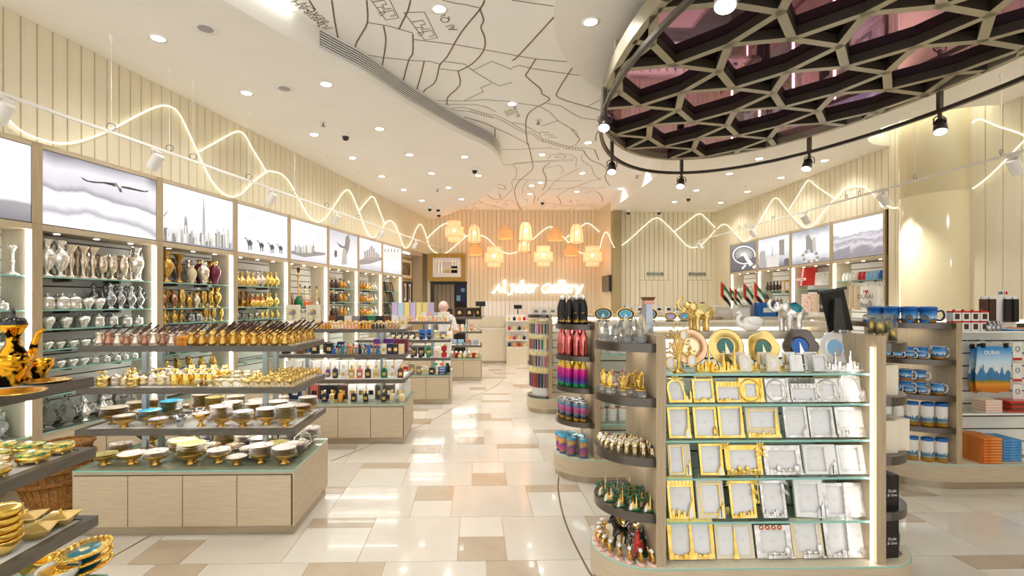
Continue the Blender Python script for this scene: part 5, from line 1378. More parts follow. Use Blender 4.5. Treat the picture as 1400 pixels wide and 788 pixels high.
# ---- shop front table: pots, boxes
T_='on the top tray of the shop front table'
def t0(px,py,z): return G(px,py,z)
mx=MB().lathe(scaled([(0,0),(.2,0),(.22,.04),(.17,.14),(.22,.24),(.2,.38),(.09,.56),(.08,.68),(.15,.8),(.17,.84),(.13,.88),(.12,.93),(.03,.96),(.02,1.0),(0,1.02)],.34),24)
pot_b=mx.mesh('body',M['gold_black']); sp_=MB().tube([(.06,0,.1),(.1,0,.14),(.115,0,.2),(.135,0,.25),(.16,0,.265)],[.026,.02,.015,.012,.009],10).mesh('spout',M['gold_black'])
hd_=MB().tube([(-.05,0,.26),(-.11,0,.25),(-.12,0,.17),(-.06,0,.1)],.009,8).mesh('handle',M['gold_rich'])
lid_=MB().lathe(scaled([(.16,.84),(.17,.86),(.14,.94),(.05,.97),(.03,1.0),(.03,1.04),(0,1.1)],.34),20).mesh('lid',M['black_gloss'])
dal=Proto('arabic_coffee_pot','coffee pot',[('body',pot_b,None),('spout',sp_,None),('handle',hd_,None),('lid',lid_,None)])
p=G(18,524,Z3_); spawn(dal,(p.x-.0,p.y,Z3_),-.1,'gold and black spouted coffee pot '+T_,None,scale=.74)
gbowl=lprot('ornate_bowl','bowl','bowl',.075,'gold_black',w=1.1,n=20)
for px,py,s,l in ((10,528,1.5,'large gold and black bowl before the spouted pot'),(53,518,1.0,'small gold and black bowl beside the spouted pot')):
    p=G(px,py,Z3_); spawn(gbowl,p,0,l+' on the shop front table',None,scale=s)
tray_=lprot('serving_tray','tray','plate',.1,'gold_rich',w=1.7,n=28); 
for px,py,s in ((66,524,.6),(20,540,.7)): spawn(tray_,G(px,py,Z3_),0,'flat round gilt serving dish '+T_,'gilt serving dishes '+T_,scale=(s,s,.12))
rb=MB().lathe([(0,0),(.05,0),(.072,.008),(.076,.012),(.076,.034),(.07,.036,1),(.078,.04),(.074,.05),(.03,.056),(0,.056)],24)
for a in (0.5,1.6,2.6,3.7,4.7,5.7): rb.ell((.06*math.cos(a),.06*math.sin(a),.0),(.008,.008,.01),6,4)
rbox=Proto('round_box','box',[('round_box',rb.mesh('round_box',[M['gold_rich'],M['enamel_green']]),None)])
rb2=Proto('round_box','box',[('round_box',rb.mesh('round_box',[M['gold_rich'],M['gold_pale']]),None)])
rq=((80,619,1),(61,611,1),(50,632,1),(18,624,1),(22,640,0),(5,645,0),(2,662,0),(8,614,0),(-12,640,1),(34,620,1),(38,645,0),(-8,628,0))
rc=[[*G(px,py,Z2_)[:2],.052,True] for px,py,g in rq]
relax(rc,TB[0][0]-1.45+.04,TB[0][0]-.035,TB[0][1]+.05,TB[0][1]+.66)
for k,(q,g) in enumerate(zip(rc,[r[2] for r in rq])):
    spawn(rbox if g else rb2,(q[0],q[1],Z2_+.0068),k,('green enamelled' if g else 'plain gilt')+' round box on the second tray of the shop front table',('green enamelled' if g else 'plain gilt')+' round boxes',scale=.64)
sb=MB()
n8=16; ring0=[];
def star(r,k,ph=0.): return [((r*(1.18 if i%2==0 else .9) if k else r)*math.cos(2*math.pi*i/8+ph),(r*(1.18 if i%2==0 else .9) if k else r)*math.sin(2*math.pi*i/8+ph)) for i in range(8)]
def loft(mb,loops,m=0,cap=True):
    b=len(mb.v); n=len(loops[0][0])
    for poly,z in loops: mb.v.extend([(x,y,z) for x,y in poly])
    for j in range(len(loops)-1):
        for i in range(n):
            mb.f.append([b+j*n+i,b+j*n+(i+1)%n,b+(j+1)*n+(i+1)%n,b+(j+1)*n+i]); mb.m.append(m); mb.sm.append(False)
    if cap:
        mb.f.append([b+i for i in range(n-1,-1,-1)]); mb.m.append(m); mb.sm.append(False)
        q=b+(len(loops)-1)*n; mb.f.append([q+i for i in range(n)]); mb.m.append(m); mb.sm.append(False)
def sq(a,c): return [(a,a*.0+0),(a*c,a*c),(0,a),(-a*c,a*c),(-a,0),(-a*c,-a*c),(0,-a),(a*c,-a*c)]
loft(sb,[(sq(.055,.78),0),(sq(.06,.8),.01),(sq(.085,.95),.05),(sq(.088,1.0),.056),(sq(.08,.95),.058),(sq(.03,.9),.075),(sq(.008,.8),.08)])
sb.ell((0,0,.086),(.01,.01,.014),8,5)
sbx=Proto('candy_box','box',[('candy_box',sb.mesh('candy_box',M['gold']),None)])
cb=[[*G(px,py,Z1)[:2],.057,True] for px,py in ((96,707),(66,710),(62,728),(33,722),(34,744),(3,706),(2,728),(-15,740),(14,714),(-20,715))]
cb.append([*G(2,758,Z1)[:2],.062,False])
relax(cb,TB[0][0]-1.45+.04,TB[0][0]-.035,TB[0][1]+.03,TB[0][1]+.68)
for k,q in enumerate(cb[:10]):
    spawn(sbx,(q[0],q[1],Z1),.2+.1*k,'square gilt lidded candy box on the lowest tray of the shop front table','gilt candy boxes on the shop front table',scale=.6)
rpl=lprot('gilt_plate','plate','plate',.055,'gold_rich',w=1.5,n=24)
for k in range(5): spawn(rpl,G(2,758,Z1)+Vector((0,0,.0255*k)),0,'ribbed gilt plate stacked on the lowest tray of the shop front table','ribbed gilt plates')
cl_=MB().lathe([(0,0),(.05,0),(.07,.01),(.1,.022),(.104,.028),(.098,.032),(.066,.024),(.064,.026,1),(0,.026)],32)
for k in range(24): a=k*math.pi/12; cl_.ell((.1*math.cos(a),.1*math.sin(a),.03),(.01,.01,.007),6,4)
clk=Proto('jewelled_plate','plate',[('rim',cl_.mesh('rim',[M['gold_rich'],M['teal']]),None),('inlay',MB().lathe([(0,.0275),(.02,.0275)],12).mesh('inlay',M['gold_pale']),0)])
p=G(117,782,Z0)
for k in range(3): spawn(clk,p+Vector((0,0,.034*k+.002)),k,'jewelled gilt plate with a teal centre on the shop front table base','jewelled gilt plates with teal centres',rot=(R(4),R(-6),0),scale=.9)
wpl=lprot('ring_plate','plate','plate',.07,'white_gloss',w=1.5,n=24,mats={6:'gold_pale'})
spawn(wpl,G(80,800,Z0),0,'white rimmed gilt dish beside the jewelled plates',None)
for k in range(4): spawn(rpl,G(40,782,Z0)+Vector((0,0,.028*k)),0,'ribbed gilt plate stacked on the base of the shop front table','ribbed gilt plates on the base',scale=1.1)
spawn(rpl,G(68,780,Z0),0,'single gilt dish lying between the stacks on the shop front table base',None,scale=1.0)
# ---- stack of wicker baskets
bk0=G(74,694)
for k in range(4):
    r0,r1=.17,.235
    mb=MB().lathe([(0,0),(r0,0),(r0+.004,.005),(r1,.2),(r1-.012,.2),(r0-.01,.015),(0,.012)],28)
    body=mb.mesh('weave',M['wicker'])
    rim=MB()
    for q in range(2): rim.tube([((r1+.008)*math.cos(i/20*math.pi*2),(r1+.008)*math.sin(i/20*math.pi*2),.196+.012*q) for i in range(20)],.011,6,closed=True)
    for i in range(28):
        a=i*2*math.pi/28; rim.tube([((r0+.003)*math.cos(a),(r0+.003)*math.sin(a),.01),((r1+.003)*math.cos(a),(r1+.003)*math.sin(a),.195)],.003,4)
    rm=rim.mesh('rim',M['wicker_rim'])
    spawn(Proto('wicker_basket','basket',[('weave',body,None),('rim',rm,None)]),(bk0.x-.02*k*.3+.02,bk0.y+.02,.085*k+.004),.2*k,'round wicker basket in the stack beside the brass table','stacked wicker baskets',rot=(R(-3),R(-4),.2*k))
# ================================================================ perfume tables
def XY(px,Y):
    r=ray(px,CY); return r[0]*Y/r[1]
def boxp(mt,w,d,h,band=None,nm='gift_box',cat='box'):
    k=('box',mt,w,d,h,band,nm)
    if k not in PC:
        mb=MB().box(-w/2,w/2,-d/2,d/2,0,h)
        parts=[(nm,None,None)]
        if band:
            mb.box(-w*.3,w*.3,-d/2-.0008,-d/2,h*.3,h*.62,1)
        PC[k]=Proto(nm,cat,[(nm,mb.mesh(nm,[M[mt]]+([M[band]] if band else [])),None)])
    return PC[k]
def perf(mt,cap,w=.05,d=.026,h=.1,label='gold',round_=False):
    k=('perf',mt,cap,w,d,h,label,round_)
    if k not in PC:
        b=MB()
        if round_: b.lathe([(0,0),(w*.45,0),(w*.5,.004),(w*.5,h*.62),(w*.3,h*.7),(w*.18,h*.72),(w*.18,h*.76)],14)
        else:
            b.box(-w/2,w/2,-d/2,d/2,0,h*.62); b.taper((0,0),(w,d),(w*.45,d*.7),h*.62,h*.7); b.box(-w*.16,w*.16,-w*.16,w*.16,h*.7,h*.76)
        c=MB().lathe([(w*.2,h*.75),(w*.24,h*.76),(w*.24,h*.95),(w*.16,h),(0,h)],12)
        l=MB().box(-w*.3,w*.3,-(w*.5 if round_ else d/2)-.001,-(w*.5 if round_ else d/2)+.001,h*.18,h*.42)
        PC[k]=Proto('perfume_bottle','bottle',[('flacon',b.mesh('flacon',M[mt]),None),('cap',c.mesh('cap',M[cap]),None),('label_plate',l.mesh('label_plate',M[label]),0)])
    return PC[k]
def mini(mt,cap,h=.07):
    k=('mini',mt,cap,h)
    if k not in PC:
        mb=MB().lathe([(0,0),(h*.17,0),(h*.18,h*.05),(h*.18,h*.55),(h*.08,h*.66),(h*.08,h*.7,1),(h*.12,h*.72),(h*.12,h*.92),(0,h)],10)
        PC[k]=Proto('scent_vial','vial',[('scent_vial',mb.mesh('scent_vial',[M[mt],M[cap]]),None)])
    return PC[k]
W1='on the top tray of the perfume table'; W2='on the second tray of the perfume table'; W3='on the third tray of the perfume table'; W4='on the base of the perfume table'
bc_=[('walnut','brown'),('charcoal','charcoal'),('cream','cream'),('pewter','grey'),('charcoal','charcoal'),('green','green'),('black','black'),('walnut','brown'),('white','white'),('cream','cream')]
for k,(m_,n_) in enumerate(bc_): spawn(boxp(m_,.085,.07,.14,'gold'),ton(2,.37+k*.068,.62,Z3_),0,n_+' perfume carton '+W1,n_+' cartons '+W1)
vc=[('amber','gold','amber'),('gold_pale','gold','pale gold'),('pink','silver','pink'),('amber_orange','gold','orange'),('charcoal','gold','dark'),('crystal_soft','silver','clear')]
for k in range(24):
    for j,v in enumerate((.08,.24,.38)):
        c=vc[(k//4+j)%6]; spawn(mini(c[0],c[1],.085),ton(2,.32+k*.028,v,Z3_),0,c[2]+' scent vial '+W1,c[2]+' vials '+W1,scale=random.uniform(.8,1.1))
for k,u in enumerate((.07,.24)):
    t=thing('open_gift_box','open cream gift box with a flacon '+('beside the brass coffee pots' if k==0 else 'next to the rows of scent vials'),'gift box',ton(2,u,.22,Z3_))
    obj('tray',MB().box(-.08,.08,-.06,.06,0,.1).mesh('tray',M['cream']),t)
    obj('lid',MB().box(-.08,.08,.05,.075,.1,.27).mesh('lid',M['cream']),t)
    obj('medallion',MB().lathe([(0,0),(.035,0),(.035,.004),(0,.004)],20,mx=Matrix.Translation((0,.05,.19))@Matrix.Rotation(R(90),4,'X')).mesh('medallion',M['oak_dark']),t)
    obj('window',MB().box(-.055,.055,-.062,-.06,.012,.088).mesh('window',M['silver_warm']),t)
    spawn(perf('crystal_soft','gold',.06,.03,.12),ton(2,u,.22,Z3_)+Vector((0,-.015,.1)),0,'clear square flacon standing in the open cream gift box','flacons in gift boxes')
dbx=[('black','black'),('charcoal','charcoal'),('walnut','brown'),('blue','blue'),('black','black'),('wood_dark','dark brown'),('black','black'),('navy','navy')]
for k,(m_,n_) in enumerate(dbx): spawn(boxp(m_,.075,.07,.12,'gold'),ton(2,.035+k*.06,.2+.3*(k%2),Z2_),0,n_+' perfume carton '+W2,n_+' cartons '+W2)
cc=['blue','red','gold','teal','pink','navy','amber','purple','turquoise','black','maroon','orange']
for k in range(18):
    for j,v in enumerate((.1,.3,.5)):
        c=cc[(k*5+j*3)%12]; nm={'gold':'gilt'}.get(c,c)
        spawn(mini('crystal_soft' if (k+j)%3 else c,c,.1),ton(2,.44+k*.024,v,Z2_),0,'clear vial with a %s cap '%nm+W2 if (k+j)%3 else nm+' scent vial '+W2,nm+(' capped vials ' if (k+j)%3 else ' vials ')+W2)
for k,(m_,n_) in enumerate((('cream','cream'),('navy','navy'),('wood_dark','dark brown'),('cream_gloss','pale gold'))): spawn(boxp(m_,.06,.05,.115,'gold'),ton(2,.855+k*.048,.1,Z2_),0,n_+' slim carton at the aisle end of the second perfume tray',n_+' slim cartons')
for k in range(5): spawn(boxp('purple' if k<3 else 'maroon',.075,.12,.15),ton(2,.76+k*.06,.6,Z2_),0,('purple' if k<3 else 'maroon')+' tall carton behind the slim cartons',('purple' if k<3 else 'maroon')+' tall cartons')
for k in range(13):
    spawn(boxp('white',.085,.08,.175),ton(2,.01+k*.078,.55,Z1),0,'white carton in the row '+W3,'white cartons '+W3)
fl=[('gold_pale','gold','pale gold'),('amber','gold','amber'),('gold_pale','silver','silver capped'),('amber_orange','gold','orange'),('purple','gold','violet')]
for k in range(5): spawn(perf(fl[k][0],fl[k][1],.05,.03,.12,round_=True),ton(2,.06+k*.075,.35,Z1),0,fl[k][2]+' round flacon before the white cartons',fl[k][2]+' round flacons')
fl=[('charcoal','silver','grey round'),('white','cream','white'),('brass','gold','dark gold'),('rose','gold','rose'),('wood_dark','gold','dark amber'),('gold_pale','gold','pale gold'),('green_dark','gold','dark green'),('white_gloss','gold','glossy white'),('walnut','gold','brown')]
for k,f in enumerate(fl): spawn(perf(f[0],f[1],.062,.034,.15,'cream' if k in (2,3) else 'gold',k==0),ton(2,.44+k*.068,.2,Z1),0,f[2]+' square flacon before the white cartons' if k else f[2]+' flacon with a silver cap before the white cartons',None)
bx=[('navy','gold','navy'),('navy','silver','navy'),('blue','gold','blue'),('rose','black','rose patterned'),('black','gold','black'),('black','gold','black'),('wood_dark','gold','brown'),('white','gold','white'),('white','gold','white'),('white','black','white'),('charcoal','gold','dark patterned'),('gunmetal','cream','grey patterned'),('white','gold','white')]
for k,b_ in enumerate(bx): spawn(boxp(b_[0],.092,.09,.16,b_[1]),ton(2,.0+k*.08,.45,Z0),0,b_[2]+' carton '+W4,b_[2]+' cartons '+W4)
fl=[('navy','silver',.36,'navy'),('gold_pale','gold',.42,'pale gold'),('amber_orange','gold',.49,'orange'),('black','gold',.6,'black'),('black_gloss','gold',.7,'glossy black'),('charcoal','gold',.85,'dark chequered'),('silver_warm','gold',.92,'silver patterned'),('gold_pale','gold',1.0,'slim pale gold')]
for f in fl: spawn(perf(f[0],f[1],.055,.032,.13,'gold',f[3]=='orange'),ton(2,f[2],.14,Z0),0,f[3]+' flacon '+W4,None)
for k in range(3): spawn(boxp('white',.06,.06,.17),ton(2,1.0,.3+.3*k,Z0),0,'white slim carton at the aisle end of the perfume table base','white slim cartons on the base')
# ---- table of tins and jars
J1='on the top tray of the tin table'; J2='on the second tray of the tin table'; J3='on the third tray of the tin table'; J4='on the base of the tin table'
mat('lilac','#c4b2d6',.5); mat('butter','#e3d38c',.5); mat('pale_blue','#b6cbe0',.5)
for k,(m_,n_) in enumerate((('lilac','lilac'),('pale_blue','pale blue'),('butter','butter yellow'),('lilac','lilac'),('butter','butter yellow'),('butter','butter yellow'),('lilac','lilac'))):
    spawn(boxp(m_,.085,.06,.3,nm='wrapped_box'),ton(3,.36+k*.072,.7,Z3_),0,'tall %s wrapped box '%n_+J1,'tall %s boxes '%n_+J1)
for k in range(5): spawn(boxp(('white','pink','pale_blue','cream','white')[k],.075,.05,.14,'silver'),ton(3,.72+k*.065,.45,Z3_),0,('white','pink','pale blue','cream','white')[k]+' small carton '+J1,('white','pink','pale blue','cream','white')[k]+' cartons '+J1)
for k in range(18):
    for v in (.1,.25): spawn(mini(('gold_pale','amber_orange','pink','crystal_soft')[k%4],'gold',.08),ton(3,.4+k*.034,v,Z3_),0,('pale gold','orange','pink','clear')[k%4]+' scent vial '+J1,('pale gold','orange','pink','clear')[k%4]+' vials '+J1)
bowlc=lprot('ribbed_bowl','bowl','bowl',.06,'navy',w=1.1,mats={6:'butter'}); bowlw=lprot('ribbed_bowl','bowl','bowl',.06,'navy',w=1.1,mats={6:'white'},nm2='w'); bowly=lprot('ribbed_bowl','bowl','bowl',.05,'gold_pale',w=1.1,nm2='y')
for k in range(4): spawn(bowly,ton(3,.36+k*.075,.15,Z2_),0,'pale gold bowl '+J2,'pale gold bowls '+J2)
for k in range(4): spawn(boxp('charcoal',.085,.06,.11,'cream'),ton(3,.36+k*.075,.45,Z2_),0,'charcoal carton '+J2,'charcoal cartons '+J2)
spawn(bowlc,ton(3,.7,.12,Z2_),0,'navy bowl filled with yellow '+J2,None); spawn(bowlw,ton(3,.79,.12,Z2_),0,'navy bowl filled with white '+J2,None)
for k in range(2): spawn(boxp('blue',.1,.07,.15,'navy'),ton(3,.7+k*.09,.4,Z2_),0,'bright blue carton behind the navy bowls','blue cartons behind the bowls')
for k in range(3): spawn(boxp(('cream','pewter','silver_warm')[k],.1,.06,.12,'gold'),ton(3,.88+k*.07,.35,Z2_),0,('cream','grey','silver')[k]+' carton at the aisle end of the second tin tray',None)
for k in range(2): spawn(bowly,ton(3,.9+k*.08,.1,Z2_),0,'pale gold bowl at the aisle end of the second tin tray','pale gold bowls at the aisle end')
jarp=lambda m_:lprot('round_jar','jar','jar',.07,m_,w=1.1,mats={5:'gold_pale',6:m_})
for k,(m_,n_) in enumerate((('navy','navy'),('black','black'),('green','green'),('cream','cream'))):
    spawn(jarp(m_),ton(3,.6+k*.09,.12,Z1),0,n_+' round jar '+J3,None)
    spawn(boxp(('charcoal','black','green_dark','white')[k],.1,.07,.15,'gold'),ton(3,.6+k*.09,.42,Z1),0,('charcoal','black','dark green','white')[k]+' carton behind the round jars',None)
for k in range(2): spawn(lprot('gift_tin','tin','tube',.1,'red',w=1.4,mats={4:'gold'}),ton(3,.96,.2,Z1)+Vector((0,0,.1*k)),0,'red and gold gift tin '+('at the bottom of' if k==0 else 'on top in')+' the pair',None)
for k in range(3): spawn(boxp('white',.09,.08,.13,'silver'),ton(3,.3+k*.09,.3,Z1),0,'white carton '+J3,'white cartons '+J3)
for k,(m_,n_,h) in enumerate((('red','red',.12),('oak_dark','tan',.16),('oak_dark','tan',.13),('cream','cream',.12),('navy','slate',.1),('cream','cream',.13))):
    spawn(boxp(m_,.08,.07,h,'gold'),ton(3,.52+k*.075,.15,Z0),0,n_+' carton '+J4,n_+' cartons '+J4)
for k in range(3): spawn(boxp('blue' if k else 'navy',.12,.08,.038,'white'),ton(3,.94,.15,Z0)+Vector((0,0,.0385*k)),0,'flat blue box in the stack on the tin table base','flat blue boxes')
for k in range(3): spawn(lprot('spray_bottle','bottle','tube',.14,('green','orange','black')[k]),ton(3,.85+.07*k,.55,Z0),0,('green','orange','black')[k]+' spray bottle at the aisle end of the tin table',None)
# ---- table by the counter
pf=[]
for k,px in enumerate((613,628,641.5,653)):
    Y=9.75; x=XY(px,Y)
    t=thing('plaque_frame','dark framed gold plaque on the counter side table','framed plaque',(x,Y,Z3_+.003),0,'dark framed gold plaques')
    t.rotation_euler=(R(-8),0,.12 if k<3 else .9)
    mx=Matrix(((1,0,0,0),(0,0,1,0),(0,1,0,0),(0,0,0,1)))
    w=.19 if k else .17
    obj('border',MB().prism([(-w/2,0),(w/2,0),(w/2,w),(-w/2,w)],-.02,0,holes=[[(-w*.33,w*.17),(w*.33,w*.17),(w*.33,w*.83),(-w*.33,w*.83)]],mx=mx).mesh('border',M['wood_dark'] if k<3 else M['black']),t)
    obj('mount',MB().box(-w*.34,w*.34,-.01,-.002,w*.16,w*.84).mesh('mount',M['black']),t)
    obj('plaque',MB().prism([(-w*.18,w*.32),(w*.18,w*.32),(w*.2,w*.5),(w*.1,w*.68),(-w*.14,w*.64)],-.014,-.01,mx=mx).mesh('plaque',M['gold']),t)
for k in range(8): spawn(boxp(('pink','cream','white')[k%3],.07,.06,.13),ton(4,.46+k*.07,.6,Z2_),0,('pink','cream','white')[k%3]+' carton on the second tray of the counter side table',('pink','cream','white')[k%3]+' cartons of the counter side table')
for k in range(11): spawn(mini(('gold_pale','crystal_soft','amber')[k%3],'silver',.1),ton(4,.45+k*.054,.12,Z2_),0,('pale gold','clear','amber')[k%3]+' vial on the second tray of the counter side table',('pale gold','clear','amber')[k%3]+' vials of the counter side table')
for k in range(5): spawn(boxp(('orange','pale_blue','sky')[k%3],.12,.1,.09),ton(4,.5+k*.11,.55,Z1),0,('orange','pale blue','sky blue')[k%3]+' carton on the third tray of the counter side table',('orange','pale blue','sky blue')[k%3]+' cartons of the third tray')
for k in range(6): spawn(lprot('small_tray','tray','plate',.05,'silver_dark',w=1.4),ton(4,.48+k*.095,.14,Z1),0,'small silver tray on the third tray of the counter side table','small silver trays')
for k in range(9): spawn(lprot('lotion_bottle','bottle','tube',.13,('butter','white','butter','red')[k%4],mats={5:'white'}),ton(4,.46+k*.065,.3,Z0),0,('yellow','white','yellow','red')[k%4]+' lotion bottle on the base of the counter side table',('yellow','white','yellow','red')[k%4]+' lotion bottles')
for k in range(4): spawn(lprot('soap_dish','dish','bowl',.05,'gold_pale',w=1.2),ton(4,.7+k*.085,.08,Z0),0,'gold dish on the base of the counter side table','gold dishes at the counter side')
# ---- shop name in lit letters
def letter(strokes,nib=12,an=R(35)):
    mb=MB(); c,s=math.cos(an),math.sin(an)
    a,b=nib/2,nib*.26
    cor=[(a*c-b*s,a*s+b*c),(-a*c-b*s,-a*s+b*c),(-a*c+b*s,-a*s-b*c),(a*c+b*s,a*s-b*c)]
    sc=PY(650+1/6.975,360,YB).x-PY(650,360,YB).x
    def cv(x,y):
        p=PY(650+x/6.975,360+y/6.975,YB-.045); return (p.x,p.z)
    for st_ in strokes:
        st_=smooth(st_,3) if len(st_)>2 else st_
        for i in range(len(st_)-1):
            pts=[cv(st_[i+e][0]+q[0],st_[i+e][1]-q[1]) for e in (0,1) for q in cor]
            hull=[pts[k] for k in geometry.convex_hull_2d([Vector(p) for p in pts])]
            mb.prism(hull,-.02,.02,mx=Matrix(((1,0,0,0),(0,0,1,YB-.045),(0,1,0,0),(0,0,0,1))))
    return mb
def sh(L,dx): return [[(x+dx,y) for x,y in s] for s in L]
a_L=[[(423,214),(404,209),(386,236),(383,266),(396,278),(412,262),(424,220)],[(432,206),(424,250),(424,274),(441,279)]]
l_L=[[(262,176),(284,168),(278,230),(276,272),(293,280)]]
e_L=[[(492,246),(525,230),(530,212),(512,208),(492,240),(495,272),(515,280),(537,266)]]
r_L=[[(545,216),(561,210),(555,250),(550,279)],[(556,240),(575,214),(595,212)]]
LET=[('A',[[(168,278),(188,262),(224,205)],[(222,203),(232,245),(240,276),(252,280)],[(192,250),(236,250)],[(160,281),(186,281)]]),('l',l_L),('J',[[(333,208),(352,203),(374,206)],[(358,207),(352,258),(341,292),(314,301)]]),('a',a_L),('b',[[(432,175),(455,168),(445,230),(440,275)],[(442,245),(462,212),(482,215),(478,255),(460,280),(440,275)]]),('e',e_L),('r',r_L),
 ('G',[[(718,214),(690,201),(655,215),(638,250),(655,278),(685,280),(708,268),(711,246)],[(690,246),(724,246)]]),('a',sh(a_L,345)),('l',sh(l_L,528)),('l',sh(l_L,566)),('e',sh(e_L,369)),('r',sh(r_L,364)),('y',[[(955,213),(968,216),(975,250),(982,276)],[(1021,208),(1010,240),(985,282),(965,303)]])]
sg=thing('shop_sign','lit white italic letters spelling Al Jaber Gallery on the planked wall','sign',(PY(735,395,YB).x,YB-.045,1.9))
for nm,st_ in LET:
    o=obj('letter_'+('cap_'+nm.lower() if nm.isupper() else nm),letter(st_).mesh('letter',M['sign_white']),sg); o.location=(-sg.location.x,-sg.location.y,-sg.location.z)
# ---- fitting room signs, wall screen, stands on the counter
for k,(px,py) in enumerate(((895.5,375),(953,375))):
    p=PY(px,py,YF-.03); w=.4
    t=thing('acrylic_sign','clear acrylic plate reading FITTING ROOM above a flush door','sign',p,0,'fitting room signs')
    obj('plate',MB().box(-w/2,w/2,-.004,.004,-.055,.055).mesh('plate',M['acrylic']),t)
    textobj('lettering','FITTING ROOM',.062,'black',t,(0,-.006,0),(R(90),0,0),bold=.001)
    for sx in (-1,1):
        for sz in (-1,1): obj('standoff',MB().cyl(.006,-.012,.02,8,mx=Matrix.Rotation(R(90),4,'X')).mesh('standoff',M['pewter']),t,(sx*w*.47,.008,sz*.045))
t=thing('wall_screen','black flat screen on the planked return wall','screen',PX(829,388,XJ-.05))
obj('panel',MB().box(-.03,.03,-.32,.32,-.2,.2).mesh('panel',M['screen']),t); obj('mount',MB().box(.03,.06,-.06,.06,-.06,.06).mesh('mount',M['black']),t)
for k,px in enumerate((657,708)):
    Y=12.6 if k else 10.0; z=1.17 if k else Z3_
    p=Vector((XY(px,Y),Y,z+.0)); 
    t=thing('cash_screen','black till screen on a stalk '+('behind the product stand' if k else 'beside the framed gold plaques'),'screen',p)
    obj('foot',MB().box(-.07,.07,-.05,.05,0,.012).mesh('foot',M['black']),t); obj('stalk',MB().cyl(.014,.01,.24,10).mesh('stalk',M['black']),t)
    obj('head',MB().box(-.1,.1,-.02,.02,.22,.32).mesh('head',M['black']),t)
for k in range(16):
    z=(.62,.86,1.1,.45)[k//4]
    spawn(lprot('small_jar','jar','jar',.11,('amber_orange','red','butter','navy')[(k+k//4)%4]),(.85+.125*(k%4),12.2,z),0,('orange','red','yellow','navy')[(k+k//4)%4]+' jar on the %s shelf of the product stand'%('lower','middle','upper','pedestal')[k//4],('orange','red','yellow','navy')[(k+k//4)%4]+' jars on the product stand')
# ================================================================ photo frame unit
def blob(name,mb,vox,mt,it=3):
    me=mb.mesh(name,mt if isinstance(mt,list) else [mt]); o=bpy.data.objects.new('blob',me); COL.objects.link(o)
    r=o.modifiers.new('r','REMESH'); r.mode='VOXEL'; r.voxel_size=vox; r.use_smooth_shade=True
    s=o.modifiers.new('s','SMOOTH'); s.iterations=it; s.factor=.5
    dg=bpy.context.evaluated_depsgraph_get(); dg.update()
    out=bpy.data.meshes.new_from_object(o.evaluated_get(dg)); out.name=name
    bpy.data.objects.remove(o); bpy.data.meshes.remove(me)
    out.materials.clear()
    for m_ in (mt if isinstance(mt,list) else [mt]): out.materials.append(m_)
    for p in out.polygons: p.use_smooth=True
    return out
MXZ=Matrix(((1,0,0,0),(0,0,1,0),(0,1,0,0),(0,0,0,1)))   # x,z drawing plane, third coordinate = y (minus is towards the viewer)
def ellipse(cx,cz,a,b,n=24): return [(cx+a*math.cos(2*math.pi*i/n),cz+b*math.sin(2*math.pi*i/n)) for i in range(n)]
def spire(mb,x,h,w,y=-.014,m=0):
    for i,(f0,f1,ww) in enumerate(((0,.12,1.6),(.0,.3,1.),(.3,.5,.76),(.5,.68,.55),(.68,.82,.36),(.82,1.,.14))): mb.taper((x,y),(w*ww,.012),(w*ww*.85,.009),h*f0,h*f1,m)
def sail(mb,x,h,w,m=0,m2=1):
    out=[(x-w*.5,0),(x+w*.5,0),(x+w*.46,h*.8),(x+w*.42,h),(x+w*.36,h*.8),(x+w*.05,h*.72),(x-w*.3,h*.45)]
    mb.prism(out,-.018,-.006,m,MXZ); mb.prism([(x-w*.36,h*.04),(x+w*.2,h*.04),(x+w*.16,h*.66),(x+w*.02,h*.64),(x-w*.22,h*.4)],-.021,-.018,m2,MXZ)
def skyline(mb,x0,x1,h,m=0,n=9):
    rs=random.Random(int(x0*1e4)+n)
    for i in range(n):
        x=x0+(x1-x0)*i/n; w=(x1-x0)/n; hh=h*rs.uniform(.35,1.)
        if i%4==2: mb.ell((x+w/2,-.012,hh*.55),(w*.5,.008,hh*.45),8,5,m); mb.box(x,x+w,-.018,-.004,0,hh*.5,m)
        else: mb.box(x+w*.06,x+w*.94,-.018,-.004,0,hh,m); mb.taper((x+w/2,-.011),(w*.5,.008),(w*.1,.004),hh,hh*1.22,m)
def palmtop(mb,x,z,r,m=0):
    for k in range(7):
        a=R(-20+k*36.7); mb.prism([(x,z),(x+r*.55*math.cos(a-.16),z+r*.55*math.sin(a-.16)),(x+r*math.cos(a),z+r*math.sin(a)-.1*r),(x+r*.55*math.cos(a+.16),z+r*.55*math.sin(a+.16))],-.02,-.012,m,MXZ)
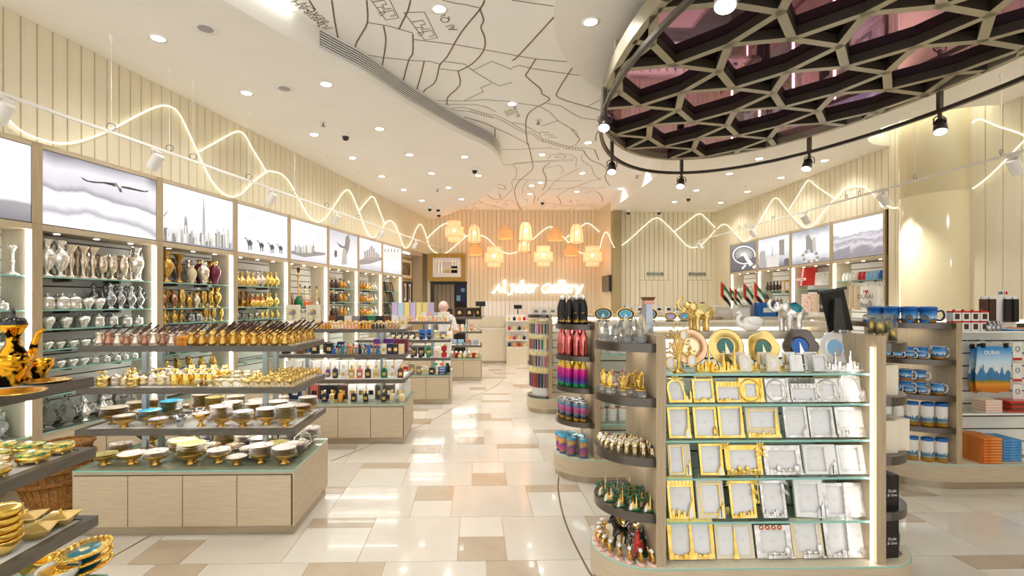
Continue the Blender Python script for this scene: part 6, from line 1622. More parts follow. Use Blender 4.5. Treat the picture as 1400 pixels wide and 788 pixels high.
def photo_frame(px0,px1,py0,py1,z,style,metal,label,Y=2.535,lean=12,yaw=0.,second=None):
    x0,x1=XY(px0,Y),XY(px1,Y); w=x1-x0; h=(py1-py0)/FPX*Y*.995
    t=thing('photo_frame',label,'photo frame',((x0+x1)/2,Y,z+.002)); t.rotation_euler=(R(-lean),0,yaw)
    S='gold_rich' if metal=='gold' else 'silver_rough'; face={'gold':M['gold_rich'],'silver':M['silver_rough'],'cream':M['cream'],'creamsilver':M['white_gloss'],'yellow':M['cream_gloss']}[metal]
    deco=M['gold_rich'] if metal in ('gold','cream') else M['silver_rough']
    b=min(w,h)*.1; L,Rr,B,T=-w/2,w/2,0,h
    hl,hr,hb,ht=L+b,Rr-b,b,h-b
    if 'side' in style: hr=Rr-w*.34
    if 'bottom' in style: hb=h*.3
    if 'top' in style: ht=h*.74
    if 'wide' in style: hl,hr,hb,ht=L+b*1.6,Rr-b*1.6,b*1.6,h-b*1.6
    if 'ring' in style: hl,hr,hb,ht=L+w*.25,Rr-w*.3,h*.22,h*.76
    hole=[(hl,hb),(hr,hb),(hr,ht),(hl,ht)]
    outer=[(L,B),(Rr,B),(Rr,T),(L,T)]
    if 'oval' in style: hole=ellipse(0,h*.52,w*.3,h*.36)
    if 'arch' in style:
        outer=[(L,0),(Rr*.55,0)]+[(L*.0+ -w*.2+w*.36*math.cos(a),h*.55+h*.36*math.sin(a)) for a in [R(q) for q in range(0,181,20)]]
        hole=[(L+b,b)]+[(Rr*.4,b)]+[(-w*.2+w*.28*math.cos(a),h*.55+h*.28*math.sin(a)) for a in [R(q) for q in range(0,181,20)]]
    if 'double' in style:
        obj('border',MB().prism(outer,-.012,.004,holes=[[(hl,hb),(-b*.35,hb),(-b*.35,ht),(hl,ht)],[(b*.35,hb),(hr,hb),(hr,ht),(b*.35,ht)]],mx=MXZ).mesh('border',face),t)
    else: obj('border',MB().prism(outer,-.012,.004,holes=[hole],mx=MXZ).mesh('border',face),t)
    hx=[p[0] for p in hole]; hz=[p[1] for p in hole]
    if 'double' in style: hx=[hl,hr]; hz=[hb,ht]
    pa=obj('photo_paper',MB().box(min(hx)-.002,max(hx)+.002,-.004,-.001,min(hz)-.002,max(hz)+.002).mesh('photo_paper',M['paper']),t)
    for cx_ in ((min(hx)+max(hx))/2,) if 'double' not in style else (hl*.55,hr*.55):
        for q in (0,1): obj('print_line',MB().box(cx_-w*(.1-.03*q)*(1 if 'double' not in style else .6),cx_+w*(.1-.03*q)*(1 if 'double' not in style else .6),-.0045,-.004,h*(.53-.05*q),h*(.535-.05*q)).mesh('print_line',M['print_grey']),pa)
    if 'wide' in style or metal in ('cream','creamsilver'):
        obj('inner_rim',MB().prism([(hl-.003,hb-.003),(hr+.003,hb-.003),(hr+.003,ht+.003),(hl-.003,ht+.003)],-.0135,-.002,holes=[[(hl+.0015,hb+.0015),(hr-.0015,hb+.0015),(hr-.0015,ht-.0015),(hl+.0015,ht-.0015)]],mx=MXZ).mesh('inner_rim',deco),t) if 'double' not in style and 'oval' not in style else None
    m=[deco,M['white_gloss'],M['navy']]
    if 'tower' in style:
        d=MB(); spire(d,Rr-w*.1,h*.97,w*.13); obj('tower',d.mesh('tower',m),t)
    if 'mid' in style:
        d=MB(); spire(d,0,h*1.0,w*.09); obj('tower',d.mesh('tower',m),t)
    if 'sail' in style:
        d=MB(); sail(d,Rr-w*.17,h*.5 if 'big' in style else h*.42,w*.26); 
        if metal in ('cream','creamsilver'): d.prism([(Rr-w*.2,h*.03),(Rr-w*.17,h*.03),(Rr-w*.15,h*.33),(Rr-w*.18,h*.3)],-.0225,-.021,2,MXZ)
        obj('sail_tower',d.mesh('sail_tower',m),t)
    if 'dome' in style:
        d=MB(); d.ell((Rr-w*.12,-.01,h*.2),(w*.1,.012,h*.17),12,7); d.box(Rr-w*.26,Rr+w*.02,-.02,-.002,0,h*.06); obj('ornament',d.mesh('ornament',m),t)
    if 'bottom' in style or 'row' in style:
        d=MB(); skyline(d,L,Rr-w*.06,h*(.28 if 'bottom' in style else .2)); obj('skyline_relief',d.mesh('skyline_relief',m),t)
    if 'top' in style:
        d=MB()
        for i in range(7): d.box(L+w*i/7+w*.015,L+w*(i+1)/7-w*.015,-.018,-.002,h*.78,h*(.98-.06*(i%2)))
        obj('lettered_crest',d.mesh('lettered_crest',m),t)
    if 'domes' in style:
        d=MB()
        for i,(q,s) in enumerate(((.35,.06),(.52,.1),(.7,.08),(.85,.06))): d.ell((L+w*q,-.014,h*.1+h*s*.4),(w*s,.01,h*s*.7),10,6); d.box(L+w*q-w*s,L+w*q+w*s,-.02,-.004,0,h*.1)
        obj('mosque_relief',d.mesh('mosque_relief',m),t)
    if 'palms' in style:
        d=MB(); 
        for xx,zz in ((L+.004,h*.93),(Rr-.004,h*.93),(Rr-.002,h*.66)): palmtop(d,xx,zz,w*.2)
        obj('palm_relief',d.mesh('palm_relief',m),t)['kind']='stuff'
        d=MB(); skyline(d,L,Rr-w*.06,h*.2); obj('skyline_relief',d.mesh('skyline_relief',m),t)
    if 'arch' in style:
        d=MB(); palmtop(d,-w*.2,h*.88,w*.42); skyline(d,w*.12,w*.46,h*.42,n=4); obj('palm_relief',d.mesh('palm_relief',m),t)
    if 'ring' in style:
        d=MB(); d.tube([(-w*.06+w*.42*math.cos(2*math.pi*i/28),-.014,h*.48+h*.46*math.sin(2*math.pi*i/28)) for i in range(28)],w*.035,6,closed=True); obj('wheel_ring',d.mesh('wheel_ring',m),t)
    if 'flower' in style:
        d=MB()
        for i in range(4): d.tube([(L+w*(.2+.17*i)+w*.05*math.cos(2*math.pi*k/10),-.013,h*.93+w*.05*math.sin(2*math.pi*k/10)) for k in range(10)],.004,5,closed=True)
        obj('rosettes',d.mesh('rosettes',[M['orange']]),t)
    obj('strut',MB().taper((0,.03),(w*.3,.003),(w*.12,.003),.012,h*.62,0,Matrix.Rotation(R(-lean*1.4),4,'X') if 0 else None).mesh('strut',M['black']),t)
    return t
FR=[ # second shelf
 (914,946,521,556,1.024,'arch','gold','gold palm arch photo frame on the second shelf'),(947,976,525,557,1.024,'row','gold','gold portrait frame with brick relief on the second shelf'),(979,1013,529,557,1.024,'top row','gold','gold landscape frame with a lettered crest on the second shelf'),
 (1011,1044,523,556,1.024,'ring tower','gold','gold frame with a wheel ring and tower on the second shelf'),(1047,1079,524,556,1.024,'ring tower','silver','small silver frame with a wheel ring beside the gold ones'),(1081,1117,530,555,1.024,'top row','silver','silver landscape frame with a lettered crest'),(1116,1151,522,554,1.024,'ring row tower','silver','silver frame with a wheel ring and skyline next to the palm arch'),(1152,1190,512,554,1.024,'arch','silver','large silver palm arch photo frame'),
 (914,944,564,606,.837,'sail tower big','gold','gold frame with sail and tower at the end of the third shelf'),(949,981,564,606,.837,'dome','gold','gold beaded frame with a small dome on the third shelf'),(983,1017,563,606,.837,'tower','gold','gold beaded frame with a tower on the third shelf'),(1021,1066,565,606,.837,'bottom tower','cream','cream landscape frame with gold skyline and tower'),(1073,1105,562,604,.837,'sail','silver','plain silver frame with a small sail on the third shelf'),(1107,1141,562,603,.837,'tower','silver','plain silver frame with a tower on the third shelf'),(1144,1191,562,603,.837,'bottom','silver','white silver landscape frame with skyline relief'),
 (914,945,613,655,.642,'side sail big','cream','cream frame with gold sail on the fourth shelf'),(957,989,613,655,.642,'tower sail','gold','gold frame with tower and sail on the fourth shelf'),(992,1042,614,654,.642,'wide bottom palms','gold','wide gold landscape frame with skyline and flowers'),(1045,1096,613,652,.642,'wide bottom domes','silver','silver landscape frame with domes on the fourth shelf'),(1100,1144,611,651,.642,'side sail big','creamsilver','white frame with a blue striped sail on the fourth shelf'),(1146,1190,611,650,.642,'side tower','creamsilver','white frame with a broad patterned side panel'),
 (914,950,662,718,.416,'top sail row big','gold','gold frame with lettered crest and white sail on the fifth shelf'),(954,991,666,717,.416,'wide sail','cream','cream frame with gold inner rim on the fifth shelf'),(999,1034,667,716,.416,'palms','gold','gold palm tree photo frame on the fifth shelf'),(1042,1075,667,716,.416,'palms','silver','silver palm tree photo frame on the fifth shelf'),(1089,1126,663,714,.416,'wide sail','creamsilver','tilted white frame with a blue sail on the fifth shelf'),(1128,1184,666,711,.416,'double mid','silver','silver double frame with a middle tower on the fifth shelf'),
 (914,977,724,777,.203,'double mid row','gold','gold double frame with a middle tower on the base'),(979,1031,728,774,.203,'double mid','cream','cream double frame with a gold middle tower on the base'),(1034,1083,728,771,.203,'wide flower domes','silver','silver landscape frame with orange rosettes on the base'),(1084,1126,720,772,.203,'wide domes','yellow','pale yellow portrait frame with silver mosque relief on the base'),(1129,1194,720,774,.203,'double mid row','silver','large silver double frame with a middle tower on the base')]
for f in FR: photo_frame(*f[:8],yaw=(-.12 if f[0]==1089 else 0.))
# frames of a second rank, half hidden behind
for f in ((1000,1040,657,700,.416,'palms','gold','gold palm frame hidden behind the front one'),(1042,1080,657,700,.416,'palms','silver','silver palm frame hidden behind the front one'),(952,985,655,700,.416,'wide','cream','cream frame half hidden behind on the fifth shelf'),(1130,1180,655,695,.416,'top','silver','silver lettered frame rising behind the double frame'),(979,1030,715,760,.203,'top','gold','gold lettered frame behind the cream double frame'),(950,975,520,548,1.024,'row','gold','gold frame half hidden behind on the second shelf'),(1075,1110,524,548,1.024,'top','silver','silver lettered frame half hidden behind'),(1095,1130,655,700,.416,'wide','creamsilver','white frame half hidden behind the tilted one')):
    photo_frame(*f[:8],Y=2.72)
# ---- plates on the top glass shelf
def plate_on_stand(px,py,rpx,rim,centre,hub,label,fluted=0):
    Y=2.68; p=PY(px,py,Y); r=rpx/FPX*Y; zb=1.1826
    t=thing('display_plate',label,'plate',(p.x,Y,zb+.009)); t.rotation_euler=(R(-10),0,0)
    c=Matrix.Translation((0,-.01,r+.012))@Matrix.Rotation(R(90),4,'X')
    mb=MB()
    n=40
    prof=[(0,-.01),(r*.6,-.008),(r,.004),(r,.008),(r*.93,.008),(r*.56,.0),(r*.52,.006),(r*.48,.0),(0,-.002)]
    if fluted:
        loops=[]
        for rad,z in prof[1:-1]: loops.append(([(rad*(1+.05*math.cos(fluted*2*math.pi*i/n)*(rad/r)**3)*math.cos(2*math.pi*i/n),rad*(1+.05*math.cos(fluted*2*math.pi*i/n)*(rad/r)**3)*math.sin(2*math.pi*i/n)) for i in range(n)],z))
        loft(mb,loops); mb.v[:]=[tuple(c@Vector(v)) for v in mb.v]
    else: mb.lathe(prof,n,mx=c)
    obj('dish',mb.mesh('dish',M[rim]),t)
    obj('roundel',MB().lathe([(0,.0015),(r*.47,.0015)],32,mx=c).mesh('roundel',M[centre]),t)
    d=MB(); 
    d.prism([(-r*.06,r*.72),(r*.22,r*.74),(r*.06,r*1.15),(-.002,r*1.38),(-r*.04,r*1.0)],-.016,-.013,0,MXZ); d.box(-r*.3,r*.3,-.015,-.012,r*.68,r*.76)
    obj('relief',d.mesh('relief',M[hub]),t)
    obj('easel',MB().tube([(-r*.4,.0,0),(-r*.3,.05,r*.5)],.004,5).tube([(r*.4,.0,0),(r*.3,.05,r*.5)],.004,5).tube([(-r*.4,-.03,.003),(r*.4,-.03,.003)],.004,5).mesh('easel',M['black']),t)
mat('crystal_plate','#f2f2f0',.12,.15,coat=.6)
plate_on_stand(944,482,25,'gilt_copper','gold_pale','gold','coppery gilt plate half behind the gold tree of frames')
plate_on_stand(993,480,25,'gold','teal_deep','gold_pale','round gold plate with a teal centre and sail relief')
plate_on_stand(1044,481,23,'gold','teal_deep','gold_pale','fluted gold plate with a small teal centre',5)
plate_on_stand(1095,477,25,'grey_metal','blue','silver','fluted grey metal plate with a blue centre',6)
plate_on_stand(1143,480,23,'crystal_plate','sky','silver','white crystal plate with a pale blue centre',12)
# small frames and skyline models in front of the plates
for k,(px,sty,mt,lb) in enumerate(((1012,'oval','cream','small cream oval frame behind its twin near the teal plate'),(1019,'oval','cream','small cream oval frame before the teal plate'),(1046,'oval','cream','small cream oval frame behind its twin near the fluted gold plate'),(1057,'oval','cream','small cream oval frame before the fluted gold plate'),(1080,'oval','creamsilver','small white oval frame behind its twin near the blue plate'),(1089,'oval','creamsilver','small white oval frame before the blue plate'),(1110,'row','creamsilver','small white frame behind its twin near the crystal plate'),(1122,'row','creamsilver','small white frame before the crystal plate'))):
    photo_frame(px-8,px+8,482 if k%2==0 else 485,507 if k%2==0 else 508,1.1826,sty.replace('row',''),mt,lb,Y=2.60 if k%2==0 else 2.55)
def mini_skyline(px,Y,z,mt,label,s=1.,group=None):
    p=Vector((XY(px,Y),Y,z+.0006)); t=thing('skyline_model',label,'model',p,0,group); rs=random.Random(px)
    obj('stand',MB().box(-.05*s,.05*s,-.018*s,.018*s,0,.012*s).mesh('stand',M['gold_rich' if mt=='gold_rich' else 'silver']),t)
    d=MB(); spire(d,.015*s,.1*s,.014*s,0.); obj('tower',d.mesh('tower',M[mt]),t).location=(0,0,.012*s)
    for i in range(5):
        d=MB().box(-.006*s,.006*s,-.008*s,.008*s,0,rs.uniform(.02,.05)*s); obj('building',d.mesh('building',M[mt]),t,(-.042*s+i*.02*s,0,.012*s))
    obj('dome',MB().ell((-.03*s,-.01*s,.02*s),(.009*s,.009*s,.012*s),8,5).mesh('dome',M[mt]),t)
for px,Y in ((965,2.56),(985,2.54),(1000,2.56)): mini_skyline(px,Y,1.1826,'gold_rich','small gold skyline model before the gold plates',group='gold skyline models')
for px,Y in ((1037,2.6),(1070,2.6)): mini_skyline(px,Y,1.1826,'gold_rich','small gold skyline model between the oval frames',.8,'gold skyline models between frames')
for px,Y,s in ((1138,2.56,.9),(1158,2.55,1.),(1178,2.56,1.1)): mini_skyline(px,Y,1.1826,'silver','small silver skyline model near the lit side panel',s,'silver skyline models')
# gold tree holding oval frames
Y=2.55; tr=thing('frame_tree','gold tree holding small oval photo frames','photo frame',(XY(928,Y),Y,1.1826))
d=MB().lathe([(0,0),(.035,0),(.03,.008),(.01,.02),(.008,.09)],14)
br=[((0,0,.08),(-.04,0,.15),(-.06,0,.2)),((0,0,.08),(.03,0,.16),(.045,0,.22)),((0,0,.09),(0,.0,.17),(-.01,0,.25)),((0,0,.06),(.04,0,.1),(.06,0,.12)),((0,0,.06),(-.035,0,.1),(-.055,0,.12)),((0,0,.1),(.02,-.02,.18),(.03,-.02,.2)),((0,0,.1),(-.03,-.02,.17),(-.035,-.02,.23))]
for b_ in br: d.tube(b_,[.005,.004,.002],5)
obj('trunk',d.mesh('trunk',M['gold_rich']),tr)
d=MB(); rs=random.Random(4)
for k in range(70):
    b_=br[rs.randrange(7)]; q=Vector(b_[1]).lerp(Vector(b_[2]),rs.random()); q+=Vector((rs.uniform(-.03,.03),rs.uniform(-.02,.02),rs.uniform(-.02,.03)))
    d.ell(q,(.008,.004,.006),6,4)
lv=obj('leaves',d.mesh('leaves',M['gold']),tr); lv['kind']='stuff'
for x,z,r in ((.055,.065,.032),(-.058,.055,.03),(.012,.2,.026)):
    o=obj('oval_frame',MB().prism(ellipse(0,0,r*.8,r*1.1,20),-.006,.004,holes=[ellipse(0,0,r*.6,r*.88,20)],mx=MXZ).mesh('oval_frame',M['brass']),tr,(x,-.03,z))
    obj('photo_paper',MB().prism(ellipse(0,0,r*.62,r*.9,20),-.002,.001,mx=MXZ).mesh('photo_paper',M['paper']),o)
# ---- elephants, swan and easel on the top board
ZT_=1.38
def elephant():
    b=MB(); b.ell((0,0,.115),(.068,.045,.05)); b.ell((.035,0,.11),(.045,.042,.048)); b.ell((-.03,0,.12),(.045,.04,.045)); b.ell((-.072,0,.145),(.03,.03,.034))
    b.tube([(-.09,0,.135),(-.112,0,.125),(-.13,0,.14),(-.135,0,.165),(-.12,0,.19),(-.1,0,.2)],[.017,.014,.012,.011,.009,.007],8)
    for x,y in ((-.04,.024),(-.025,-.024),(.045,.024),(.03,-.024)): b.tube([(x,y,.1),(x-.004,y,.05),(x,y,.0)],[.022,.016,.018],8)
    b.tube([(.075,0,.125),(.09,0,.1),(.09,0,.07)],[.006,.004,.003],6)
    for s in (-1,1): b.ell((-.055,s*.035,.145),(.024,.009,.032)); b.tube([(-.092,s*.014,.125),(-.112,s*.018,.115)],[.005,.003],6)
    return b
eb=elephant()
def eleph(px,Y,body,cloth,gem,label,vs=.0042,s=1.):
    t=thing('elephant_figurine',label,'figurine',(XY(px,Y),Y,ZT_+.003)); t.scale=(s,s,s)
    obj('body',blob('body',eb,vs,M[body]),t)
    c=MB().lathe([(.0,.051),(.03,.047),(.044,.036),(.05,.02),(.047,.0)],18,mx=Matrix.Translation((.008,0,.115))@Matrix.Diagonal((1.05,.95,1.06,1)))
    o=obj('saddle_cloth',c.mesh('saddle_cloth',M[cloth]),t)
    obj('jewel',MB().ell((.008,-.012,.166),(.016,.014,.008)).mesh('jewel',M[gem]),o)
    for x in (-.086,): 
        for s_ in (-1,1): obj('eye',MB().ell((x,s_*.026,.152),(.004,.003,.004),6,4).mesh('eye',M['black']),t)
eleph(957,2.85,'gold','enamel_olive','maroon','gold elephant figurine with raised trunk and jewelled saddle',s=.98)
eleph(1082,2.78,'silver_rough','teal','navy','pearly silver elephant figurine with a blue saddle',s=.98)
b=MB(); b.ell((.02,0,.035),(.06,.036,.035)); b.tube([(-.03,0,.035),(-.055,0,.05),(-.058,0,.075),(-.04,0,.1),(-.05,0,.112),(-.066,0,.106)],[.022,.014,.011,.01,.012,.006],8)
b.ell((.045,0,.06),(.045,.03,.03)); b.tube([(.06,0,.05),(.09,0,.06),(.105,0,.05)],[.03,.016,.005],8)
t=thing('swan_figurine','white swan figurine between the two elephants','figurine',(XY(1022,2.84),2.84,ZT_+.0005))
obj('body',blob('body',b,.004,M['white_gloss']),t)
for s_ in (-1,1): obj('wing',MB().ell((.035,s_*.03,.06),(.045,.01,.026)).mesh('wing',M['white']),t)
obj('beak',MB().tube([(-.062,0,.107),(-.078,0,.1)],[.005,.002],6).mesh('beak',M['pink']),t)
Y=2.74; t=thing('easel_frame','black picture frame seen from behind on its easel strut','picture frame',(XY(1150,Y),Y,ZT_+.0005))
o=obj('back_board',MB().box(-.075,.075,-.006,.006,0,.24).mesh('back_board',M['black']),t); o.rotation_euler=(R(-6),R(-9),.15)
o=obj('strut',MB().taper((0,0),(.07,.006),(.035,.006),0,.2).mesh('strut',M['charcoal']),t,(-.05,-.06,0)); o.rotation_euler=(R(-14),R(6),0)
o=obj('crest',MB().box(-.085,.085,-.02,.012,.236,.252).mesh('crest',M['charcoal']),t); o.rotation_euler=(R(-6),R(-9),.15)
tag(obj('acrylic_block',MB().box(-.022,.022,-.01,.01,0,.022).mesh('acrylic_block',M['crystal_soft']),None,(XY(1153,2.6),2.6,ZT_+.0004)),'small clear acrylic price block before the easel frame','price block')
# ---- end shelves of the frame unit: crystal, gilt, souvenirs
CA_=Vector((.92,2.71,0))
def ea(r,deg,z): return Vector((CA_.x+r*math.cos(R(deg)),CA_.y+r*math.sin(R(deg)),z))
def crystal_proto(k):
    mb=MB().lathe([(0,0),(.03,0),(.032,.004),(.03,.03),(.026,.034),(0,.034)],14,smooth=False)
    if k==0: mb.lathe([(.018,.034),(.02,.07),(.0,.125)],6,smooth=False)
    elif k==1: mb.lathe([(.006,.034),(.02,.05),(.024,.075),(.012,.1),(.0,.115)],8,smooth=False)
    else: mb.prism([(-.02,.034),(.02,.034),(.012,.12),(-.004,.14),(-.018,.09)],-.012,.012,mx=MXZ)
    return Proto('crystal_trophy','trophy',[('crystal_trophy',mb.mesh('crystal_trophy',M['crystal']),None)])
cp=[crystal_proto(k) for k in range(3)]
CN=['obelisk','drop','sail']
for r,ds in ((.205,(172,192,212,232,252)),(.14,(180,205,230,255)),(.07,(190,225,258))):
    for k,dg in enumerate(ds): 
        c=(k+int(r*100))%3
        spawn(cp[c],ea(r,dg,1.34),random.uniform(-.5,.5),'crystal %s trophy on the topmost end shelf'%CN[c],'crystal %s trophies on the topmost end shelf'%CN[c],scale=random.uniform(.85,1.1)*(1.15 if r<.1 else .95))
# wind tower model
t=thing('tower_model','tall curved tower model with a wooden crown behind the crystal trophies','model',ea(.06,265,1.34)+Vector((.03,.05,.0005)))
obj('sail_shell',MB().prism([(-.055,0),(-.02,0),(.0,.12),(.012,.2),(.0,.22),(-.025,.15)],-.012,.012,mx=MXZ).mesh('sail_shell',M['pewter']),t)
obj('glass_shaft',MB().taper((.022,0),(.05,.03),(.034,.026),0,.2).mesh('glass_shaft',M['silver_dark']),t)
obj('wooden_base',MB().box(-.06,.05,-.025,.025,0,.03).mesh('wooden_base',M['walnut']),t)
obj('crown',MB().box(-.008,.045,-.022,.022,.2,.222).mesh('crown',M['copper']),t)
obj('top_piece',MB().taper((.018,0),(.05,.04),(.07,.05),.222,.24).mesh('top_piece',M['walnut']),t)
# gilt leaf figures
lf=MB().lathe([(0,0),(.028,0),(.03,.004),(.028,.026),(.024,.03),(0,.03)],14,smooth=False); lfb=lf.mesh('plinth',M['crystal_soft'])
g=MB(); g.tube([(0,0,.03),(-.012,0,.06),(.0,0,.1),(.012,0,.12)],[.005,.006,.005,.002],6); g.prism(ellipse(0,.07,.014,.04,14),-.003,.003,mx=MXZ)
for k in range(5): g.ell((.014*math.cos(k*1.3),.01*math.sin(k*1.3),.04+.016*k),(.007,.007,.009),6,4)
g.lathe([(.027,.029),(.03,.031),(.027,.034)],14)
gp=Proto('gilt_leaf_figure','figurine',[('plinth',lfb,None),('figure',g.mesh('figure',M['gold_rich']),None)])
for r,ds in ((.2,(175,200,226,252)),(.12,(190,222,254)),(.05,(225,))):
    for dg in ds: spawn(gp,ea(r,dg,1.06),random.uniform(-1,1),'gilt leaf figure on a clear plinth on the second end shelf','gilt leaf figures on clear plinths',scale=random.uniform(.85,1.15))
spawn(boxp('gold_rich',.05,.05,.055,nm='gold_box'),ea(.06,262,1.06)+Vector((.02,.06,0)),.3,'shiny gold square box behind the gilt leaf figures',None)
# small camels
def camel_mb():
    b=MB(); b.ell((0,0,.034),(.019,.01,.011)); b.ell((0,0,.045),(.009,.007,.009)); b.tube([(-.015,0,.036),(-.024,0,.04),(-.027,0,.052),(-.03,0,.056),(-.037,0,.053)],[.007,.005,.004,.005,.003],6)
    for x,y in ((-.013,.005),(-.011,-.005),(.013,.005),(.011,-.005)): b.tube([(x,y,.03),(x,y,.0)],[.005,.003],6)
    b.tube([(.018,0,.036),(.023,0,.024)],[.002,.0015],5)
    return b
cmb=camel_mb(); cam_gold=blob('body',cmb,.0022,M['gold_rich'],2); cam_pale=blob('body',cmb,.0022,M['gold_pale'],2); cam_brass=blob('body',cmb,.0022,M['brass'],2)
sad={}
for c in ('white','maroon','green_dark','navy'): sad[c]=MB().ell((0,0,.047),(.011,.0085,.009),8,5).mesh('saddle',M[c])
for ri,(r,ds) in enumerate(((.215,range(168,268,11)),(.17,range(176,268,13)),(.125,range(182,268,16)),(.08,range(190,268,22)))):
    for k,dg in enumerate(ds):
        c=('white','maroon','green_dark','navy')[(k*3+ri)%4] if k in (0,len(list(ds))-1) else 'white'
        nm={'white':'white','maroon':'maroon','green_dark':'dark green','navy':'navy'}[c]; me,mn=((cam_pale,'pale gold'),(cam_pale,'pale gold'),(cam_gold,'rich gold'),(cam_gold,'rich gold'))[ri]
        spawn(Proto('camel_figurine','figurine',[('body',me,None),('saddle',sad[c],None)]),ea(r,dg,.755),R(dg-90)+R(90),'%s camel figurine with a %s saddle on the third end shelf'%(mn,nm),'%s camels with %s saddles'%(mn,nm),scale=1.05)
# enamelled skyline souvenirs with palms
def souvenir(k):
    bs=MB().lathe([(0,0),(.03,0),(.031,.004),(.028,.007),(0,.007)],18,mx=Matrix.Diagonal((1,.75,1,1))).mesh('base',M['green_dark'])
    d=MB(); spire(d,.012,.075 if k else .1,.01,.0); d.box(-.002,.01,-.014,-.002,0,.03)
    tw_=d.mesh('tower',M['gold'])
    s=MB(); sail(s,-.012,.055,.024); sl=s.mesh('sail_tower',[M['gold'],M['white_gloss']])
    pm=MB(); 
    for x,y,h in ((-.024,.006,.045),(.026,.004,.05),(.0,.014,.06)):
        pm.tube([(x,y,.005),(x,y,h)],.0018,5,m=1)
        for q in range(6):
            a=q*math.pi/3; pm.tube([(x,y,h),(x+.008*math.cos(a),y+.008*math.sin(a),h+.004),(x+.014*math.cos(a),y+.014*math.sin(a),h-.003)],[.002,.004,.001],5)
    return Proto('skyline_souvenir','souvenir',[('base',bs,None),('tower',tw_,None),('sail_tower',sl,None),('palm',pm.mesh('palm',[M['green_dark'],M['walnut']]),None)])
sv=[souvenir(0),souvenir(1)]
for r,ds in ((.205,(176,199,222,243,262)),(.14,(182,208,232,256)),(.075,(195,232,262))):
    for k,dg in enumerate(ds): spawn(sv[k%2],ea(r,dg,.47),random.uniform(-.4,.4),('tall' if k%2==0 else 'short')+' enamelled skyline souvenir with green palms on the fourth end shelf',('tall' if k%2==0 else 'short')+' enamelled skyline souvenirs',scale=random.uniform(1.0,1.15))
# camels on pink bases and horses
pb_=MB().lathe([(0,0),(.03,0),(.032,.003),(.028,.008),(0,.009)],16,mx=Matrix.Diagonal((1.1,.6,1,1))).mesh('base',M['shell_pink'])
ped=Proto('camel_on_base','figurine',[('base',pb_,None),('camel',cam_brass,None),('saddle',MB().ell((0,0,.052),(.014,.009,.009),8,5).mesh('saddle',M['white']),None)])
for dg in range(140,268,14):
    o=spawn(ped,ea(.225,dg,.2034),R(dg)+R(20),'gold camel on a pink base along the rim of the lowest end deck','camels on pink bases',scale=1.15)
    for c in o.children:
        if c.name.startswith(('camel','saddle')): c.location=(0,0,.007)
def horse_mb():
    b=MB(); b.ell((0,0,.1),(.042,.022,.025)); b.ell((-.028,0,.105),(.024,.022,.027)); b.ell((.03,0,.103),(.024,.023,.026))
    b.tube([(-.035,0,.112),(-.055,0,.135),(-.062,0,.158)],[.02,.015,.012],8); b.tube([(-.058,0,.163),(-.075,0,.15),(-.088,0,.138)],[.013,.01,.007],8)
    for s in (-1,1): b.tube([(-.06,s*.006,.168),(-.058,s*.008,.18)],[.004,.002],5)
    for pts in (((-.03,.012,.09),(-.04,.012,.06),(-.034,.012,.03),(-.04,.012,0)),((-.03,-.012,.09),(-.058,-.012,.075),(-.05,-.012,.045)),((.036,.013,.09),(.03,.013,.055),(.042,.013,.03),(.036,.013,0)),((.034,-.013,.09),(.024,-.013,.055),(.034,-.013,.03),(.026,-.013,0))):
        b.tube(pts,[.014,.009,.006,.007][:len(pts)] if len(pts)==4 else [.014,.009,.006],7)
    b.tube([(.052,0,.11),(.07,0,.1),(.074,0,.06)],[.008,.009,.003],6)
    return b
hm=horse_mb(); hb_=blob('body',hm,.0035,M['black_gloss'],2)
def horse(deg,r,body,label,s,saddle,rz,basec=None,roll=0):
    t=thing('horse_figurine',label,'figurine',ea(r,deg,.2036+(.006 if not basec else 0)),rz); t.scale=(s,s,s)
    if basec: obj('base',MB().lathe([(0,0),(.05,0),(.05,.005),(0,.006)],18).mesh('base',M[basec]),t)
    o=obj('body',body,t,(0,0,.005 if basec else 0)); o.rotation_euler=(0,roll,0)
    obj('saddle',MB().ell((0,0,.112),(.02,.024,.018),10,6).mesh('saddle',M[saddle]),o); obj('mane',MB().tube([(-.03,0,.13),(-.048,0,.155),(-.054,0,.17)],[.006,.007,.004],6).mesh('mane',M['charcoal']),o)
horse(205,.13,hb_,'glossy black horse figurine with a gold saddle on the lowest end deck',1.1,'gold',.5)
horse(190,.07,blob('body',hm,.0035,M['brass'],2),'tan and white horse figurine behind the black one',1.1,'white',.5)
horse(238,.09,blob('body',hm,.0035,M['silver_dark'],2),'grey silver horse figurine beside the black one',1.05,'gold',.6)
horse(246,.2,blob('body',hm,.0035,M['red_glass'],2),'red rearing horse figurine on a green base',.8,'gold',.9,'green',.5)
horse(255,.13,hb_,'small black rearing horse figurine on a green base',.7,'white',.9,'green',.5)
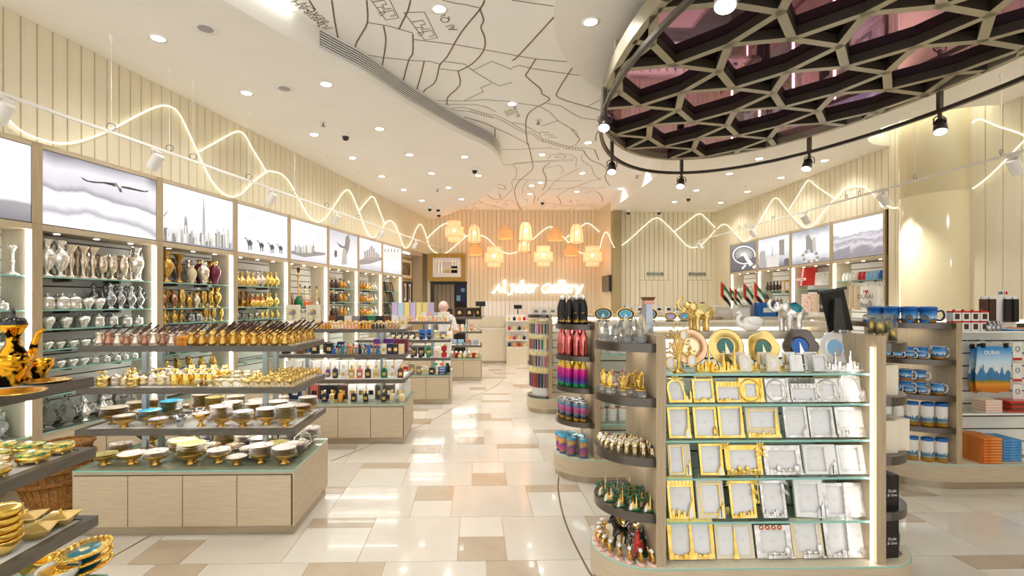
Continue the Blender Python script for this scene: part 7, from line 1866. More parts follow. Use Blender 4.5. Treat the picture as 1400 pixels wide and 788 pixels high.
# ---- other end of the frame unit
CR=Vector((2.11,2.71,0))
def er(r,deg,z): return Vector((CR.x+r*math.cos(R(deg)),CR.y+r*math.sin(R(deg)),z))
tubeg=Proto('glass_tube_vase','vase',[('glass_tube',MB().lathe([(0,0),(.022,0),(.022,.11),(.02,.11),(.02,.004),(0,.004)],16).mesh('glass_tube',M['acrylic']),None),('gold_filling',MB().lathe([(0,.006),(.018,.006),(.0185,.05),(.012,.07),(0,.072)],12).mesh('gold_filling',M['gold_rich']),None)])
for k,(px,Y) in enumerate(((1192,2.6),(1203,2.56),(1214,2.62))): spawn(tubeg,(XY(px,Y),Y,ZT_),0,'clear tube vase with gold filling on the top board','clear tube vases with gold')
for r,dg in ((.14,-60),(.19,-45)): spawn(tubeg,er(r,dg,1.34),0,'clear tube vase with gold filling on the far end shelf','tube vases on the far end shelf')
for k,(r,dg,z,h) in enumerate(((.16,-62,1.06,.16),(.16,-62,.755,.17),(.2,-30,.755,.17))): spawn(boxp('cream',.09,.09,h,nm='presentation_box'),er(r,dg,z),.1,'tall cream presentation box on the %s of the far end shelves'%('second' if k==0 else 'third'),'cream presentation boxes')
for k,(r,dg,z,h) in enumerate(((.17,-62,.47,.17),(.17,-62,.2034,.2),(.12,-20,.2034,.24))):
    o=spawn(boxp('black',.08,.08,h,nm='presentation_box'),er(r,dg,z),.1,'black presentation box with white script '+('on the fourth of the far end shelves' if k==0 else 'on the lowest far end deck'),'black presentation boxes')
    textobj('lettering','Dude\n& Uno',.022,'white',o,(0,-.0415,h*.45),(R(90),0,0))
sc_=MB().lathe([(0,0),(.03,0),(.03,.006),(.012,.02),(.012,.03)],14); sc_.tube([(-.012,0,.03),(-.026,0,.1),(-.012,0,.17),(.004,0,.2)],[.01,.009,.007,.002],8); sc_.tube([(.012,0,.03),(.02,0,.09),(.004,0,.16)],[.01,.008,.003],8)
for r,dg in ((.2,-42),(.17,-18)): spawn(Proto('steel_sculpture','sculpture',[('steel_sculpture',sc_.mesh('steel_sculpture',M['pewter']),None)]),er(r,dg,.2034),0,'pointed steel sculpture on the lowest far end deck','pointed steel sculptures')
# ================================================================ bottle unit
CB=Vector((1.02,4.435,0))
def eb_(r,deg,z): return Vector((CB.x+r*math.cos(R(deg)),CB.y+r*math.sin(R(deg)),z))
BPR=[(0,0),(.034,0),(.036,.004),(.036,.13),(.034,.16),(.022,.2),(.016,.215),(.016,.222)]
def steel(mt,cap,extra=None):
    b=MB().lathe(BPR,20).mesh('body',M[mt] if isinstance(mt,str) else mt)
    c=MB().lathe([(.017,.222),(.019,.224),(.019,.258),(.016,.262),(0,.262)],16).mesh('cap',M[cap])
    parts=[('body',b,None),('cap',c,None)]
    if extra: parts.append(('skyline_print',extra,0))
    return Proto('steel_bottle','bottle',parts)
pr=MB(); rs=random.Random(9)
for k in range(13):
    a=R(200+k*11); w=.005; h=rs.choice((.012,.02,.028,.05,.016)); r=.0364
    pr.add([(r*math.cos(a),r*math.sin(a),.02),(r*math.cos(a+.14),r*math.sin(a+.14),.02),(r*math.cos(a+.12),r*math.sin(a+.12),.02+h),(r*math.cos(a+.03),r*math.sin(a+.03),.02+h)],[(0,1,2,3)])
for k in range(5):
    a=R(240+k*9); r=.0364; pr.add([(r*math.cos(a),r*math.sin(a),.1),(r*math.cos(a+.1),r*math.sin(a+.1),.1),(r*math.cos(a+.1),r*math.sin(a+.1),.106),(r*math.cos(a),r*math.sin(a),.106)],[(0,1,2,3)])
rain=ramp_z('rainbow_print',0,.222,[(0,'#128a4a'),(.12,'#1f9a55'),(.17,'#4a4fae'),(.32,'#6a2c92'),(.5,'#c21f8f'),(.7,'#d8308a'),(.82,'#f2c531'),(1,'#f0d04a')],.22,.08,20,.35)
sb_=steel('black','silver',pr.mesh('skyline_print',M['brass'])); sr_=steel('rose','rose'); sm_=steel(rain,'gold',None)
BP=[(.235,d) for d in (176,196,216,236,250)]+[(.15,d) for d in (182,212,241)]+[(.068,d) for d in (195,)]
for p_,z,l,g in ((sb_,1.36,'black steel bottle with a gold skyline on the topmost bottle shelf','black steel bottles'),(sr_,1.085,'shiny rose steel bottle on the second bottle shelf','rose steel bottles'),(sm_,.81,'rainbow printed steel bottle on the third bottle shelf','rainbow steel bottles')):
    for r,dg in BP: spawn(p_,eb_(r,dg,z),R(dg+90),l,g,scale=.98)
canm=ramp_z('can_print',0,.15,[(0,'#b98a2e'),(.16,'#c79a3c'),(.2,'#3d5a66'),(.4,'#6d7f88'),(.55,'#b04a86'),(.75,'#c06aa0'),(.9,'#4f8fb0'),(1,'#8fb6c6')],.25,.2,30,.3,towers=(60,.35,.25,'#2d3b44',.18))
canp=Proto('printed_tumbler','tumbler',[('body',MB().lathe([(0,0),(.029,0),(.031,.006),(.036,.15)],18).mesh('body',canm),None),('lid',MB().lathe([(.036,.15),(.038,.152),(.037,.166),(.028,.168),(0,.164)],18).mesh('lid',M['silver_dark']),None)])
for r,dg in BP+[(.22,166)]: spawn(canp,eb_(r,dg,.515),R(dg+90),'skyline printed tumbler on the fourth bottle shelf','skyline printed tumblers',scale=1.0)
tumm=ramp_z('tumbler_print',0,.13,[(0,'#e0b02c'),(.3,'#d04a9a'),(.6,'#7a3aa6'),(.8,'#e2b53a'),(1,'#d86a9c')],.3,.8,22)
tum=Proto('travel_mug','mug',[('body',MB().lathe([(0,0),(.028,0),(.037,.13)],18).mesh('body',tumm),None),('lid',MB().lathe([(.037,.13),(.041,.132),(.041,.15),(.03,.156),(0,.156)],18).mesh('lid',M['turquoise']),None),('foot_ring',MB().lathe([(.0285,0),(.03,.001),(.031,.014)],18).mesh('foot_ring',M['blue']),None)])
for r,dg in ((.25,180),(.25,200),(.17,185),(.17,212)): spawn(tum,eb_(r,dg,.2034),0,'bright travel mug with a blue lid on the bottle unit deck','bright travel mugs',scale=1.1)
for r,dg in ((.235,222),(.235,250),(.11,225)):
    p=eb_(r,dg,.2034); spawn(tum,p+Vector((0,0,.001)),0,'travel mug inside a clear display box','boxed travel mugs',scale=1.05)
    tag(obj('clear_box',MB().box(-.05,.05,-.05,.05,0,.19).mesh('clear_box',M['acrylic']),None,p+Vector((0,0,.0004)),.2),'clear display box around a travel mug','clear box','clear boxes around travel mugs')
# goods in the gap of that unit
mug_me=lambda m_,h,r:Proto('mug','mug',[('body',MB().lathe([(0,0),(r*.94,0),(r,.004),(r,h),(r*.93,h),(r*.92,.006),(0,.006)],20).mesh('body',m_),None),('handle',MB().tube(smooth([(r*.95,0,h*.8),(r*1.55,0,h*.82),(r*1.75,0,h*.5),(r*1.5,0,h*.22),(r*.95,0,h*.2)],4),r*.13,7).mesh('handle',M['white_gloss']),None)])
mw=mug_me(M['white_gloss'],.09,.04); mp=mug_me(M['purple'],.09,.04)
for k in range(8): spawn(mw if k%4<3 else mp,(1.12+k*.1,4.3,1.1),.6,('white' if k%4<3 else 'purple')+' mug on the upper glass shelf of the bottle unit',('white' if k%4<3 else 'purple')+' mugs on the bottle unit')
mat('party','#e6e2e0',.4,col2='#c8302e',nscale=40,contrast=(.5,.55))
for k in range(8): spawn(lprot('paper_cup','cup','tube',.15,'party',w=.9),(1.12+k*.1,4.32,.8),0,'red and white patterned beaker on the middle glass shelf','red and white beakers')
for k in range(8): spawn(lprot('shaker','bottle','tube',.16,'white_gloss',mats={3:'orange',4:'white_gloss'},w=.8),(1.12+k*.1,4.32,.5),0,'white shaker with an orange band on the lower glass shelf','orange banded shakers')
# oval plaques along the top
for k,(px,py,wp_,lb) in enumerate(((824.7,427,27,'oval plaque with a teal palm island'),(855.6,426,26,'oval plaque with a pale sail on turquoise'),(887,426,26,'oval plaque with white towers on blue'),(916.5,428,17,'small oval plaque with a violet sky'),(935.5,428,17,'small oval plaque with a turquoise sea'))):
    Y=4.36; w=wp_/FPX*Y; h=w*.68; t=thing('oval_plaque',lb+' standing on the bottle unit','plaque',(XY(px,Y),Y,ZT_+.0006)); t.rotation_euler=(R(-8),0,0)
    obj('rim',MB().prism(ellipse(0,h/2+.008,w/2,h/2,32),-.012,.004,holes=[ellipse(0,h/2+.008,w*.44,h*.42,32)],mx=MXZ).mesh('rim',M['brass']),t)
    obj('band',MB().prism(ellipse(0,h/2+.008,w*.445,h*.425,32),-.008,.002,holes=[ellipse(0,h/2+.008,w*.33,h*.31,32)],mx=MXZ).mesh('band',M['black']),t)
    pc=obj('picture',MB().prism(ellipse(0,h/2+.008,w*.335,h*.315,32),-.006,.0,mx=MXZ).mesh('picture',M[('teal','turquoise','blue','lilac','turquoise')[k]]),t)
    obj('white_ring',MB().prism(ellipse(0,h/2+.008,w*.345,h*.325,32),-.009,-.006,holes=[ellipse(0,h/2+.008,w*.32,h*.3,32)],mx=MXZ).mesh('white_ring',M['white']),pc)
    d=MB(); d.prism([(-w*.1,h*.36),(w*.1,h*.36),(w*.03,h*.5),(w*.0,h*.66),(-w*.04,h*.5)],-.0085,-.006,mx=MXZ); obj('relief',d.mesh('relief',M['white_gloss']),pc)
    obj('foot',MB().box(-w*.3,w*.3,-.014,.03,0,.009).mesh('foot',M['black']),t)
# ================================================================ keyring unit
CD=Vector((1.02,7.04,0))
core=obj('keyring_column',MB().prism(arcpts(0,0,.2,90,270),.2,1.3,smooth_side=True).mesh('keyring_column',M['white']),None,CD); 
tag(core,'white half round column hung with keyrings','display column')
kc=['maroon','walnut','purple','green_dark','navy','silver_dark','brass','black','red','charcoal']
kp={}
for c in kc: kp[c]=Proto('keyring','keyring',[('card',MB().box(-.014,.014,-.002,.002,-.05,0).mesh('card',M['butter']),None),('ring',MB().tube([(.008*math.cos(i/6*math.pi),0,-.056+.008*math.sin(i/6*math.pi)) for i in range(12)],.0015,4,closed=True).mesh('ring',M['silver']),None),('strap',MB().box(-.011,.011,-.004,.004,-.2,-.06).mesh('strap',M[c]),None)])
for zi,(z,s,nmr) in enumerate(((1.31,1.,'top'),(1.09,1.,'second'),(.86,1.05,'third'),(.63,1.4,'lowest'))):
    for k,dg in enumerate(range(172,290,11)):
        c=kc[(k*3+zi*2)%10]; q=Vector((CD.x+.235*math.cos(R(dg)),CD.y+.235*math.sin(R(dg)),z))
        spawn(kp[c],q,R(dg+90),{'green_dark':'dark green','silver_dark':'silver','brass':'gold'}.get(c,c)+' keyring on the %s row of the keyring column'%nmr,{'green_dark':'dark green','silver_dark':'silver','brass':'gold'}.get(c,c)+' keyrings in the %s row'%nmr,scale=s)
for z in (1.3,1.08,.85,.62):
    o=obj('hook_rail',MB().tube([(.232*math.cos(R(a)),.232*math.sin(R(a)),z-.0) for a in range(90,271,10)],.006,5).mesh('hook_rail',M['silver']),core)
obj('foot_disc',MB().prism(arcpts(0,0,.27,90,270),.2036,.23,smooth_side=True).mesh('foot_disc',M['gunmetal']),core)
for k in range(6): spawn(boxp('white',.09,.08,.1,'oak_dark',nm='souvenir_box'),(.86+k*.12,6.95+.0*k,1.3805),0,'white souvenir box on top of the keyring unit','white souvenir boxes above the keyrings')
cap_=MB().lathe([(.085,0),(.09,.01),(.085,.05),(.06,.085),(.02,.1),(0,.101)],20); cap_.prism([(-.085,-.04),(-.16,-.05),(-.17,0),(-.16,.05),(-.085,.04)],0,.008)
tag(obj('baseball_cap',cap_.mesh('baseball_cap',M['cloth_white']),None,(XY(828,6.95),6.95,1.3809)),'white baseball cap on top of the keyring unit','cap')
# ================================================================ mug unit
CC=Vector((4.0,4.45,0))
def ec(r,deg,z): return Vector((CC.x+r*math.cos(R(deg)),CC.y+r*math.sin(R(deg)),z))
def dub(h): return ramp_z('skyline_wrap_%d'%int(h*1000),0,h,[(0,'#7a4a18'),(.1,'#c8781e'),(.22,'#8a7a3a'),(.28,'#e6dccb'),(.45,'#cfe4f3'),(.7,'#4f9fdc'),(1,'#1464b4')],.25,.12,60,towers=(90,.42,.3,'#3f6f9a',.24))
dm9=dub(.095); dm6=dub(.06)
def wrapped(h,r,lidc=None,hand='white_gloss'):
    parts=[('body',MB().lathe([(0,0),(r*.86,0),(r*.9,.004),(r,h),(r*.94,h),(r*.86,.006),(0,.006)],20).mesh('body',dm9 if h>.08 else dm6),None),('handle',MB().tube(smooth([(r*.95,0,h*.8),(r*1.5,0,h*.85),(r*1.7,0,h*.5),(r*1.4,0,h*.2),(r*.92,0,h*.22)],4),r*.13,7).mesh('handle',M[hand]),None)]
    if lidc: parts.append(('lid',MB().lathe([(r*1.0,h-.006),(r*1.08,h-.004),(r*1.08,h+.01),(r*.9,h+.02),(0,h+.02)],20).mesh('lid',M[lidc]),None))
    else: parts.append(('rim',MB().lathe([(r*.95,h-.001),(r*1.01,h),(r*1.01,h+.003),(r*.95,h+.003)],20).mesh('rim',M['white_gloss']),None))
    return Proto('printed_mug','mug',parts)
mg=wrapped(.095,.045); ms=wrapped(.06,.032); ml_=wrapped(.12,.06,'blue','navy')
for dg in (196,214,232,250): spawn(ml_,ec(.39,dg,1.377),R(-40),'large lidded skyline mug on the topmost mug shelf','large lidded skyline mugs')
glb=Proto('snow_globe','snow globe',[('base',MB().lathe([(0,0),(.028,0),(.026,.022),(0,.024)],16).mesh('base',M['blue']),None),('dome',MB().ell((0,0,.042),(.027,.027,.027),14,9).mesh('dome',M['crystal_soft']),None)])
for dg in (192,205,218,231,244): spawn(glb,ec(.458,dg,1.377),0,'small snow globe in front of the lidded mugs','small snow globes')
for dg in (198,214,230,246): spawn(mg,ec(.34,dg,1.07),R(-60),'skyline printed mug on the second mug shelf','skyline mugs on the second shelf')
spawn(mg,ec(.41,259,1.07),R(-10),'skyline printed mug with a price tag at the front of the second shelf',None,scale=1.12)
for dg in (192,202,212,222,232,242): spawn(ms,ec(.44,dg,1.07),R(-75),'small skyline espresso cup on the second mug shelf','espresso cups on the second shelf')
for dg in (198,209,220,231,242,258): spawn(ms if dg<258 else mg,ec(.44 if dg<258 else .41,dg,.77),R(-75) if dg<258 else R(-10),('small skyline espresso cup on the third mug shelf' if dg<258 else 'skyline printed mug at the front of the third shelf'),'espresso cups on the third shelf' if dg<258 else None)
for dg in (196,212,228,244): spawn(mg,ec(.335,dg,.77),R(-60),'skyline printed mug in the lower row of the third shelf','skyline mugs in the lower row')
for dg in (196,212,228,244): spawn(mg,ec(.335,dg,.8688),R(-60),'skyline printed mug stacked on the row below','stacked skyline mugs')
wr=lambda h,nm:ramp_z(nm,0,h,[(0,'#7a5418'),(.08,'#d08a24'),(.2,'#7d7a34'),(.3,'#f0ece6'),(1,'#f4f2ee')],.3,.12,50,towers=(80,.42,.26,'#4d82a8',.26))
fm=wr(.17,'flask_wrap'); bm_=wr(.15,'bottle_wrap')
fk=Proto('printed_flask','flask',[('body',MB().lathe([(0,0),(.04,0),(.042,.004),(.042,.17)],20).mesh('body',fm),None),('lid',MB().lathe([(.042,.17),(.044,.171),(.043,.195),(.03,.2),(0,.2)],20).mesh('lid',M['turquoise']),None)]); fk.parts[1][1].materials[0]=M['blue']
wb=Proto('white_bottle','bottle',[('body',MB().lathe([(0,0),(.036,0),(.038,.004),(.04,.05),(.036,.13),(.02,.18),(.016,.19)],20).mesh('body',bm_),None),('cap',MB().lathe([(.017,.19),(.019,.192),(.018,.215),(0,.216)],16).mesh('cap',M['white_gloss']),None)])
for z,nz in ((.5,'fourth mug shelf'),(.2034,'mug unit deck')):
    for dg in (234,248,262): spawn(fk,ec(.41,dg,z),R(dg+90),'white skyline flask with a blue lid on the '+nz,'skyline flasks on the '+nz,scale=1.02)
    for dg in (200,211,222): spawn(wb,ec(.42,dg,z),R(dg+90),'white skyline water bottle on the '+nz,'skyline water bottles on the '+nz,scale=.98)
# top of the mug unit
for k in range(4):
    for j in range(2):
        p=Vector((XY(1304+k*12.5,4.05),4.05+.0,1.3105+.085*j)); 
        t=thing('window_box','red trimmed gift box with a window in the %s row'%('upper' if j else 'lower'),'gift box',p+Vector((0,0,.0004)),0,'window gift boxes in the %s row'%('upper' if j else 'lower'))
        obj('carton',MB().box(-.034,.034,-.03,.03,0,.083).mesh('carton',M['white']),t); obj('window',MB().box(-.02,.02,-.031,-.03,.014,.06).mesh('window',M['wood_dark']),t)
        obj('lid_trim',MB().box(-.035,.035,-.0315,.031,.07,.0835).mesh('lid_trim',M['red']),t)
        if j: obj('bow',MB().ell((-.006,0,.09),(.01,.004,.008),6,4).ell((.006,0,.09),(.01,.004,.008),6,4).mesh('bow',M['red']),t)
for k in range(3):
    spawn(lprot('pen_cup','cup','tube',.085,'silver_dark',w=1.),(XY(1351+k*6,4.02),4.02,1.3105),0,'metal cup of yellow topped pens on the mug unit','pen cups')
st_=thing('pouch_stand','white display card hung with dark leather pouches','display card',(XY(1364,4.16),4.16,1.3109))
obj('card',MB().box(-.13,.17,0,.006,0,.3).mesh('card',M['white']),st_)
obj('header_card',MB().box(.0,.09,-.002,.004,.3,.345).mesh('header_card',M['white']),st_)
textobj('lettering','18',.04,'red',st_,(.065,-.004,.322),(R(90),0,0),bold=.002); textobj('lettering','US',.032,'navy',st_,(.022,-.004,.322),(R(90),0,0),bold=.002)
for k,x in enumerate((-.15,-.08,.06,.13)):
    tag(obj('leather_pouch',MB().box(-.03 if k<2 else -.022,.03 if k<2 else .022,-.035,-.012,-.2,0).cyl(.003,-.002,.02,6).mesh('leather_pouch',M['wood_dark'] if k<2 else M['black']),None,(XY(1364,4.16)+x,4.16-.0,1.3109+.27)),'dark leather pouch hanging on the white display card','pouch','leather pouches')
for k in range(4): spawn(boxp(('blue','sky','white','orange')[k],.16,.11,.006,nm='booklet',cat='booklet'),(XY(1380,4.08)+.02*k,4.08,1.3105+.0065*k),.2*k,('blue','pale blue','white','orange')[k]+' booklet lying on the glass of the mug unit',None)
# printed aprons on hooks
apm=ramp_z('apron_print',0,.4,[(0,'#c8741a'),(.12,'#e0962c'),(.2,'#6f7d34'),(.27,'#efe9dc'),(.6,'#cfe6f6'),(.85,'#4aa0e0'),(1,'#1c78cc')],.75,.1,16,towers=(26,.42,.42,'#3f7fae',.2))
for k,(pa,pb2,Y,pt_,h) in enumerate(((1326,1342,4.16,475,.37),(1335,1384,4.09,474,.37))):
    x0,x1=XY(pa,Y),XY(pb2,Y); p=PY(pa,pt_,Y); w=x1-x0
    t=thing('printed_apron',('folded skyline apron hanging behind' if k==0 else 'skyline printed apron reading Dubai hung from clips'),'apron',(x0,Y,p.z-h))
    mb=MB(); n,mm=12,10
    vs=[(w*i/n*(1-.06*math.sin(j/mm*3)),.012*math.sin(i*1.7+j*.5)*(1-j/mm*.6),h*j/mm-(.03*math.sin(math.pi*i/n) if j==0 else 0)) for j in range(mm+1) for i in range(n+1)]
    fs=[(j*(n+1)+i,j*(n+1)+i+1,(j+1)*(n+1)+i+1,(j+1)*(n+1)+i) for j in range(mm) for i in range(n)]
    mb.add(vs,fs,0,True); mb.add([(x,y+.004,z) for x,y,z in vs],[tuple(reversed(f)) for f in fs],0,True)
    obj('cloth',mb.mesh('cloth',apm),t)
    for q in (.18,.82): obj('clip',MB().box(w*q-.012,w*q+.012,-.012,.012,h-.012,h+.03).mesh('clip',M['black']),t)
    obj('hanger_bar',MB().tube([(0,0,h+.03),(w,0,h+.03)],.004,6).mesh('hanger_bar',M['silver']),t); obj('peg',MB().tube([(w*.5,0,h+.03),(w*.5,4.24-Y,h+.05)],.004,6).mesh('peg',M['silver']),t)
    if k: textobj('lettering','DUBAI',.045,'white',t,(w*.36,-.02,h*.86),(R(90),0,0),bold=.001)
# keyring cards, folded towels, booklets
for k in range(3):
    for j in range(2):
        q=PY(1391+j*16,468+k*29,4.12); t=thing('blister_card','white souvenir card with a metal charm beside the apron','souvenir card',q,0,'souvenir cards beside the apron')
        obj('card',MB().box(-.04,.04,0,.004,-.16,0).mesh('card',M['white']),t); obj('charm',MB().tube([(.018*math.cos(i/8*math.pi*2),-.004,-.06+.022*math.sin(i/8*math.pi*2)) for i in range(8)],.003,5,closed=True).mesh('charm',M['silver_dark']),t)
        obj('red_band',MB().box(-.04,.04,-.001,0,-.158,-.135).mesh('red_band',M['red']),t); obj('peg',MB().tube([(0,0,-.006),(0,.12,-.004)],.003,5).mesh('peg',M['silver']),t)
tow=[('orange_towel','orange',1349,4.02,9,.024),('blue_towel','blue',1376,4.08,8,.023)]
for m_,n_,px,Y,n,th in tow:
    mb=MB().prism([(-.085,.001),(.08,.0),(.085,.5),(.08,1.),(-.085,1.)],-.11,.11,mx=Matrix(((1,0,0,0),(0,0,1,0),(0,th*.96,0,0),(0,0,0,1)))); mb.tube([(-.08,-.11,th*.5),(.08,-.11,th*.5)],th*.48,8)
    p_=Proto('folded_towel','towel',[('folded_towel',mb.mesh('folded_towel',M[m_]),None)])
    for k in range(n): spawn(p_,(XY(px,Y),Y+.07,.2034+th*k),0,'folded %s towel in the stack on the mug unit deck'%n_,'folded %s towels'%n_)
for k in range(9): spawn(boxp('pink' if k%2 else 'cream',.14,.12,.011,nm='notepad',cat='notepad'),(XY(1349,4.08),4.08,.6205+.0115*k),random.uniform(-.03,.03),'pink edged notepad in the pile on the white shelf','stacked notepads')
for k in range(5): spawn(boxp('walnut' if k%2 else 'red',.2,.14,.018,nm='flat_gift_box',cat='gift box'),(XY(1385,4.1),4.1,.6205+.0185*k),random.uniform(-.15,.1),('dark brown' if k%2 else 'red')+' flat gift box on the white shelf',('dark brown' if k%2 else 'red')+' flat gift boxes')
spawn(boxp('cream',.2,.02,.09,'oak_dark',nm='greeting_card',cat='card'),(XY(1395,4.05),4.05,.2034),0,'cream printed card leaning by the blue towels',None)
# ================================================================ souvenir wall goods
def rrow(i,z,items,where,off=-.12):
    w=RS[i+1]-RS[i]; n=len(items)
    for k,(p_,d_,s) in enumerate(items):
        x=.1+(w-.2)*(k+.5)/n; spawn(p_,Vector((XR+(-off)*1.0*1-.0,YF-RS[i]-x,z)),R(-90)+random.uniform(-.3,.3),d_+' '+where,d_+'s '+where,scale=s)
fw_=lprot('white_figure','figurine','flask',.16,'white_gloss'); fg_=lprot('gold_figure','figurine','ewer',.16,'gold'); fd_=lprot('dark_figure','figurine','flask',.2,'wood_dark'); fs_=lprot('silver_figure','figurine','candle',.16,'silver')
cup_=lambda c:lprot('enamel_mug','mug','tube',.14,c,w=.9); 
for z,nz in ((1.78,'top'),(1.5,'second')):
    rrow(0,z,[(fw_,'white figurine',1.)]*7+[(fg_,'gold figurine',1.1)]*3,'on the %s shelf below the palm island'%nz)
    rrow(1,z,[(fd_,'dark wooden figure',1.05 if z>1.6 else .7)]*5+[(fw_ if z<1.6 else tf[0][1],'white figurine' if z<1.6 else 'gilt picture frame',.9)]*3,'on the %s shelf below the old fort'%nz)
rrow(1,1.25,[(fg_,'gold figurine',.8)]*8,'on the third shelf below the old fort')
rrow(3,1.9,[(cup_('white'),'white beaker',.95)]*4+[(cup_('red'),'red beaker',.95)]*2+[(cup_('sky'),'pale blue beaker',.95)]*3+[(cup_('blue'),'blue beaker',.95)]*2,'on the top shelf below the desert')
# bags
def bag(px0,px1,py0,py1,mt,label,x=XR-.04,txt=None,handles_=False,th=.08):
    p=PX(px0,py1,x); q=PX(px1,py0,x); w=p.y-q.y; h=(q.z+PX(px0,py0,x).z)/2-(p.z+PX(px1,py1,x).z)/2; z=min(p.z,PX(px1,py1,x).z)
    t=thing('tote_bag' if txt is None or 'DUBAI' in str(txt) else 'bag',label,'bag',(x,p.y,z),R(-90))
    mb=MB(); n=8
    vs=[(w*i/n,-.0-th*.5*math.sin(math.pi*i/n)*(1-.5*j),h*j) for j in (0,.33,.66,1) for i in range(n+1)]
    mb.add(vs,[(j*(n+1)+i,j*(n+1)+i+1,(j+1)*(n+1)+i+1,(j+1)*(n+1)+i) for j in range(3) for i in range(n)],0,True)
    mb.box(0,w,-.001,.02,0,h)
    obj('body',mb.mesh('body',M[mt]),t)
    if handles_:
        for s in (.3,.7): obj('strap',MB().tube([(w*s-.05,-.02,h-.01),(w*s-.03,-.02,h+.06),(w*s+.03,-.02,h+.06),(w*s+.05,-.02,h-.01)],.006,5).mesh('strap',M[mt]),t)
    return t,w,h
t,w,h=bag(1094.5,1115,366,390,'red','glossy red shoulder bag with a white label below the ring tower',XR+.1,None,False,.2); obj('label_patch',MB().box(w*.15,w*.75,-.112,-.1,h*.28,h*.42).mesh('label_patch',M['white']),t); textobj('lettering','DUBAI',.05,'red',t,(w*.45,-.114,h*.35),(R(90),0,0))
mat('tote_print','#f1eee8',.8,col2='#b9c3cf',nscale=18,contrast=(.55,.7)); mat('flower_cloth','#efd7c8',.8,col2='#c98a78',nscale=30,contrast=(.5,.7)); mat('tote_sand','#dcc7a6',.85); mat('tote_white','#f4f1ec',.85)
bag(1112,1133,372,390,'tote_print','white printed shoulder bag beside the red one',XR+.12,None,False,.12)
bag(1096,1112,402,427,'flower_cloth','flower patterned tote bag below the red bag',XR+.02); bag(1112,1120,402,427,'tote_sand','sand coloured tote bag beside the flowered one',XR+.02); t,w,h=bag(1120,1134,402,427,'charcoal','charcoal tote bag with white print',XR+.02)
textobj('lettering','DXB',.09,'white',t,(w*.5,-.05,h*.3),(R(90),0,0))
bag(1161,1168,391,422,'tote_sand','narrow sand coloured tote hanging below the mugs',XR+.03,None,True); bag(1168,1176,391,424,'tote_sand','second sand coloured tote hanging below the mugs',XR+.02,None,True)
t,w,h=bag(1176,1200,391,422,'tote_white','white tote bag reading I love Dubai',XR+.0,None,True); textobj('lettering','I',.09,'charcoal',t,(w*.38,-.05,h*.74),(R(90),0,0)); textobj('lettering','DUBAI',.1,'charcoal',t,(w*.5,-.055,h*.52),(R(90),0,0))
d=MB(); d.prism([(0,-.035),(.035,.005),(.03,.025),(.012,.028),(0,.014),(-.012,.028),(-.03,.025),(-.035,.005)],-.002,0,mx=MXZ); obj('heart',d.mesh('heart',M['red']),t,(w*.55,-.05,h*.74))
d=MB(); skyline(d,w*.2,w*.8,h*.3); o=obj('skyline_print',d.mesh('skyline_print',M['print_grey']),t,(0,-.035,h*.05))
bag(1200,1211,390,420,'tote_print','white printed tote beside the heart bag',XR+.0,None,True)
# ---- flags and cards on the low unit
def flag(px,py0,py1,Y,label,sw_):
    p=PY(px,py1,Y); h=(py1-py0)/FPX*Y; zb=ZT_
    t=thing('table_flag',label,'flag',(p.x,Y,zb+.0005)); top=EYE+(CY-py0)/FPX*Y-zb
    obj('base',MB().lathe([(0,0),(.035,0),(.03,.01),(0,.012)],12).mesh('base',M['gold']),t); obj('pole',MB().cyl(.004,.0,top+.01,6).mesh('pole',M['gold']),t)
    L_=.2*sw_; H_=.17*sw_; n=8
    def pan(u0,u1,v0,v1,m_):
        mb=MB(); vs=[]
        for i in range(n+1):
            u=u0+(u1-u0)*i/n
            for v in (v0,v1): vs.append((L_*u*.62+.005,.015*math.sin(u*7+v*2),top-H_*(1-v)-L_*u*.75))
        mb.add(vs,[(2*i,2*i+2,2*i+3,2*i+1) for i in range(n)],0,True); mb.add([(a,b_+.003,c) for a,b_,c in vs],[(2*i+1,2*i+3,2*i+2,2*i) for i in range(n)],0,True); return mb.mesh('stripe',M[m_])
    obj('red_stripe',pan(0,.28,0,1,'red'),t); obj('green_stripe',pan(.28,1,.667,1,'green'),t); obj('white_stripe',pan(.28,1,.333,.667,'cloth_white'),t); obj('black_stripe',pan(.28,1,0,.333,'black'),t)
for k,(px,y0,y1,s_) in enumerate(((985,384,420,1.5),(997,392,422,1.1),(1004,394,424,1.0),(1016,386,424,1.5),(1031,385,424,1.5))):
    flag(px,y0,y1,8.35+.06*(k%2),('tall','short','short','tall','tall')[k]+' table flag in red green white and black before the souvenir bays',s_); 
for o in list(COL.objects):
    if o.name.startswith('table_flag'): o['group']=('tall' if 'tall' in o['label'] else 'short')+' table flags'
for k in range(12):
    x=2.65+k*.165
    spawn(boxp('white',.1,.02,.12,'black',nm='card_holder',cat='card holder'),(x,8.28,ZT_),0,'white card in a stand on the low unit by the flags','white cards on the low unit',rot=(R(-6),0,0))
for k in range(14): spawn(lprot('crystal_ornament','ornament','flask',.13,'crystal_soft' if k%3 else 'blue'),(2.6+k*.15,8.45,1.38),0,('clear' if k%3 else 'blue')+' glass ornament behind the white cards',('clear' if k%3 else 'blue')+' glass ornaments behind the cards')
spawn(boxp('print_grey',.32,.2,.14,nm='carton',cat='box'),(XY(1037,6.0),6.0,1.3805),0,'grey carton on the unit top below the flags',None)
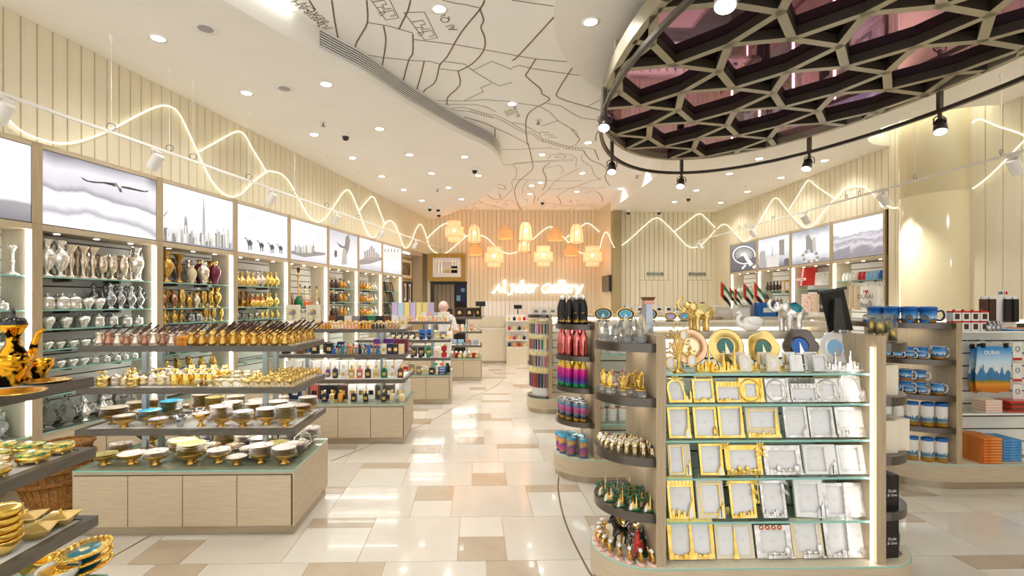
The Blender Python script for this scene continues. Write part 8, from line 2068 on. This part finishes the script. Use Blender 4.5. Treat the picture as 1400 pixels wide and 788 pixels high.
# a low plinth unit carrying those cartons
unit(2.9,4.4,5.75,6.25,'display unit of boxed souvenirs between the mugs and the flags',[1.34],[1.1,.8],right=False)
for k,(px,m_,n_,w_,h_) in enumerate(((1047,'blue','blue',.22,.17),(1066,'sky','pale blue',.16,.13),(1010,'white','white',.2,.1),(985,'cream','cream',.18,.12))): spawn(boxp(m_,w_,.12,h_,'white',nm='souvenir_carton',cat='box'),(XY(px,5.85),5.85,1.3805),0,n_+' souvenir carton beside the grey one',None)
# ================================================================ people
def figure(loc,rz,label,top,skin,head,lower,hgt=1.6,hij=True,arm=None):
    s=hgt/1.7; t=thing('person',label,'person',loc,rz); t.scale=(s,s,s)
    b=MB()
    b.ell((0,0,1.57),(.075,.09,.105),16,10); b.tube([(0,-.085,1.565),(0,-.105,1.545)],[.012,.016],8); b.ell((0,-.078,1.5),(.03,.022,.025))
    for sx in (-1,1): b.ell((sx*.077,.01,1.565),(.012,.02,.03),8,6)
    b.tube([(0,.01,1.5),(0,.015,1.38)],[.052,.06],12)
    b.tube([(0,0,1.4),(0,.01,1.25),(0,.005,1.1),(0,0,.95),(0,0,.86)],[.11,.155,.13,.15,.15],16,flat=.72)
    b.tube([(-.18,0,1.37),(0,0,1.39),(.18,0,1.37)],[.06,.08,.06],12)
    for sx in (-1,1):
        b.tube([(sx*.085,0,.9),(sx*.09,-.01,.5),(sx*.09,.01,.09)],[.09,.062,.042],12); b.tube([(sx*.09,.03,.035),(sx*.095,-.15,.03)],[.045,.035],10,flat=.8)
        el=(sx*.26,.05,1.1) if not arm else (sx*.27,.02,1.1); ha=(sx*.2,-.2,1.02) if arm else (sx*.27,-.06,.85)
        b.tube([(sx*.19,0,1.36),el],[.056,.042],12); b.tube([el,ha],[.042,.028],12)
        d=(Vector(ha)-Vector(el)).normalized(); hp=Vector(ha)+d*.05
        b.ell(hp,(.03,.03,.042),10,7)
        for q in range(4):
            f0=hp+d*.03+Vector((sx*.0+(q-1.5)*.016,0,0)); b.tube([f0,f0+d*(.035+.01*(q in (1,2)))+Vector((0,0,-.006)),f0+d*(.06+.012*(q in (1,2)))+Vector((0,0,-.02))],[.009,.0085,.007],6)
        b.tube([hp+Vector((-sx*.025,0,.0)),hp+Vector((-sx*.05,0,0))+d*.03],[.01,.008],6)
    me=blob('body',b,.012,[M[skin],M[top],M[lower]],2)
    for p in me.polygons:
        c=p.center; arm_=abs(c.x)>.2 and c.z<1.12
        p.material_index=0 if (c.z>1.43 or arm_) else (1 if c.z>.9 else 2)
        if c.z<.07: p.material_index=2
    obj('body',me,t)
    if hij:
        h=MB().ell((0,.012,1.585),(.098,.105,.115),18,12); h.tube([(0,.01,1.48),(0,.015,1.4)],[.095,.13],14)
        m2=blob('headscarf',h,.01,M[head],2); obj('headscarf',m2,t)
    else:
        h=MB().lathe([(.088,1.59),(.09,1.62),(.075,1.67),(.03,1.69),(0,1.692)],18,mx=Matrix.Diagonal((.98,1.12,1,1))); h.prism([(-.06,-.08),(.06,-.08),(.05,-.16),(-.05,-.16)],1.59,1.6)
        obj('cap',h.mesh('cap',M[head]),t)
    for sx in (-1,1): obj('eye',MB().ell((sx*.03,-.082,1.578),(.009,.005,.006),8,5).mesh('eye',M['black']),t)
    obj('mouth',MB().ell((0,-.092,1.515),(.022,.005,.006),8,5).mesh('mouth',M['maroon']),t)
figure((XY(606,8.95),8.95,0),R(200),'person in a pink headscarf and white top behind the tin table','cloth_white','skin_fair','hijab','cloth_white',1.58,True,True)
figure((XY(1043,9.35),9.35,0),R(30),'person in a dark cap and navy shirt behind the table flags','navy','skin','charcoal','charcoal',1.74,False,True)
